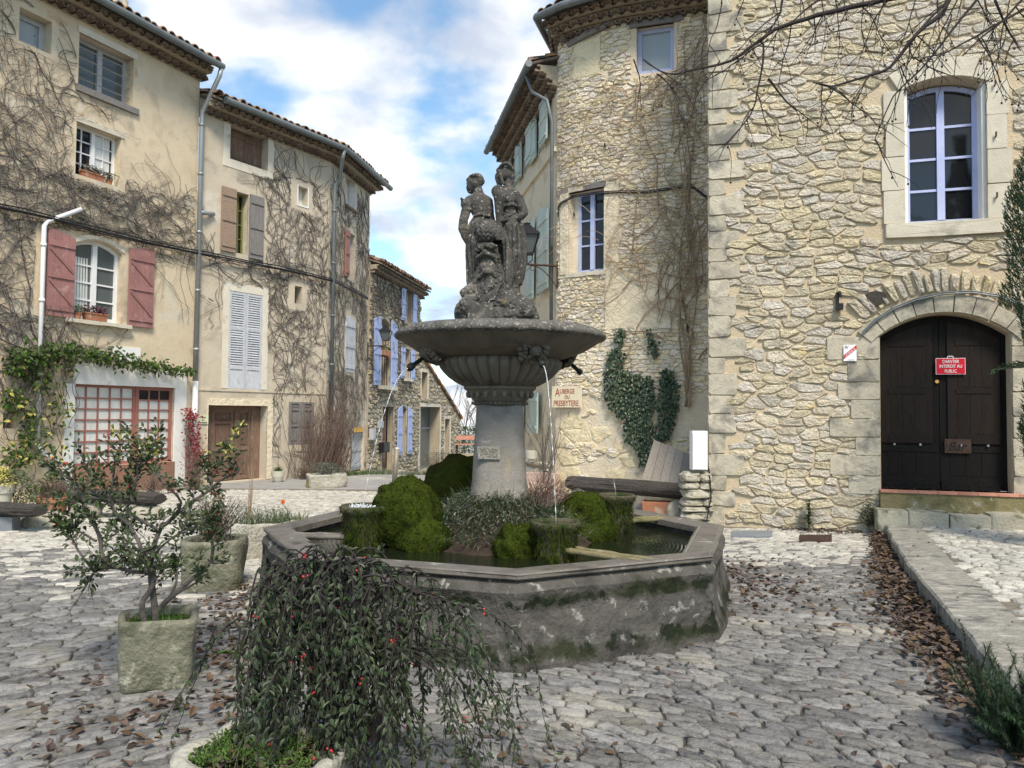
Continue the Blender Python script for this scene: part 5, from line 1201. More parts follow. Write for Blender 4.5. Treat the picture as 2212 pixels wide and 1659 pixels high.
for x_,d_ in ((365,-.07),(400,-.095),(440,-.10),(345,-.03)): cap(m,[(x_+20,640,10,d_),(x_,850,15,d_),(x_+5,1050,13,d_+.015),(x_+15,1180,8,d_+.03)],D,8)
cap(m,[(405,1215,36),(380,1250,34),(350,1288,27)],D-.02)
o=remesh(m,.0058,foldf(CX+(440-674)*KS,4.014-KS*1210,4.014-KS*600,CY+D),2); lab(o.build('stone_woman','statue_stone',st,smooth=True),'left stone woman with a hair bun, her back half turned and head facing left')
# right woman, facing right
m=MB(); D=-.03
ell(m,718,160,70,80,D,70); ell(m,757,180,44,60,D-.0,50); ell(m,770,240,25,22,D-.005); ell(m,799,198,10,14,D); ell(m,790,224,10,7,D); ell(m,772,165,30,9,D-.01); ell(m,688,165,64,70,D,66); ell(m,645,190,40,50,D,40); cap(m,[(638,200,32),(650,260,26),(662,300,18)],D)
for k in range(11):
    t=k/10; cap(m,[(632+158*t,130-58*math.sin(PI*t)+28*t,17,-.066*math.sin(PI*t)-.01),(648+146*t,112-42*math.sin(PI*t)+30*t,19,-.070*math.sin(PI*t)-.01)],D,8)
for k in range(6): cap(m,[(640+8*k,150+24*k,15,-.055),(655+8*k,170+22*k,13,-.06)],D,8)
cap(m,[(738,240,40),(735,320,50)],D); cap(m,[(650,345,52),(730,345,66),(805,378,54)],D); cap(m,[(722,385,92),(755,470,80),(766,530,72),(768,600,74)],D,18); ell(m,792,428,46,42,D-.04); ell(m,742,432,44,40,D-.06)
ell(m,636,345,64,66,D-.03,58)
for k in range(4): cap(m,[(590+6*k,330+24*k,10,-.02),(640,312+26*k,12,-.07),(690+4*k,335+22*k,10,-.05)],D-.01,8)
cap(m,[(645,390,50),(650,480,44),(652,570,38),(655,650,31),(655,700,26)],D-.07); ell(m,652,738,32,38,D-.085,22)
for k in range(4): cap(m,[(628+15*k,755,9,-.005*k),(624+16*k,792,9,-.01),(630+15*k,822+5*(k%2),7,0)],D-.09,6)
cap(m,[(686,735,10),(703,775,9)],D-.08,6)
ell(m,838,412,40,40,D-.02); cap(m,[(840,428,45),(874,500,42),(890,560,41),(852,600,36),(800,622,30),(745,628,25)],D-.06); ell(m,722,628,28,22,D-.085,18)
for k in range(4): cap(m,[(705,612+10*k,8),(680,614+11*k,8),(660,622+10*k,7)],D-.095,6)
cap(m,[(715,608,9),(700,594,8)],D-.10,6)
cap(m,[(698,500,13,-.07),(765,482,15,-.09),(832,500,13,-.06)],D,8); cap(m,[(690,560,10,-.06),(740,600,14,-.09),(800,560,10,-.07)],D,8)
cap(m,[(768,600,82),(778,700,98),(788,850,100),(800,1000,88),(812,1150,70),(805,1250,50)],D,20); cap(m,[(850,680,40),(872,850,46),(882,1020,42),(878,1180,28),(868,1235,18)],D-.02)
cap(m,[(755,950,54,-.03),(768,1100,44,-.03),(778,1270,28,-.03)],D); cap(m,[(795,1290,28),(840,1345,28),(900,1390,21),(935,1405,14)],D-.02); cap(m,[(838,1200,30),(832,1320,26)],D)
for x_,d_ in ((760,-.10),(800,-.105),(835,-.09),(865,-.06)): cap(m,[(x_-10,680,9,d_),(x_,850,14,d_-.005),(x_+4,1000,13,d_+.01),(x_+2,1180,8,d_+.04)],D,8)
cap(m,[(695,770,30),(735,860,42),(755,1000,48),(752,1150,50),(725,1290,48)],D-.06)
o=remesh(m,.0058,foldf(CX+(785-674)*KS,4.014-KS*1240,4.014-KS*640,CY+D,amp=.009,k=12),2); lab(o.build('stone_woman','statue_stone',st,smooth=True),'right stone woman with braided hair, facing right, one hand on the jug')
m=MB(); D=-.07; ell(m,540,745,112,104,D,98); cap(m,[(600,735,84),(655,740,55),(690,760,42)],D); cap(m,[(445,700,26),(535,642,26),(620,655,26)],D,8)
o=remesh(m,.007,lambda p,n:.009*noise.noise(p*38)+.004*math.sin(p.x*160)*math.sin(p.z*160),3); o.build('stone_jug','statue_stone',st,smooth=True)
m=MB(); D=-.03
cap(m,[(520,900,82),(560,1000,100),(575,1150,112),(560,1300,130),(550,1400,150)],D,18); cap(m,[(460,960,36),(478,1100,50),(450,1250,66)],D); cap(m,[(350,1330,60),(420,1290,70),(520,1300,80)],D); cap(m,[(640,820,55,.08),(670,1000,62,.07),(690,1200,75,.05)],D)
ell(m,620,1560,370,110,.02,260,n=28); ell(m,400,1480,150,130,-.04,150,n=20); ell(m,300,1500,75,95,-.0,120,n=16); ell(m,740,1440,150,150,-.04,150,n=20); ell(m,880,1500,140,110,-.04,150,n=20); cap(m,[(690,1120,40),(705,1260,70),(730,1380,110)],D-.02); cap(m,[(820,1360,55),(920,1470,72),(980,1560,70)],D)
cap(m,[(440,930,20,-.07),(520,880,26,-.10),(610,900,24,-.08),(650,990,20,-.06)],D,8); cap(m,[(430,1010,18,-.08),(520,960,22,-.11),(600,990,20,-.10),(650,1080,16,-.07)],D,8)
cap(m,[(470,1190,20,-.09),(530,1140,26,-.12),(600,1150,22,-.11),(640,1230,18,-.08)],D,8); cap(m,[(420,1420,22,-.12),(520,1330,26,-.13),(620,1240,22,-.11)],D,8); cap(m,[(560,1440,18,-.13),(640,1330,22,-.12),(680,1200,18,-.09)],D,8)
def rockf(p,n): 
    return .016*noise.noise(p*10)+.014*noise.noise(V((p.x*20,p.y*20,p.z*14)))+.009*noise.noise(p*45)
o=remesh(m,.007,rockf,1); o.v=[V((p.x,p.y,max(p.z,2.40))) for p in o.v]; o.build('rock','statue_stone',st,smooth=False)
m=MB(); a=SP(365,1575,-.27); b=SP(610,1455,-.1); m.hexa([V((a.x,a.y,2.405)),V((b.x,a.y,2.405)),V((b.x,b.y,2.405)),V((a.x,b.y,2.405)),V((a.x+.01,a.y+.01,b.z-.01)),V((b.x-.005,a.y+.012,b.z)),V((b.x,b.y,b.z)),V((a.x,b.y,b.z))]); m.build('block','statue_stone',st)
# ------------------------------------------------------------ lanterns
def lantern(base,h,wallpt,lb,arm_z):
    th=thing('street_lantern',wallpt,lb,'street lamp'); c=V(base); s=h; m=MB()
    R4=lambda r:r
    def fr4(z0,r0,z1,r1,mm):
        P=[c+V((x*r0,y*r0,z0*s)) for x,y in((-1,-1),(1,-1),(1,1),(-1,1))]+[c+V((x*r1,y*r1,z1*s)) for x,y in((-1,-1),(1,-1),(1,1),(-1,1))]; mm.hexa(P)
    fr4(.68,.30*s,.72,.30*s,m); fr4(.72,.29*s,.90,.10*s,m); fr4(.90,.11*s,.92,.11*s,m); fr4(.92,.06*s,.97,.05*s,m); fr4(.97,.08*s,.985,.08*s,m); m.ball(c+V((0,0,s*1.0)),.03*s,6); fr4(.24,.15*s,.27,.15*s,m)
    for x,y in((-1,-1),(1,-1),(1,1),(-1,1)): m.tube([c+V((x*.14*s,y*.14*s,.25*s)),c+V((x*.27*s,y*.27*s,.69*s))],.014*s,4)
    for x,y in((-1,-1),(1,1)): m.tube([c+V((x*.13*s,y*.13*s,.24*s)),c+V((x*.13*s,0,.10*s)),c],[.014*s]*3,5)
    m.tube([c+V((0,0,-.02*s)),c+V((0,0,.24*s))],.02*s,5); m.build('lamp_frame','black',th)
    g=MB(); P=[c+V((x*.13*s,y*.13*s,.26*s)) for x,y in((-1,-1),(1,-1),(1,1),(-1,1))]+[c+V((x*.255*s,y*.255*s,.685*s)) for x,y in((-1,-1),(1,-1),(1,1),(-1,1))]; g.hexa(P); g.build('lamp_glass','glass_grey',th)
    m=MB(); w=V(wallpt); e=V((c.x,c.y,arm_z)); a=V((w.x,w.y,arm_z)); m.tube([e,a],.022,6); m.tube([a+V((0,0,.1)),a-V((0,0,.45))],.022,6)
    m.tube([e,c],.02,6); P=[a+V((0,0,-.42))+(e-a)*.02]
    for k in range(1,9): t=k/8; P.append(a+(e-a)*t*.75+V((0,0,-.40*(1-t)**1.6-.02)))
    m.tube(P,.011,5); q=a+(e-a)*.82+V((0,0,-.07)); dd=(e-a).normalized(); m.tube([q+dd*.05*math.cos(t*.6)+V((0,0,.05*math.sin(t*.6))) for t in range(11)],.008,4); m.build('bracket','rust',th)
p=at(833,747,23.0); lantern((p.x,p.y,p.z),.62,(-4.35,23.1,p.z),'black wall lantern in front of the blue shutters of the rubble house',p.z)
p=at(1138,571,15.0); lantern((p.x,p.y,p.z),.82,(.88,15.15,p.z),'black wall lantern behind the right hand statue, on an iron arm at the rounded corner',p.z)
# cables
m=MB(); P=[F1.pt(max(.1,F1.sz(u,v,.12)[0]),.12,F1.sz(u,v,.12)[1]) for u,v in ((0,447),(55,459),(107,470),(170,487),(235,504),(320,524),(400,541))]+[F2.pt(*[F2.sz(u,v,.12)[0],.12,F2.sz(u,v,.12)[1]]) for u,v in ((440,549),(481,556),(540,568),(598,579),(675,596),(722,607))]+[F2b.pt(F2b.sz(u,v,.1)[0],.1,F2b.sz(u,v,.1)[1]) for u,v in ((745,618),(775,634),(795,646))]
m.tube(P,.020,6); m.tube([p+V((0,0,.05+.015*math.sin(i*2))) for i,p in enumerate(P)],.014,5); m.tube([p+V((0,0,-.03+.015*math.sin(i*1.3))) for i,p in enumerate(P)],.012,5)
tag(m.build('cable','black'),'thick black bundled cable sagging across both plaster fronts','cable')
m=MB(); P=[F6.pt(F6.sz(u,v,.06)[0],.06,F6.sz(u,v,.06)[1]) for u,v in ((1206,470),(1206,450),(1212,440),(1240,425),(1290,418),(1345,415),(1400,416),(1450,408),(1490,400),(1530,430))]
m.tube(P,.014,5); m.tube([p+V((0,0,.03)) for p in P],.01,5); tag(m.build('cable','black'),'thin black cable above the lilac casement of the rounded house','cable')
# Auberge sign
q=F6.rect(1193,1256,835,880,.08); s0=max(q[0],.02); asg=thing('inn_sign',F6.pt(s0+.3,.08,q[2]),'cream board with red lettering AUBERGE DU PRESBYTERE on the rounded corner','sign')
FA=Fr([(F6.pt(s0,.10,0).x,F6.pt(s0,.10,0).y),(F6.pt(q[1],.08,0).x,F6.pt(q[1],.08,0).y)]); wA=FA.len; hA=q[3]-q[2]
m=MB(); fb(m,FA,0,wA,-.02,.02,q[2],q[3]); m.build('board','signcream',asg); m=MB()
for a in (.03,wA-.03):
    for z in (q[2]+.03,q[3]-.03): m.ball(FA.pt(a,.02,z),.008,6)
m.build('screws','black',asg)
text('A',FA,wA*.20,q[2]+hA*.72,hA*.36,'signred',asg,n=.021,width=wA*.17,bold=.002); text('UBERGE',FA,wA*.54,q[2]+hA*.76,hA*.22,'signred',asg,n=.021,width=wA*.5,bold=.002); text('DU',FA,wA*.54,q[2]+hA*.49,hA*.16,'signred',asg,n=.021,width=wA*.16,bold=.002); text('PRESBYTERE',FA,wA*.5,q[2]+hA*.2,hA*.26,'signred',asg,n=.021,width=wA*.85,bold=.002)
# ------------------------------------------------------------ creepers on the left houses
vr=random.Random(91)
holes1=[(o_[0]-.05,o_[1]+.05,o_[2]-.05,o_[3]+.05) for o_ in ops1]+[(w3[0]-.75,w3[0],w3[2],w3[3]),(w3[1],w3[1]+.7,w3[2],w3[3]),(sh[0]-.3,L1,0,sh[3]+.42)]
sx=lambda u,v:F1.sz(u,v)
m=MB()
def st1(rg):
    if rg.random()<.62: s=rg.uniform(2.0,L1*.68) ; z=rg.uniform(1,9)
    else: s=rg.uniform(2,L1); z=rg.choice((5.15,5.5,6.0))+rg.uniform(-.3,.3)
    return s,z,rg.uniform(-.7,3.8),rg.uniform(.0045,.010)
def den1(s,z):
    t=s/L1; base=.985
    if t>.72 and z>6.3: base=.93
    if t>.62 and z<3.4: base=.9
    return base
vines(m,F1,560,(1.5,L1-.02,.2,H1-.45),holes1,st1,rg=vr,steps=32,turn=.5,branch=.035,dens=den1,off=.03,lim=1750)
for k in range(16): # main trunks
    s=vr.uniform(2.2,5.2); vines(m,F1,1,(1.5,L1,.1,H1-.5),holes1,lambda rg:(s,rg.uniform(.2,4),rg.uniform(.9,2.3),.022),rg=vr,steps=80,branch=.10,turn=.3,off=.04,lim=14)
for k in range(60): # strands along the cable line
    vines(m,F1,1,(3.5,L1,3.5,6.3),holes1,lambda rg:(rg.uniform(5,L1-.2),5.3+rg.uniform(-.6,.6),rg.choice((-.15,2.9))+rg.uniform(-.3,.3),.008),rg=vr,steps=34,branch=.07,turn=.25,off=.04,lim=4)
tag(m.build('creeper','vinestem'),'dense bare creeper stems spread over the tall ochre house front','creeper')
m=MB(); holes2=[(o_[0]-.2,o_[1]+.12,o_[2]-.12,o_[3]+.12) for o_ in (a0,a1,a2,a3,a4,a5,a6)]; holes2.append((0,a3[1]+.1,0,3.0)); holes2.append((a1[0]-.5,a1[1]+.5,a1[2],a1[3]))
def st2(rg):
    if rg.random()<.8: return rg.uniform(F2.len*.45,F2.len),rg.uniform(.3,7.8),rg.uniform(.8,3.0),rg.uniform(.005,.010)
    return rg.uniform(.1,F2.len),rg.uniform(3,6),rg.uniform(-.5,3.5),.007
vines(m,F2,430,(0.02,F2.len,.2,H2-.35),holes2,st2,rg=vr,steps=32,branch=.04,dens=lambda s,z:.985 if s>F2.len*.42 else .9,lim=1300)
for k in range(34): vines(m,F2,1,(.05,F2.len,3.2,6.3),holes2,lambda rg:(rg.uniform(.1,F2.len),4.95-.0*rg.random()+rg.uniform(-.25,.35),rg.choice((-.1,3.0))+rg.uniform(-.25,.25),.011),rg=vr,steps=30,branch=.08,turn=.25,off=.04,lim=5)
hb=[(o_[0]-.03,o_[1]+.03,o_[2]-.03,o_[3]+.03) for o_ in (b0,b1,b2,b3)]
vines(m,F2b,300,(0.02,F2b.len,-.1,H2-.35),hb,lambda rg:(rg.uniform(.05,F2b.len),rg.uniform(-.1,7.6),rg.uniform(1.0,2.2),rg.uniform(.006,.011)),rg=vr,steps=38,branch=.05,lim=700)
tag(m.build('creeper','vinestem'),'bare creeper net over the right half of the beige house and round its corner','creeper')
m=MB(); vines(m,F3,190,(0.02,F3.len,-.4,H3-.2),[(o_[0]-.03,o_[1]+.03,o_[2]-.03,o_[3]+.03) for o_ in ops3],lambda rg:(rg.random()**1.5*F3.len*.75,rg.uniform(2.3,6),rg.uniform(.3,2.8),rg.uniform(.007,.013)),rg=vr,steps=30,branch=.12,lim=420,off=.07)
tag(m.build('creeper','vinestem'),'thin bare creeper on the upper left wall of the distant rubble house','creeper')
# tan vine tangle on the rounded house
m=MB(); holes6=[(g0[0]-.02,g0[1]+.02,g0[2]-.02,g0[3]+.02),(g1[0]+.1,g1[1]+.02,g1[2]-.02,g1[3]+.02)]
vs=F6.sz(1480,420)
vines(m,F6,80,(.05,F6.len,2.0,H6-.4),holes6,lambda rg:(vs[0]+rg.gauss(-.1,.7),rg.uniform(2.6,7.8),rg.uniform(.9,2.3),rg.uniform(.007,.016)),rg=vr,steps=40,branch=.06,off=.08,turn=.28,lim=230)
vines(m,F6,34,(.05,F6.len,2.4,H6-.4),holes6,lambda rg:(rg.uniform(.5,2.9),rg.uniform(4.3,7.8),rg.uniform(2.2,3.6),.005),rg=vr,steps=34,branch=.08,off=.09,turn=.2,lim=110)
for k in range(5):
    x=vs[0]+vr.uniform(-.12,.2); P=[F6.pt(x+.10*math.sin(i*.7+k),.09+.03*math.sin(i+k),1.8+i*.38) for i in range(15)]; m.tube(P,[.019-.0009*i for i in range(15)],5)
for k in range(26):
    x=vr.uniform(.1,3.3); z=vr.uniform(3.5,8.3); dd=vr.choice((-1,1)); P=[F6.pt(min(max(x+dd*.12*i,0),F6.len),.06+.05*i*(1 if i<5 else 1),z+.07*i-.015*i*i) for i in range(9)]; m.tube(P,.005,3)
tag(m.build('climbing_vine','vinestem_tan'),'tan woody vine tangle on the right part of the rounded rubble house','vine')
# long pods hanging
for (u,v,w_) in ((1312,322,'just under the blocked window'),(1178,545,'near the black lantern on the rounded corner'),(1203,548,'on the left edge of the rounded house'),(1248,470,'left of the lilac casement'),(1485,710,'over the smooth render patch, above the ivy'),(1300,545,'in front of the lilac casement panes')):
    m=MB(); s,z=F6.sz(u,v); s=min(max(s,.02),3.3); P0_=F6.pt(s,.16,z+.08)
    for k in range(3): m.tube([P0_,P0_+V((.01*k,-.01,-.05)),P0_+V((.025*k-.02,-.02,-.16))],[.003,.008,.003],5)
    tag(m.build('seed_pods','bark_dark'),'dark curled seed pods hanging '+w_,'seed pods','seed pods hanging on the rounded house')
# ivy
def inpoly(x,y,P):
    c=False; j=len(P)-1
    for i in range(len(P)):
        if (P[i][1]>y)!=(P[j][1]>y) and x<(P[j][0]-P[i][0])*(y-P[i][1])/(P[j][1]-P[i][1])+P[i][0]: c=not c
        j=i
    return c
polys=[[(1311,800),(1318,760),(1338,745),(1350,755),(1344,800),(1380,808),(1410,815),(1413,850),(1424,868),(1430,800),(1447,795),(1462,830),(1466,870),(1455,905),(1450,940),(1430,952),(1408,975),(1395,1005),(1386,1000),(1372,960),(1354,950),(1350,905),(1320,880),(1312,850)],[(1330,740),(1340,705),(1350,712),(1346,742)],[(1400,735),(1403,715),(1422,740),(1424,770),(1405,765)]]
hole_=[(1408,880),(1420,875),(1424,910),(1410,925)]
m=MB(); rg=random.Random(12); n_=0
while n_<2000:
    u=rg.uniform(1305,1470); v=rg.uniform(700,1010)
    j=(u+rg.gauss(0,3),v+rg.gauss(0,3))
    if not any(inpoly(*j,P) for P in polys) or inpoly(u,v,hole_): continue
    if rg.random()<.25 and v>880 and noise.noise(V((u*.05,v*.05,0)))>.1: n_+=1; continue
    s,z=F6.sz(u,v); p=F6.pt(s,rg.uniform(.05,.13),z); n=F6.nrm(s); d=V((rg.uniform(-.7,.7),rg.uniform(-.3,.3),-1))+n*.35; m.leaf(p,d,n+V((rg.uniform(-.5,.5),0,rg.uniform(-.2,.6))),rg.uniform(.05,.085),rg.uniform(.05,.075),fold=.12); n_+=1
for k in range(26):
    u=rg.uniform(1330,1460); s,z=F6.sz(u,rg.uniform(760,980)); m.tube([F6.pt(s+.05*math.sin(i*1.3+k),.13,z+.12*i-.3) for i in range(6)],.0035,3,mi=1) if k%2 else None
tag(m.build('ivy',['leaf_ivy','vinestem_tan']),'patch of dark green ivy climbing the rounded house above the leaning boards','ivy')
# green creeper over the shop front
m=MB(); rg=random.Random(14)
def lv(u,v,n0=.05,n1=.25,l=.10,mi=0,fr=F1):
    s,z=fr.sz(u,v); n=fr.N[0]; p=fr.pt(s,rg.uniform(n0,n1),z); m.leaf(p,V((rg.uniform(-1,1),rg.uniform(-1,1),rg.uniform(-1.2,.2))),n+V((rg.uniform(-.6,.6),rg.uniform(-.6,.6),rg.uniform(0,1))),l*rg.uniform(.7,1.2),l*.5,mi=mi,fold=.1)
for k in range(1250):
    u=400*rg.random()**1.15; vc=778-16*math.sin(min(u,260)/260*PI)+(max(0,u-230)*.14); th=(22 if u>160 else 30)*(1-.6*max(0,(u-250)/150)); v=vc+rg.gauss(0,th*.45); lv(u,v,.05,.38)
for k in range(1250):
    u=abs(rg.gauss(45,55)); v=rg.uniform(775,1010)
    if 36>u>6 and 890<v<928: continue
    if u>150 or (u>60 and v>900 and rg.random()<.6) or noise.noise(V((u*.03,v*.02,4)))<-.15: continue
    lv(u,v,.04,.3,mi=0 if rg.random()<.85 else 2)
for k in range(60):
    u=rg.uniform(0,150); v=rg.uniform(760,1000); s,z=F1.sz(u,v); m.tube([F1.pt(s+.08*math.sin(i+k),.1+.02*i,z+.13*i) for i in range(8)],.007,3,mi=1)
tag(m.build('green_creeper',['leaf_vine','vinestem','leaf_yellow']),'green leafy creeper hanging over the white shop surround and down the left wall','creeper')
m=MB()
for k in range(420):
    v=rg.uniform(880,1000); u=395+rg.gauss(0,8)+(v-880)*.12; lv(u,v,.1,.35,l=.07)
for k in range(14): s,z=F1.sz(rg.uniform(388,405),960); m.tube([F1.pt(s+.03*math.sin(i+k),.2,z-.8+.2*i) for i in range(8)],.005,3,mi=1)
tag(m.build('red_creeper',['leaf_red','vinestem']),'crimson leaved creeper climbing the white drain pipe','creeper')
# ------------------------------------------------------------ planters, shrubs and small things
def limb(m,pts,r0,r1,n=6,mi=0,rg=None,wob=.0):
    P=[]; k=len(pts)
    for i in range(k-1):
        for j in range(3):
            t=j/3; p0=pts[max(i-1,0)]; p1=pts[i]; p2=pts[i+1]; p3=pts[min(i+2,k-1)]
            P.append(.5*((2*p1)+(p2-p0)*t+(2*p0-5*p1+4*p2-p3)*t*t+(3*p1-p0-3*p2+p3)*t**3)+(V((rg.uniform(-wob,wob),rg.uniform(-wob,wob),rg.uniform(-wob,wob))) if wob else V((0,0,0))))
    P.append(pts[-1]); m.tube(P,[r0+(r1-r0)*i/(len(P)-1) for i in range(len(P))],n,mi); return P
def twig(m,p,d,L,r,rg,lv,out,bend=.35,up=.05,nseg=5,kids=3,mi=0,spread=.9):
    P=[V(p)]; d=d.normalized(); q=V(p)
    for i in range(nseg):
        d=(d+V((rg.uniform(-1,1),rg.uniform(-1,1),rg.uniform(-1,1)))*bend*.5+V((0,0,up))).normalized(); q=q+d*L/nseg; P.append(q); out.append((q,d,lv))
    m.tube(P,[r*(1-.65*i/nseg) for i in range(nseg+1)],5 if r>.006 else 3,mi,cap=False)
    if lv>0:
        for k in range(kids):
            i=rg.randint(1,nseg); dd=(P[i]-P[i-1]).normalized(); e=(dd+V((rg.uniform(-1,1),rg.uniform(-1,1),rg.uniform(-.6,1)))*spread).normalized(); twig(m,P[i],e,L*rg.uniform(.45,.75),r*.55,rg,lv-1,out,bend,up,nseg,kids,mi,spread)
def rbox(m,c,w,d,h,rot,wall_=.07,taper=.93,inner=.25,nz_=.02,k=40,mi=0,n=5,lean=0):
    """hollow rounded stone trough; returns nothing"""
    c=V(c); cr,sr=math.cos(rot),math.sin(rot); o=len(m.v); rings=[]
    def ring(f,z,inn=0):
        R_=[]
        for j in range(k):
            a=2*PI*j/k; q=1/((abs(math.cos(a))**n+abs(math.sin(a))**n)**(1/n)); x=(w/2-inn)*q*math.cos(a)*f; y=(d/2-inn)*q*math.sin(a)*f
            p=V((c.x+x*cr-y*sr,c.y+x*sr+y*cr,c.z+z)); s=1+0
            dd=V((x*cr-y*sr,x*sr+y*cr,0)).normalized(); p+=dd*nz_*noise.noise(V((p.x*4,p.y*4,p.z*4)))+V((0,0,nz_*.6*noise.noise(V((p.x*5,p.y*5,3))))); R_.append(p)
        return R_
    rings=[ring(taper*.96,0),ring(taper,.03)]+[ring(taper+(1-taper)*t,h*t) for t in (.2,.4,.6,.8,.93)]+[ring(.985,h,.0),ring(.97,h+.004,wall_*.4),ring(.985,h,wall_*.85),ring(.98,h-.02,wall_),ring(.96,h-inner,wall_)]
    sweep(m,rings,mi); m.f.append([o+j for j in range(k)][::-1]); m.m.append(mi)
    return ring(.97,h-.05,wall_)
def leaves_at(m,sites,rg,n,l,w,mi=0,rad_=.03,minlv=None,up=0,fold=.25):
    S_=[s for s in sites if minlv is None or s[2]<=minlv]
    for _ in range(n):
        p,d,lv_=rg.choice(S_); q=V((rg.uniform(-1,1),rg.uniform(-1,1),rg.uniform(-1,1)+up)); m.leaf(p+q*rad_*.4,d*.6+q,V((rg.uniform(-.6,.6),rg.uniform(-.9,.1),1)),l*rg.uniform(.65,1.2),w*rg.uniform(.8,1.15),mi,fold)
# --- stone trough with the red berried shrub
rg=random.Random(101)
B=onz(306,1506,0); tc=V((B.x,B.y+.20,0)); tr=thing('stone_planter',tc,'square mossy stone trough tilting slightly, with a red berried shrub in it','planter')
m=MB(); ring_=rbox(m,tc,.44,.40,.42,rad(20),wall_=.045,taper=.84,nz_=.03,n=9,k=64); m.build('trough','trough_stone',tr,smooth=True)
m=MB(); m.add(ring_,[tuple(range(len(ring_)))]); m.build('soil','soil',tr)
m=MB()
for k in range(700):
    a=rg.random()*6.28; r=.19*rg.random()**.5; p=tc+V((r*math.cos(a)*1.1,r*math.sin(a)*.85,.37)); m.leaf(p,V((rg.uniform(-1,1),rg.uniform(-1,1),rg.uniform(.2,1))),V((0,0,1)),rg.uniform(.012,.03),.01)
for k in range(50):
    a=rg.random()*6.28; r=.18*rg.random(); p=tc+V((r*math.cos(a),r*math.sin(a),.37)); m.blade(p,V((rg.uniform(-.5,.5),rg.uniform(-.5,.5),1)),rg.uniform(.05,.15),.004,.8)
m.build('ground_cover','moss_ground',tr)
YT=tc.y
def TP(cx,cy,dy=0): p=at(.28*cx,973+.28*cy,YT+dy); return p
sb=thing('berry_shrub',(tc.x,tc.y,.36),'open branched shrub with oval green leaves and red berries growing from the square trough','shrub'); m=MB(); sites=[]
limbs=[([(1195,1400,0),(1200,1260,0),(1170,1000,0),(1165,850,.02),(1230,620,.05),(1310,540,.08),(1500,380,.1),(1640,280,.12),(1560,130,.15)],.022,.006),
([(1130,1400,-.04),(1100,1180,-.06),(1160,1080,-.05),(1180,960,-.05),(1010,930,-.1),(880,900,-.14),(760,920,-.2),(690,990,-.22),(640,1080,-.24)],.018,.006),
([(1215,1400,.02),(1215,1240,.02),(1400,1060,.1),(1600,890,.16),(1640,740,.18),(1610,620,.18),(1640,560,.2)],.018,.006),
([(880,900,-.14),(800,830,-.16),(760,650,-.16),(690,500,-.15),(640,370,-.12),(600,290,-.1),(520,210,-.1),(370,120,-.1)],.014,.004),
([(1180,960,-.04),(1000,580,.0),(860,440,.05),(880,150,.1),(900,10,.1)],.013,.004),
([(1230,620,.05),(1000,480,-.05),(1010,350,-.08),(1060,200,-.1),(1050,100,-.1)],.011,.004),
([(1310,540,.08),(1400,400,-.05),(1250,250,-.1),(1150,120,-.1)],.010,.004),
([(1250,1200,.03),(1370,1100,-.02),(1560,1000,-.05)],.013,.004),([(1240,1220,.03),(1350,1060,.1),(1370,930,.12)],.012,.005),
([(740,700,-.16),(620,630,-.16),(490,600,-.16)],.008,.003),([(720,930,-.2),(620,790,-.2),(560,700,-.2),(490,630,-.2)],.009,.003),
([(1640,280,.12),(1720,220,.1),(1840,160,.1),(1780,40,.1)],.008,.003),([(1640,740,.18),(1780,690,.2)],.006,.002),([(1640,870,.17),(1790,860,.2)],.005,.002),
([(880,150,.1),(760,30,.1)],.007,.003),([(830,400,.05),(700,300,.1),(740,180,.15)],.008,.003),([(1500,380,.1),(1400,250,.2),(1200,180,.25)],.007,.003),
([(1160,850,.02),(1080,780,.2),(1000,700,.3),(950,560,.34)],.010,.003),([(1165,850,.02),(1230,760,-.2),(1300,700,-.3),(1420,600,-.34)],.010,.003),([(1180,960,-.05),(1080,830,-.25),(980,760,-.32)],.009,.003)]
for L_,r0,r1 in limbs:
    P=limb(m,[TP(a,b,c) for a,b,c in L_],r0,r1,7,rg=rg,wob=.003)
    for i in range(4,len(P)):
        if rg.random()<.62:
            d=(P[i]-P[i-1]).normalized(); e=(d+V((rg.uniform(-1,1),rg.uniform(-1,1),rg.uniform(-.5,1)))).normalized(); twig(m,P[i],e,rg.uniform(.07,.22),.004,rg,1,sites,bend=.5,kids=2,nseg=4)
    for i in range(len(P)*2//3,len(P)): sites.append((P[i],V((0,0,1)),0))
m.build('branches','bark',sb)
sites=[q for q in sites if q[0].z>.62]
m=MB(); leaves_at(m,sites,rg,2900,.038,.019,rad_=.055)
ys=[q for q in sites if q[0].x>-2.35 and q[0].z>1.36] or sites
leaves_at(m,ys,rg,90,.04,.018,mi=1); m.build('leaves',['leaf_shrub','leaf_yellow'],sb)
m=MB()
for k in range(26):
    p,d,_=rg.choice(sites)
    if p.z<1.0 and rg.random()<.7: continue
    for j in range(rg.randint(2,5)): m.ball(p+V((rg.uniform(-.02,.02),rg.uniform(-.02,.02),rg.uniform(-.02,.01))),.0058,6)
m.build('berries','berry',sb,smooth=True)['kind']='stuff'
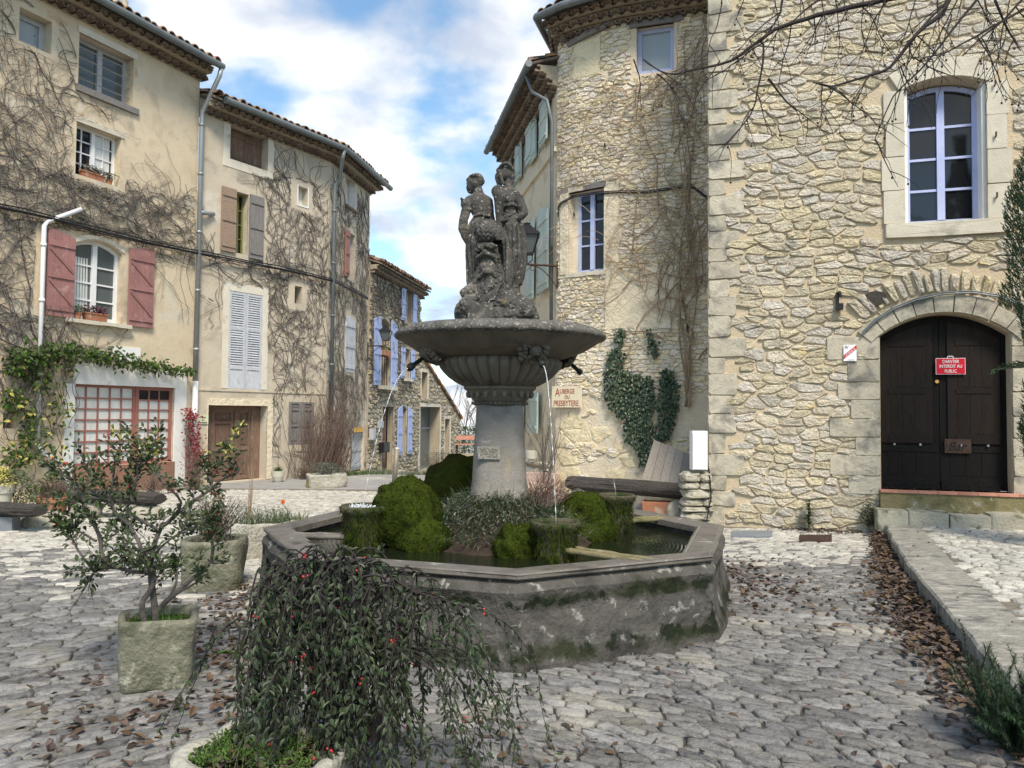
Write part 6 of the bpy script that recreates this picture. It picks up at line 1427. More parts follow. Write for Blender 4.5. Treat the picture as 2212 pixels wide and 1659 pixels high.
# --- long pale trough at bottom left with the weeping shrub
A=onz(352,1650,.26); B2=onz(575,1680,.26); dv=(B2-A); dv.z=0; dv.normalize(); nv=V((-dv.y,dv.x,0)); cc_=A+dv*.33+nv*.26; cc_.z=0
tp=thing('stone_planter',cc_,'long pale stone trough at the bottom edge holding the weeping shrub','planter'); m=MB(); ring_=rbox(m,cc_,.66,.52,.26,math.atan2(dv.y,dv.x),wall_=.06,taper=.95,nz_=.055,k=56,n=7); m.build('trough','trough_pale',tp,smooth=True)
m=MB(); m.add(ring_,[tuple(range(len(ring_)))]); m.build('soil','soil',tp)
m=MB(); rg=random.Random(55)
for k in range(2600):
    t=rg.random()**1.5*.5; w_=rg.random(); p=A+dv*(.05+t)+nv*(.06+w_*.38); 
    if noise.noise(V((p.x*5,p.y*5,0)))+.5-t*1.2<0: continue
    p.z=.215+rg.random()*.045; m.leaf(p,V((rg.uniform(-1,1),rg.uniform(-1,1),rg.uniform(.2,1.2))),V((0,0,1)),rg.uniform(.012,.028),.008)
for k in range(160):
    p=A+dv*rg.uniform(.08,.58)+nv*rg.uniform(.08,.42); p.z=.21; m.blade(p,V((rg.uniform(-1,1),rg.uniform(-1,1),.6)),rg.uniform(.1,.25),.004,1.2,mi=1)
for k in range(140):
    p=A+dv*rg.uniform(.1,.58)+nv*rg.uniform(.08,.42); p.z=.22; m.leaf(p,V((rg.uniform(-1,1),rg.uniform(-1,1),.2)),V((rg.uniform(-.3,.3),0,1)),.07,.035,mi=2)
m.build('ground_cover',['moss_ground','grass','leaf_dry'],tp)
ws=thing('weeping_shrub',(cc_.x+.15,cc_.y,.27),'big weeping shrub with narrow leaves and few red berries in front of the basin','shrub'); rg=random.Random(202)
m=MB(); lf=MB(); bb=MB(); YS=cc_.y+.1
base=at(800,1640,YS); base.z=.25; top=at(735,1215,YS+.05)
tp_=limb(m,[base,base+V((.03,0,.25)),base+(top-base)*.6+V((-.04,.03,0)),top],.035,.02,8,rg=rg,wob=.004)
heads=[top,at(660,1205,YS+.1),at(800,1210,YS),at(600,1215,YS+.12),at(850,1250,YS),at(700,1195,YS-.1)]
for h_ in heads[1:]: limb(m,[tp_[-5],(tp_[-5]+h_)/2+V((0,0,.05)),h_],.016,.008,6,rg=rg,wob=.004)
limb(m,[heads[4],at(900,1280,YS),at(970,1300,YS+.05),at(1030,1320,YS+.1)],.010,.003,5,rg=rg,wob=.003)
stems=[]
def weep(p,d,L,r,g,dens=1.0,lv=1):
    P=[V(p)]; q=V(p); k=int(L/.035)
    for i in range(k):
        d=(d+V((rg.uniform(-.16,.16),rg.uniform(-.16,.16),-g*rg.uniform(.5,1.5)))).normalized(); q=q+d*.035
        if q.z<.05: break
        P.append(q)
        for s_ in (0,1):
            if rg.random()<.85*dens:
                e=V((rg.uniform(-1,1),rg.uniform(-1,1),rg.uniform(-.9,.5))); lf.leaf(q+d*rg.uniform(-.017,.017),(d*.7+e).normalized(),V((rg.uniform(-.5,.5),rg.uniform(-1,.2),1)),rg.uniform(.026,.046),.0135,fold=.2)
        if rg.random()<.010:
            for j in range(rg.randint(2,4)): bb.ball(q+V((rg.uniform(-.014,.014),rg.uniform(-.014,.014),rg.uniform(-.014,.014))),.0058,6)
        if lv and rg.random()<.10 and i>3: weep(q,(d+V((rg.uniform(-1,1),rg.uniform(-1,1),0))).normalized(),L*.35,r*.5,g,dens,lv-1)
    if len(P)>2: m.tube(P,[r*(1-.7*i/len(P)) for i in range(len(P))],4,cap=False)
for k in range(135):
    h_=rg.choice(heads); a=rg.random()*2*PI; dd=V((math.cos(a)*.42-.05,math.sin(a)*.6,rg.uniform(.1,.8))); weep(h_+V((rg.uniform(-.09,.09),rg.uniform(-.07,.07),rg.uniform(-.1,.02))),dd,rg.uniform(.35,1.15),.0045,rg.uniform(.30,.6),.75)
for k in range(60): # inner hanging mass
    h_=rg.choice(heads); weep(h_+V((rg.uniform(-.2,.2),rg.uniform(-.2,.2),rg.uniform(-.35,-.02))),V((rg.uniform(-.6,.6),rg.uniform(-.6,.6),-.2)),rg.uniform(.4,.8),.004,.15)
rb=[at(u,v,YS+y_) for u,v,y_ in ((900,1280,0),(935,1290,.02),(970,1300,.05),(1000,1312,.08))]
for k in range(20): weep(rg.choice(rb),V((rg.uniform(-.5,.5),rg.uniform(-.5,.5),rg.uniform(-.2,.3))),rg.uniform(.25,.75),.003,.16,.8)
for k in range(11): weep(heads[4]+V((rg.uniform(-.1,.15),0,-.3)),V((1,rg.uniform(-.5,.2),rg.uniform(.0,.5))),rg.uniform(.7,1.1),.003,.14,.45)
m.build('branches','bark_dark',ws); lf.build('leaves','leaf_weep',ws); bb.build('berries','berry',ws,smooth=True)['kind']='stuff'
# --- generic small bush / pots
def bushy(m,c,rx,ry,h,n,l,w,rg,mi=0,stems=14,smi=1):
    c=V(c)
    for k in range(stems):
        a=rg.random()*6.28; q=c+V((rx*.8*math.cos(a)*rg.random(),ry*.8*math.sin(a)*rg.random(),h*rg.uniform(.6,1.0))); m.tube([c+V((rg.uniform(-.3,.3)*rx,rg.uniform(-.3,.3)*ry,0)),(c+q)/2+V((rg.uniform(-.05,.05),0,0)),q],[.006,.004,.002],3,smi)
    for k in range(n):
        a=rg.random()*6.28; t=rg.random()**.6; z=rg.random(); r=(1-.5*z*z)*t; p=c+V((rx*r*math.cos(a),ry*r*math.sin(a),h*(.05+z*.95)))
        if noise.noise(p*6)<-.25: continue
        m.leaf(p,V((rg.uniform(-1,1),rg.uniform(-1,1),rg.uniform(-.3,1))),V((rg.uniform(-.5,.5),rg.uniform(-.8,.2),1)),l*rg.uniform(.6,1.2),w,mi)
rg=random.Random(300)
B=onz(437,1284,0); c=V((B.x,B.y+.25,0)); t=thing('stone_planter',c,'dark square stone trough behind the berry shrub, beside the basin','planter'); m=MB(); rr=rbox(m,c,.56,.52,.46,rad(12),nz_=.03); m.build('trough','trough_stone',t,smooth=True); m=MB(); m.add(rr,[tuple(range(len(rr)))]); m.build('soil','soil',t)
m=MB(); c2=c+V((0,0,.42)); bushy(m,c2,.42,.36,.42,900,.03,.010,rg,0,90,1); 
for k in range(90): a=rg.random()*6.28; q=c2+V((.42*math.cos(a)*rg.random(),.36*math.sin(a)*rg.random(),rg.uniform(.2,.5))); m.tube([c2+V((rg.uniform(-.1,.1),rg.uniform(-.1,.1),0)),(c2+q)/2,q],[.003,.0025,.0015],3,1)
tag(m.build('twiggy_shrub',['leaf_grey','redtwig']),'dry twiggy shrub in the dark square trough','shrub')
B=onz(552,1212,0); c=V((B.x,B.y+.30,0)); t=thing('stone_planter',c,'yellow lichened stone trough touching the left corner of the basin','planter'); m=MB(); rr=rbox(m,c,.95,.5,.40,rad(38),nz_=.06,taper=.9); m.build('trough','trough_pale',t,smooth=True); m=MB(); m.add(rr,[tuple(range(len(rr)))]); m.build('soil','soil',t)
m=MB()
for k in range(420): p=c+V((rg.uniform(-.36,.42),rg.uniform(-.2,.3),.34)); m.blade(p,V((rg.uniform(-.6,.6),rg.uniform(-.6,.6),1)),rg.uniform(.1,.28),.012,.9,mi=0 if rg.random()<.7 else 1)
for k in range(300): p=c+V((rg.uniform(-.42,.2),rg.uniform(-.25,.3),.34+rg.random()*.2)); m.leaf(p,V((rg.uniform(-1,1),rg.uniform(-1,1),1)),V((0,0,1)),.03,.01,mi=1)
tag(m.build('bulb_leaves',['grass','leaf_grey']),'green bulb leaves and grass in the lichened trough','plant')
q=at(611,1089,c.y+.05); m=MB(); q0=V((c.x+.33,c.y+.1,.34)); tf=thing('tulip',q0,'single orange tulip rising above the lichened trough','flower'); m.tube([q0,(q0+q)/2+V((.02,0,0)),q],.004,4); m.build('stem','grass',tf); m=MB()
for k in range(6): a=k*PI/3; m.leaf(q,V((math.cos(a)*.35,math.sin(a)*.35,1)),V((math.cos(a),math.sin(a),0)),.055,.035,fold=.3)
m.build('petals','orange',tf)
m=MB(); q=at(540,1105,c.y); q.z=.34
for k in range(14): e=q+V((rg.uniform(-.06,.06),rg.uniform(-.05,.05),rg.uniform(.35,.75))); m.tube([q,(q+e)/2+V((rg.uniform(-.03,.03),0,0)),e],[.004,.003,.0015],3)
tag(m.build('dry_stalks','vinestem_tan'),'tall thin dry stalks behind the orange tulip','plant')
# --- log benches, rocks, terracotta pot at the left
def logmesh(m,a,b,r,rz,n=14,seed=0,mi=0):
    n=40
    a=V(a); b=V(b); o=len(m.v); d=(b-a).normalized(); s_=V((-d.y,d.x,0)).normalized(); K=22
    for i in range(K+1):
        t=i/K; p=a+(b-a)*t; e=1 if 0<i<K else .8
        for j in range(n):
            q=2*PI*j/n; k=e*(1+.16*noise.noise(V((t*2.2+seed,math.cos(q)*2.2,math.sin(q)*2.2)))+.13*noise.noise(V((t*3.5,j*.9,seed)))+.06*noise.noise(V((t*9,j*2.3,seed)))); m.v.append(p+s_*r*math.cos(q)*k+V((0,0,rz*math.sin(q)*k)))
    for i in range(K):
        for j in range(n): m.f.append([o+i*n+j,o+i*n+(j+1)%n,o+(i+1)*n+(j+1)%n,o+(i+1)*n+j]); m.m.append(mi)
    m.f.append([o+j for j in range(n)][::-1]); m.f.append([o+K*n+j for j in range(n)]); m.m+=[mi,mi]
def rock(m,c,rx,ry,rz,seed=0,mi=0,n=22):
    c=V(c); o=len(m.v); T=14
    for i in range(T+1):
        for j in range(n):
            a=2*PI*j/n; t=PI*i/T; d=V((math.sin(t)*math.cos(a),math.sin(t)*math.sin(a),math.cos(t))); 
            e=V((math.copysign(abs(d.x)**.7,d.x),math.copysign(abs(d.y)**.7,d.y),math.copysign(abs(d.z)**.7,d.z))); k=1+.28*noise.noise(d*1.4+V((seed,0,0)))+.1*noise.noise(d*4+V((0,seed,0))); m.v.append(c+V((e.x*rx,e.y*ry,e.z*rz))*k)
    for i in range(T):
        for j in range(n): m.f.append([o+i*n+j,(o+(i+1)*n+j),o+(i+1)*n+(j+1)%n,o+i*n+(j+1)%n]); m.m.append(mi)
a=at(-45,1120,10.6); b=at(86,1110,10.3); a.z=b.z=.30
t=thing('log_bench',((a.x+b.x)/2,10.4,0),'weathered log bench on rocks at the left edge, beside the terracotta pot','bench'); m=MB(); logmesh(m,a,b,.16,.085,seed=2); m.build('seat_log','log',t); m=MB(); rock(m,onz(82,1142,0)+V((0,.1,.10)),.23,.17,.13,5); m.build('rock','rock',t,smooth=True)
m=MB(); q=onz(8,1150,0); m.box(q+V((-.1,.1,.10)),.2,.09,.10); m.build('block','slategrey',t)
a=at(165,1090,11.9); b=at(345,1092,11.6); a.z=.34;b.z=.32
t=thing('log_bench',((a.x+b.x)/2,11.8,0),'dark log bench behind the berry shrub, in front of the shop window','bench'); m=MB(); logmesh(m,a,b,.2,.09,seed=4); m.build('seat_log','log',t); m=MB(); rock(m,V((a.x+.2,11.85,.11)),.22,.18,.13,8); m.build('rock','rock',t,smooth=True); m=MB(); rock(m,V((b.x-.2,11.65,.11)),.22,.18,.13,9); m.build('rock','rock',t,smooth=True)
def pot(c,r,h,mm,lb,prof=None,nm='flower_pot',cat='pot'):
    t=thing(nm,c,lb,cat); m=MB(); P=prof or [(.68,0),(.72,.02),(.9,.72),(.92,.74),(1.0,.76),(1.02,.98),(1.0,1.0),(.9,1.0),(.88,.9),(.88,.86)]
    m.lathe(V(c),[(a*r,b*h) for a,b in P]+[(.01*r,P[-1][1]*h)],28,cap=False); m.build('pot',mm,t,smooth=False); return t
B=onz(96,1119,0); c=V((B.x,B.y+.2,0)); pot(c,.235,.30,'terracotta','big terracotta pot with a twiggy reddish shrub at the left','' or None)
m=MB(); c2=c+V((0,0,.26))
for k in range(230):
    a=rg.random()*6.28; q=c2+V((.33*math.cos(a)*rg.random()**.6,.3*math.sin(a)*rg.random()**.6,rg.uniform(.12,.36))); m.tube([c2+V((.12*math.cos(a),.12*math.sin(a),0)),(c2+q)/2+V((0,0,-.02)),q],[.004,.003,.002],3)
tag(m.build('twiggy_shrub','redtwig'),'reddish leafless shrub filling the big terracotta pot','shrub')
def bush(name,u,v,r,ry,h,n,l,w,mm,lb,z0=0,stems=14,Y=None,cat='bush',smat='redtwig',grp=None,seed=1):
    r_=random.Random(seed); B=onz(u,v,z0) if Y is None else V((at(u,v,Y).x,Y,z0)); m=MB(); bushy(m,B,r,ry,h,n,l,w,r_,0,stems,1); return tag(m.build(name,[mm,smat]),lb,cat,grp)
bush('green_bush',22,1092,.42,.35,.72,1700,.05,.022,'grass','leafy green bush behind the left log bench',Y=11.6,seed=2)
bush('green_bush',128,1040,.5,.3,.55,1100,.06,.025,'leaf_vine','loose green bush by the foot of the white drain pipe',Y=13.6,seed=3)
bush('grey_bush',160,1080,.36,.3,.5,1400,.035,.008,'leaf_grey','silvery grey bush right of the terracotta pot',Y=12.3,stems=60,seed=4)
bush('dark_bush',262,1040,.5,.25,.42,1000,.05,.014,'leaf_dark','low dark green plant under the shop window',Y=13.4,seed=5)
bush('grey_bush',330,1030,.6,.25,.45,1100,.03,.01,'leaf_grey','low grey bush under the right half of the shop window',Y=15.0,stems=50,seed=6)
bush('red_bush',420,1030,.4,.25,.9,420,.05,.02,'leaf_red','sparse red leaved shrub between shop front and garage door',Y=16.2,stems=70,seed=7)
bush('dry_bush',565,1128,.45,.3,.25,300,.03,.01,'leaf_grey','low dry tuft beside the lichened trough',Y=9.3,stems=60,seed=8)
c=V((at(-2,1010,11.4).x,11.4,0)); t=pot(c,.2,.55,'ceramic','grey tub of yellow flowers at the left edge'); m=MB(); bushy(m,c+V((0,0,.5)),.28,.25,.28,700,.04,.03,rg,0,10,1); tag(m.build('yellow_flowers',['leaf_yellow','grass']),'yellow flowering plant in the tub at the left edge','flowers')
# bollard, pots and trough in front of the beige house
b0_=onz(851,1046,0); b1_=V((b0_.x+.06,b0_.y,.82)); bo=thing('bollard',b0_,'slim brown metal bollard with white top, leaning slightly','bollard'); m=MB(); m.tube([b0_-V((0,0,.05)),b1_],.056,14); m.build('post','bollard',bo,smooth=True); m=MB(); m.tube([b1_,b1_+(b1_-b0_).normalized()*.02],.054,14); m.build('cap','white',bo)
B=onz(600,1041,0); c=V((B.x,B.y,gz(B.x,B.y))); pot(c,.155,.26,'ceramic','small cream pot with green tufts, right of the garage door',[(.55,0),(.7,.15),(.92,.5),(1.,.9),(1.02,1.),(.93,1.),(.9,.88)])
m=MB()
for k in range(160): a=rg.random()*6.28; m.blade(c+V((.1*math.cos(a)*rg.random(),.1*math.sin(a)*rg.random(),.22)),V((rg.uniform(-.5,.5),rg.uniform(-.5,.5),1)),rg.uniform(.08,.18),.014,.7)
tag(m.build('pot_plant','grass'),'green tuft growing in the small cream pot','plant')
B=onz(697,1055,0); c=V((B.x,B.y+.3,gz(B.x,B.y)-.01)); t=thing('stone_planter',c,'rough white stone trough in front of the beige house','planter'); m=MB(); rr=rbox(m,c,.85,.5,.30,rad(25),nz_=.07,taper=.92); m.build('trough','trough_pale',t,smooth=True); m=MB(); m.add(rr,[tuple(range(len(rr)))]); m.build('soil','soil',t)
m=MB(); bushy(m,c+V((0,.0,.27)),.42,.26,.26,900,.05,.010,rg,0,50,1); tag(m.build('lavender',['leaf_grey','vinestem']),'grey lavender in the rough white trough','plant')
bush('dry_bush',655,1040,.3,.25,.25,300,.04,.015,'leaf_dry','small reddish brown weeds between cream pot and white trough',Y=18.9,stems=40,seed=9)
m=MB(); rg=random.Random(71)   # leafless shrub against the corner
for k in range(260):
    s=rg.gauss(F2.len-.15,.55); x0=V(F2.pt(min(s,F2.len+.2),rg.uniform(.1,.5),gz(0,20))); e=x0+V((rg.uniform(-.5,.6),rg.uniform(-.3,.3),rg.uniform(.6,2.7))); mid_=(x0+e)/2+V((rg.uniform(-.2,.2),0,.1)); m.tube([x0,mid_,e],[.008,.006,.002],3)
    if rg.random()<.5: m.tube([mid_,mid_+V((rg.uniform(-.4,.4),rg.uniform(-.2,.2),rg.uniform(.2,.6)))],[.005,.003],3)
tag(m.build('bare_shrub','redtwig'),'tall leafless shrub of upright stems at the corner of the beige house','shrub')
m=MB()
for k in range(1500):
    t=rg.random(); fr=F2b if t<.6 else F2; s=rg.uniform(0,3.0) if t<.6 else rg.uniform(3,F2.len); p=fr.pt(s,rg.uniform(.05,.7)*rg.random()**.5,0); p.z=gz(p.x,p.y); m.blade(p,V((rg.uniform(-.6,.6),rg.uniform(-.6,.6),1)),rg.uniform(.05,.2),.015,.8)
for k in range(900):
    p=F3.pt(rg.uniform(0,5.4),rg.uniform(.0,.6),0); p.z=gz(p.x,p.y); m.blade(p,V((rg.uniform(-.6,.6),rg.uniform(-.6,.6),1)),rg.uniform(.06,.3),.02,.8,mi=rg.choice((0,1)))
tag(m.build('verge_grass',['grass','leaf_grey']),'strip of weeds and grass along the foot of the far house walls','grass',kind='stuff')
bush('grey_bush',945,1000,.9,.5,.9,1300,.06,.02,'leaf_grey','pale grey bush in front of the glazed door of the outbuilding',Y=27.5,z0=-.65,stems=90,seed=11)
bush('green_bush',1004,990,1.1,.6,1.6,1500,.10,.06,'leaf_vine','bright green bush beyond the low garden wall',Y=36,z0=-.6,seed=12)
bt=thing('bare_tree',at(1008,1000,38),'thin leafless tree seen in the gap between outbuilding and fountain column','tree'); m=MB(); o_=[]; bp=at(1012,1000,38); bp.z=-.7
for k in range(5): twig(m,bp+V((rg.uniform(-.8,.8),0,0)),V((rg.uniform(-.25,.15),0,1)),rg.uniform(2.6,3.8),.035,rg,3,o_,bend=.25,kids=4,nseg=6,spread=.7)
m.build('branches','vinestem',bt)
# --- right side props
a=at(1228,1042,13.4); b=at(1480,1062,12.45); t=thing('log_bench',((a.x+b.x)/2,13,0),'long dark cracked log bench in front of the rounded house','bench'); m=MB(); logmesh(m,a,b,.19,.125,n=18,seed=7); m.build('seat_log','log',t); m=MB(); q=at(1268,1062,13.3); rock(m,V((q.x,13.3,.22)),.26,.17,.24,3); m.build('support_stone','rock',t,smooth=True)
pc=at(1503,1100,11.62); t=thing('stone_pillar',V((pc.x,11.62,0)),'small pillar of stacked flat stones under the white box','pillar'); m=MB(); z=0; rg=random.Random(66)
while z<.74:
    h_=rg.uniform(.07,.17); x=pc.x-.22
    while x<pc.x+.18:
        w_=rg.uniform(.16,.42); w_=min(w_,pc.x+.24-x); m.box((x+w_/2,12.0+rg.uniform(-.015,.015),z+h_/2),w_/2-.006,.19,h_/2-.006,rot=rg.uniform(-.04,.04)) if 0 else rock(m,V((x+w_/2,11.62+rg.uniform(-.02,.02),z+h_/2)),w_/2*1.08,.2,h_*.52,rg.random()*9,n=14); x+=w_
    z+=h_*.95
m.build('stacked_stones','rock',t,smooth=False)
q=at(1512,1015,11.45); q2=at(1512,931,11.45); zm=(q.z+q2.z)/2; hh_=(q2.z-q.z)/2
mb_=thing('meter_box',V((q.x,11.5,q.z)),'plain white electricity box on the stone pillar by the big house corner','meter box'); m=MB(); m.box(V((q.x,11.54,zm)),.113,.09,hh_); m.build('body','white',mb_); m=MB(); m.box(V((q.x-.006,11.44,zm-.01)),.100,.009,hh_-.02); m.build('door','white',mb_)
m=MB(); x=q.x+.13; limb(m,[V((x,11.45,q.z+.02)),V((x+.02,11.40,q.z-.4)),V((x-.02,11.38,.3)),V((x-.08,11.3,.02))],.012,.01,5); tag(m.build('cable','black'),'thin black cable running from the white box down to the ground','cable')
bd=thing('leaning_boards',at(1435,1045,12.9),'grey weathered board panel leaning against the rounded house behind the log bench','boards'); cs_=[(1413,951),(1493,984),(1478,1048),(1384,1040)]
T0=at(1413,951,13.45); T1=at(1495,984,13.15); B1=at(1480,1075,12.75); B0=at(1378,1065,13.05); m=MB()
for k in range(5):
    f0=k/5+.004; f1=(k+1)/5-.004; P=[B0+(B1-B0)*f0,B0+(B1-B0)*f1,T0+(T1-T0)*f1,T0+(T1-T0)*f0]; n=(P[1]-P[0]).cross(P[3]-P[0]).normalized()*.022; m.hexa(P+[p+n for p in P])
m.build('boards','plankwood',bd)
q=at(1425,1092,12.5); t=thing('terracotta_trough',V((q.x,12.6,0)),'plain terracotta trough standing under the log bench','trough'); m=MB(); rbox(m,V((q.x,12.6,.02)),.55,.3,.22,rad(-15),nz_=.005,n=9,k=32,wall_=.03); m.build('trough','terracotta',t)
for u,v,Y,r,lb in ((1458,1090,12.0,.15,'pale rounded stone beside the stacked pillar'),(1425,1103,11.9,.07,'small pale stone left of the larger rounded stone')):
    q=at(u,v,Y); m=MB(); rock(m,V((q.x,Y,r*.95)),r*.85,r*.8,r,u); tag(m.build('loose_stone','rock',smooth=True),lb,'stone')
# raised ledge, pot and pink steps at the foot of the receding wing
FL=Fr([(at(1110,1000,16.2).x,17.2),(at(1188,1000,15.2).x,15.3)]); m=MB(); fb(m,FL,0,FL.len,-.5,0,-.1,.60); facestones(m,FL,0,FL.len,0,.58,.26,.12,.04,.012,mi=1,seed=61); fb(m,FL,-.02,FL.len+.02,-.52,.05,.60,.65,mi=2); tag(m.build('garden_wall',['mortar_d','rubble','dressed']),'low stone ledge at the foot of the rounded house, carrying a cream pot','wall')
c=at(1149,998,15.9); c=V((c.x,16.0,.66)); pot(c,.14,.22,'ceramic','round cream ceramic pot on the stone ledge behind the column',[(.6,0),(.62,.05),(.9,.3),(1.,.8),(1.02,1.),(.93,1.),(.9,.88)])
m=MB()
for k in range(3): q=at(1160,1060-20*k,14.9); m.box(V((q.x+.05*k,14.6+.3*k,.08+.16*k)),.42-.03*k,.17,.085,rot=-.5)
tag(m.build('pink_steps','pinkstone'),'short pink stone steps beside the rounded corner','steps')
m=MB(); o_=[]; rg=random.Random(88)
for k in range(4): twig(m,V((at(1178,1060,14.6).x+rg.uniform(-.1,.1),14.7,.0)),V((rg.uniform(-.15,.1),0,1)),rg.uniform(.9,1.3),.014,rg,2,o_,bend=.22,kids=4,nseg=7,spread=.6)
tag(m.build('bare_shrub','bark'),'leafless climbing shrub on the rounded corner below the inn sign','shrub')
# slabs and covers in the paving
def flat(u0,u1,v0,v1,z,mm,nm,lb,cat,slots=0):
    P=[onz(u0,v1,z),onz(u1,v1,z),onz(u1,v0,z),onz(u0,v0,z)]; m=MB(); m.hexa([V((p.x,p.y,z-.03)) for p in P]+[V((p.x,p.y,z)) for p in P])
    for k in range(slots):
        f0=(k+.3)/slots; f1=(k+.7)/slots; m.hexa([V((p.x,p.y,z)) for p in (P[0]+(P[1]-P[0])*f0,P[0]+(P[1]-P[0])*f1,P[3]+(P[2]-P[3])*f1,P[3]+(P[2]-P[3])*f0)]+[V((p.x,p.y,z+.008)) for p in (P[0]+(P[1]-P[0])*f0,P[0]+(P[1]-P[0])*f1,P[3]+(P[2]-P[3])*f1,P[3]+(P[2]-P[3])*f0)])
    tag(m.build(nm,mm),lb,cat)
flat(1580,1668,1146,1158,.03,'slategrey','drain_cover','smooth slate grey slab cover at the foot of the big stone house','drain cover'); flat(1727,1797,1155,1168,.03,'rust','drain_grate','brown ribbed drain grate near the wall weed','drain grate',12)
# weeds at the foot of the big wall
rg=random.Random(44); c=F7.pt(F7.sz(1746,1120)[0],.16,.02); m=MB(); m.tube([c,c+V((0,0,.25)),c+V((.01,0,.42))],[.012,.01,.006],5,1)
for k in range(120): t_=rg.random(); a=rg.random()*6.28; m.blade(c+V((0,0,.08+.36*t_)),V((math.cos(a),math.sin(a),.7*(1-t_)+.3*t_)),rg.uniform(.10,.2)*(1.1-.5*t_),.022,.9,mi=0,n=4)
tag(m.build('wall_weed',['leaf_dark','grass']),'upright dark green weed growing at the foot of the big stone wall','weed')
bush('wall_weed',1880,1100,.17,.09,.30,330,.035,.02,'leaf_dark','small bushy weed left of the door steps',Y=F7.pt(F7.sz(1882,1100)[0],.1,0).y,z0=.12,stems=20,cat='weed',seed=15)
# --- cypress and rosemary at the right
rg=random.Random(400)
def sprigs(m,c,rfun,z0,z1,n,l,rg,dirf):
    for k in range(n):
        z=rg.uniform(z0,z1); a=rg.random()*6.28; r=rfun(z)*(1-.5*rg.random()**2); p=V((c.x+r*math.cos(a),c.y+r*math.sin(a),z)); d0=dirf(a)
        for j in range(5): 
            dj=(d0+V((rg.uniform(-.5,.5),rg.uniform(-.5,.5),rg.uniform(-.4,.4)))).normalized(); m.leaf(p,dj,V((rg.uniform(-1,1),rg.uniform(-1,1),.3)),l*rg.uniform(.6,1.1),l*.16,fold=.1); p=p+dj*l*.35
c=V((at(2300,800,8.6).x,8.6,.2)); cy=thing('cypress',c,'dark green cypress at the right edge in front of the big stone house','tree'); m=MB(); m.tube([c,c+V((0,0,3)),c+V((0,0,5.3))],[.09,.06,.02],8); m.build('trunk','bark',cy)
m=MB(); rf=lambda z: (.36 if z<2.9 else .54)*(1+.22*noise.noise(V((z*1.9,1,0)))+.1*math.sin(z*5))*max(.08,min(1,(6.2-z)/2.4)); sprigs(m,c,rf,.6,6.3,10500,.055,rg,lambda a:V((math.cos(a)*.5,math.sin(a)*.5,1)).normalized()); 
b0c=at(2215,800,8.2)
for k in range(70): t_=rg.random(); p=b0c+V((-.42*t_,-.1,.02+.06*t_+rg.uniform(-.03,.03))); 
for k in range(150):
    t_=rg.random(); p=b0c+V((.1-.5*t_,-.1,.04-.06*t_+.05*math.sin(t_*3)+rg.uniform(-.025,.025))); m.leaf(p,V((-1,rg.uniform(-.6,.6),rg.uniform(-.7,.4))),V((0,0,1)),.07,.012,fold=.1)
m.tube([c+V((0,0,1.9)),b0c+V((.1,-.1,.04)),b0c+V((-.42,-.1,0))],[.02,.01,.003],5,1); m.build('foliage',['leaf_dark','bark'],cy)
c=onz(2205,1640,.0); c=V((c.x+.03,c.y+.02,.0)); rs_=thing('rosemary_bush',c,'rosemary like bush with fine needle leaves at the bottom right corner','bush'); m=MB(); lf=MB(); o_=[]
for k in range(60): 
    a=rg.random()*6.28; twig(m,c+V((rg.uniform(-.06,.06),rg.uniform(-.06,.06),.0)),V((math.cos(a)*.75-.1,math.sin(a)*.75,.95)),rg.uniform(.20,.42),.006,rg,1,o_,bend=.3,kids=3,nseg=8,up=.08)
for (p,d,l_) in o_:
    for j in range(22):
        a=rg.random()*6.28; x=d.orthogonal().normalized(); y=d.cross(x); q=p-d*rg.random()*.045; e=(d*.6+(x*math.cos(a)+y*math.sin(a))*.8); lf.blade(q,e,rg.uniform(.02,.036),.004,.4,n=2)
m.build('branches','bark_dark',rs_); lf.build('needles','leaf_dark',rs_)
# --- overhanging bare tree with dark berries
rg=random.Random(500); YB=6.2; tb=V((6.2,4.2,.2)); ov=thing('plane_tree',tb,'bare tree whose thin dark branches with small round fruits hang over the top right','tree'); m=MB(); bb=MB()
m.tube([tb,tb+V((.05,.1,2.5)),tb+V((-.1,.4,4.6)),tb+V((-.3,.6,6.5))],[.2,.17,.13,.08],12); fork=tb+V((-.15,.45,5.2))
def BP(u,v,dy=0): return at(u,v,YB+dy)
main1=[fork,V((4.6,5.4,6.0)),BP(2070,-60),BP(1907,0),BP(1840,15),BP(1765,34),BP(1691,56),BP(1642,86),BP(1579,131),BP(1504,149),BP(1440,160),BP(1391,128)]
main2=[fork+V((0,0,-.5)),BP(2230,-40,-.4),BP(2100,-60,-.3),BP(2049,0,-.3),BP(2034,30,-.3),BP(1982,71,-.3),BP(1926,142,-.3),BP(1885,160,-.3),BP(1803,185,-.3),BP(1760,178,-.3)]
for P_,r0,r1 in ((main1,.030,.004),(main2,.030,.004)):
    P=limb(m,P_,r0,r1,8,rg=rg,wob=.004)
def hang(p,L,d=None,lv=1,r=.006):
    q=V(p); d=d or V((rg.uniform(-.7,.5),rg.uniform(-.3,.3),rg.uniform(-.9,-.1))).normalized(); P=[q]; k=max(4,int(L/.07))
    for i in range(k):
        d=(d+V((rg.uniform(-.22,.22),rg.uniform(-.15,.15),rg.uniform(-.3,.1)))).normalized(); q=q+d*.07; P.append(q)
        if lv and rg.random()<.35: hang(q,L*.45,(d+V((rg.choice((-1,1))*rg.uniform(.3,.9),rg.uniform(-.4,.4),rg.uniform(-.3,.3)))).normalized(),lv-1,r*.6)
        if rg.random()<(.16 if lv==0 else .05):
            e=q+V((rg.uniform(-.02,.02),0,-rg.uniform(.03,.07))); m.tube([q,e],.0018,3,cap=False); bb.ball(e,.0095,6)
    m.tube(P,[r*(1-.7*i/len(P)) for i in range(len(P))],4,cap=False)
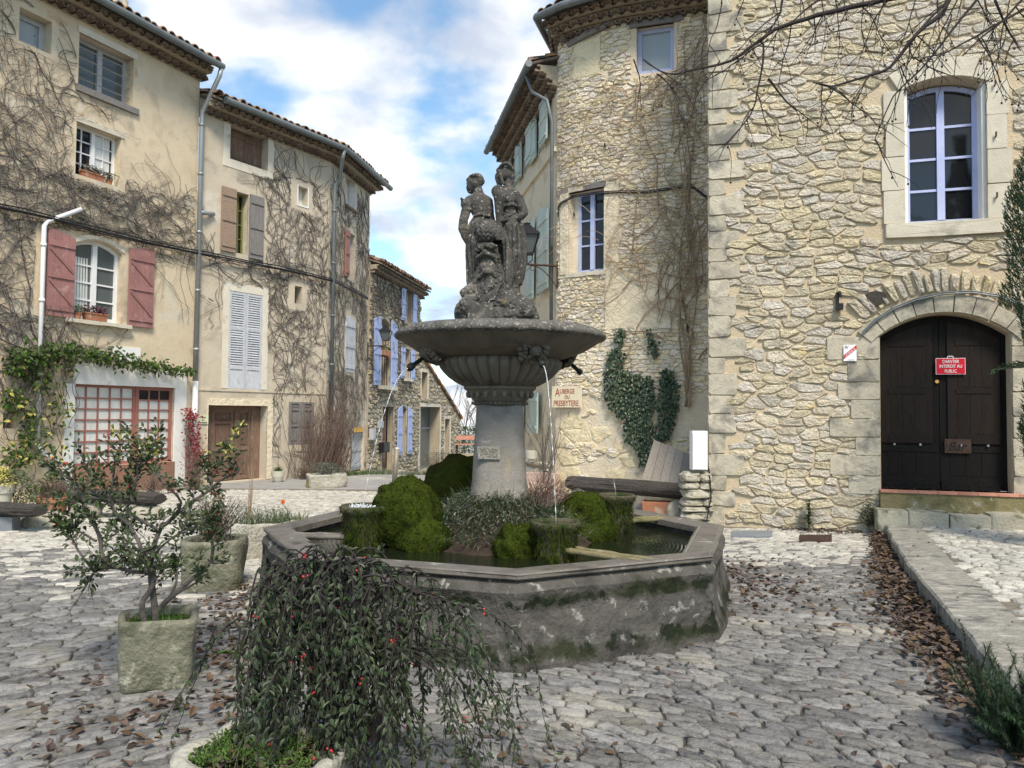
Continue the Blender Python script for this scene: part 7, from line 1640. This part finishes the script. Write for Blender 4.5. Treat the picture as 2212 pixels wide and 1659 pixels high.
sub=[([(1642,86),(1650,110),(1635,200),(1620,250),(1560,320)],0),([(1691,0),(1680,40),(1650,80)],0),([(1660,170),(1690,210),(1720,240)],0),([(2110,0),(2060,60),(1990,150),(1930,210),(1890,300)],-.3),([(2049,0),(1990,60),(1965,100),(1975,130)],-.3),([(2240,-40),(2170,40),(2120,80),(2080,120)],-.2),([(2150,0),(2180,70),(2205,110)],-.2),([(2212,20),(2140,60),(2050,110),(1990,125)],-.3),([(1800,-20),(1740,20),(1700,60)],.1)]
ends=[]
for P_,dy in sub:
    P=limb(m,[BP(a,b,dy) for a,b in P_],.011,.004,5,rg=rg,wob=.004); ends+=P[::2]
for q in main1[3:]+main2[3:]:
    for _ in range(2): hang(q+V((rg.uniform(-.1,.1),0,0)),rg.uniform(.25,.7))
for q in ends:
    if rg.random()<.5: hang(q,rg.uniform(.2,.6))
for u in range(1560,2200,52): hang(BP(u+rg.uniform(-10,10),-25,rg.uniform(-.4,.3)),rg.uniform(.25,.75),V((rg.uniform(-.5,.3),0,-1)))
m.build('branches','bark_dark',ov); bb.build('fruits','darkberry',ov,smooth=True)['kind']='stuff'
# --- fallen leaves
m=MB(); rg=random.Random(600)
def fallen(x,y,z,big=1):
    a=rg.random()*6.28; d=V((math.cos(a),math.sin(a),rg.uniform(-.25,.5))); m.leaf(V((x,y,z+.012+rg.random()*.015)),d,V((rg.uniform(-.6,.6),rg.uniform(-.6,.6),1)),rg.uniform(.04,.085)*big,rg.uniform(.028,.05)*big,fold=rg.uniform(-.4,.4))
k=0
while k<2700:   # drift along the kerb
    y=rg.uniform(3.2,10.6); w_=.08+.14*math.exp(-((y-6.4)/2.4)**2); x=edgex(y)-abs(rg.gauss(0,w_)); d=edgex(y)-x
    if d<.02 or d>1.2: continue
    fallen(x,y,max(0,.075*(1-d/.5))*rg.random()+.012); k+=1
for k in range(330):   # right of the basin
    x=rg.gauss(2.3,.33); y=rg.gauss(7.5,.6)
    if math.hypot(x-CX,y-CY)<2.14: continue
    fallen(x,y,.012)
for k in range(900):   # between the planters
    x=rg.gauss(-1.75,.42); y=rg.gauss(5.3,.85)
    if math.hypot(x-CX,y-CY)<2.2 or math.hypot(x-tc.x,y-tc.y)<.3: continue
    fallen(x,y,.012)
for k in range(260): fallen(rg.gauss(-2.0,.4),rg.gauss(6.9,.35),.012)
for k in range(300): fallen(rg.gauss(-.4,.5),rg.gauss(3.3,.45),.012,.8)
for k in range(80): fallen(rg.uniform(.5,2.7),rg.uniform(2.7,6),.012,.75)
for k in range(70): fallen(rg.uniform(-3,-1),rg.uniform(2.9,4.6),.012,.8)
for k in range(200): p=F7.pt(rg.uniform(1.0,2.1),abs(rg.gauss(0,.14))+.06,0); fallen(p.x,p.y,.012,.7)
for k in range(60): fallen(rg.uniform(3.4,6),rg.uniform(5,10),.2,.6)
tag(m.build('fallen_leaves','leaf_dry',origin=(0,0,0)),'brown fallen leaves drifted along the kerb and around the basin','leaves',kind='stuff')
q=onz(468,1420,.01); m=MB(); 
for k in range(5): m.leaf(q+V((.03*k,rg.uniform(-.02,.02),.02)),V((1,rg.uniform(-.5,.5),.2)),V((0,0,1)),.08,.04)
tag(m.build('green_scrap','leaf_vine'),'scrap of bright green wrapping among the dead leaves','litter')

# --- pots on the window sills of the ochre house
rg=random.Random(808)
def sillbox(s0,s1,z,n0,h,lb,flower,box='terracotta',long=True):
    c=F1.pt((s0+s1)/2,n0,z); t=thing('flower_box' if long else 'flower_pot',c,lb,'flower box' if long else 'flower pot'); m=MB()
    if long:
        P=[F1.pt(s0+.02,n0-.05,z),F1.pt(s1-.02,n0-.05,z),F1.pt(s1-.02,n0+.05,z),F1.pt(s0+.02,n0+.05,z),F1.pt(s0,n0-.065,z+h),F1.pt(s1,n0-.065,z+h),F1.pt(s1,n0+.065,z+h),F1.pt(s0,n0+.065,z+h)]; m.hexa(P); fb(m,F1,s0-.008,s1+.008,n0-.073,n0+.073,z+h-.022,z+h+.002)
    else: m.lathe(c,[(.045,0),(.06,h*.8),(.068,h*.82),(.07,h),(.01,h-.005)],16,cap=False)
    m.build('pot',box,t); m=MB()
    for k in range(260 if long else 110): p=F1.pt(rg.uniform(s0,s1),n0+rg.uniform(-.07,.08),z+h+rg.random()**1.3*.13); m.leaf(p,V((rg.uniform(-1,1),rg.uniform(-1,1),rg.uniform(-.2,1))),V((rg.uniform(-.5,.5),-.5,1)),.04,.028,mi=0 if rg.random()<.6 else 1)
    m.build('flowers',flower,t)
W_=w3[1]-w3[0]
sillbox(w3[0]+W_*.20,w3[0]+W_*.66,w3[2],.03,.14,'terracotta box of dark violet flowers on the sill between the pink shutters',['violet','leaf_dark'])
sillbox(w3[0]+W_*.0,w3[0]+W_*.15,w3[2],.04,.11,'small terracotta pot beside the violet flower box',['leaf_grey','leaf_vine'],long=False)
W_=w2[1]-w2[0]
sillbox(w2[0]+W_*.18,w2[0]+W_*.66,w2[2],-.08,.13,'terracotta box with dry flowers on the small white window sill',['leaf_dry','leaf_grey'])
sillbox(w2[0]+W_*.72,w2[0]+W_*.88,w2[2],-.07,.10,'small pot of green leaves beside the dry flower box',['leaf_vine','leaf_grey'],long=False)
# ------------------------------------------------------------ light and sky
w=bpy.data.worlds.new('World'); sc.world=w; w.use_nodes=True; nt=w.node_tree; N=nt.nodes; L=nt.links
bg=N['Background']; bg.inputs[1].default_value=.12
sky=N.new('ShaderNodeTexSky'); sky.sky_type='NISHITA'; sky.sun_disc=False; sky.sun_elevation=rad(51); sky.sun_rotation=rad(173)
sky.air_density=1.0; sky.dust_density=.4; sky.ozone_density=1.6
tc=N.new('ShaderNodeTexCoord'); sp=N.new('ShaderNodeSeparateXYZ'); L.new(tc.outputs['Generated'],sp.inputs[0])
def mth(op_,a,b=None):
    n=N.new('ShaderNodeMath'); n.operation=op_
    for i,x in enumerate((a,b)):
        if x is None: continue
        if isinstance(x,(int,float)): n.inputs[i].default_value=x
        else: L.new(x,n.inputs[i])
    return n.outputs[0]
den=mth('ADD',mth('MAXIMUM',sp.outputs[2],0),.28); cx=mth('DIVIDE',sp.outputs[0],den); cy=mth('DIVIDE',sp.outputs[1],den)
cb=N.new('ShaderNodeCombineXYZ'); L.new(cx,cb.inputs[0]); L.new(cy,cb.inputs[1]); cb.inputs[2].default_value=3.7
def nz(s,d,r,off=0,dist=0):
    n=N.new('ShaderNodeTexNoise'); n.inputs['Scale'].default_value=s; n.inputs['Detail'].default_value=d; n.inputs['Roughness'].default_value=r; n.inputs['Distortion'].default_value=dist
    mp=N.new('ShaderNodeMapping'); mp.inputs['Location'].default_value=(off,off*.7,0); L.new(cb.outputs[0],mp.inputs[0]); L.new(mp.outputs[0],n.inputs[0]); return n.outputs[0]
def mr(x,a,b,c=0,d=1):
    n=N.new('ShaderNodeMapRange'); n.interpolation_type='SMOOTHSTEP'; L.new(x,n.inputs[0])
    for i,v in enumerate((a,b,c,d)): n.inputs[i+1].default_value=v
    return n.outputs[0]
mask=mr(nz(2.1,10,.50,off=5.3,dist=.15),.45,.575)
shade=mr(nz(3.4,8,.52,off=1.2,dist=.2),.36,.60)
cc=N.new('ShaderNodeMix'); cc.data_type='RGBA'; cc.inputs[6].default_value=(3.2,3.6,4.35,1); cc.inputs[7].default_value=(5.7,5.8,5.8,1); L.new(shade,cc.inputs[0])
sk=N.new('ShaderNodeMix'); sk.data_type='RGBA'; sk.blend_type='MULTIPLY'; sk.inputs[0].default_value=1; L.new(sky.outputs[0],sk.inputs[6]); sk.inputs[7].default_value=(1.1,1.25,1.2,1)
mx=N.new('ShaderNodeMix'); mx.data_type='RGBA'; L.new(mask,mx.inputs[0]); L.new(sk.outputs[2],mx.inputs[6]); L.new(cc.outputs[2],mx.inputs[7]); L.new(mx.outputs[2],bg.inputs[0])
sd=bpy.data.lights.new('sun','SUN'); sd.energy=2.9; sd.angle=rad(16); sd.color=(1,.90,.76); so=bpy.data.objects.new('sun',sd); COL.objects.link(so)
so.rotation_euler=V((.16,-.60,.78)).to_track_quat('Z','Y').to_euler()
sc.render.engine='CYCLES'; sc.view_settings.view_transform='Standard'; sc.view_settings.look='None'; sc.view_settings.exposure=0.72; sc.view_settings.gamma=1
sc.render.resolution_x=1024; sc.render.resolution_y=768
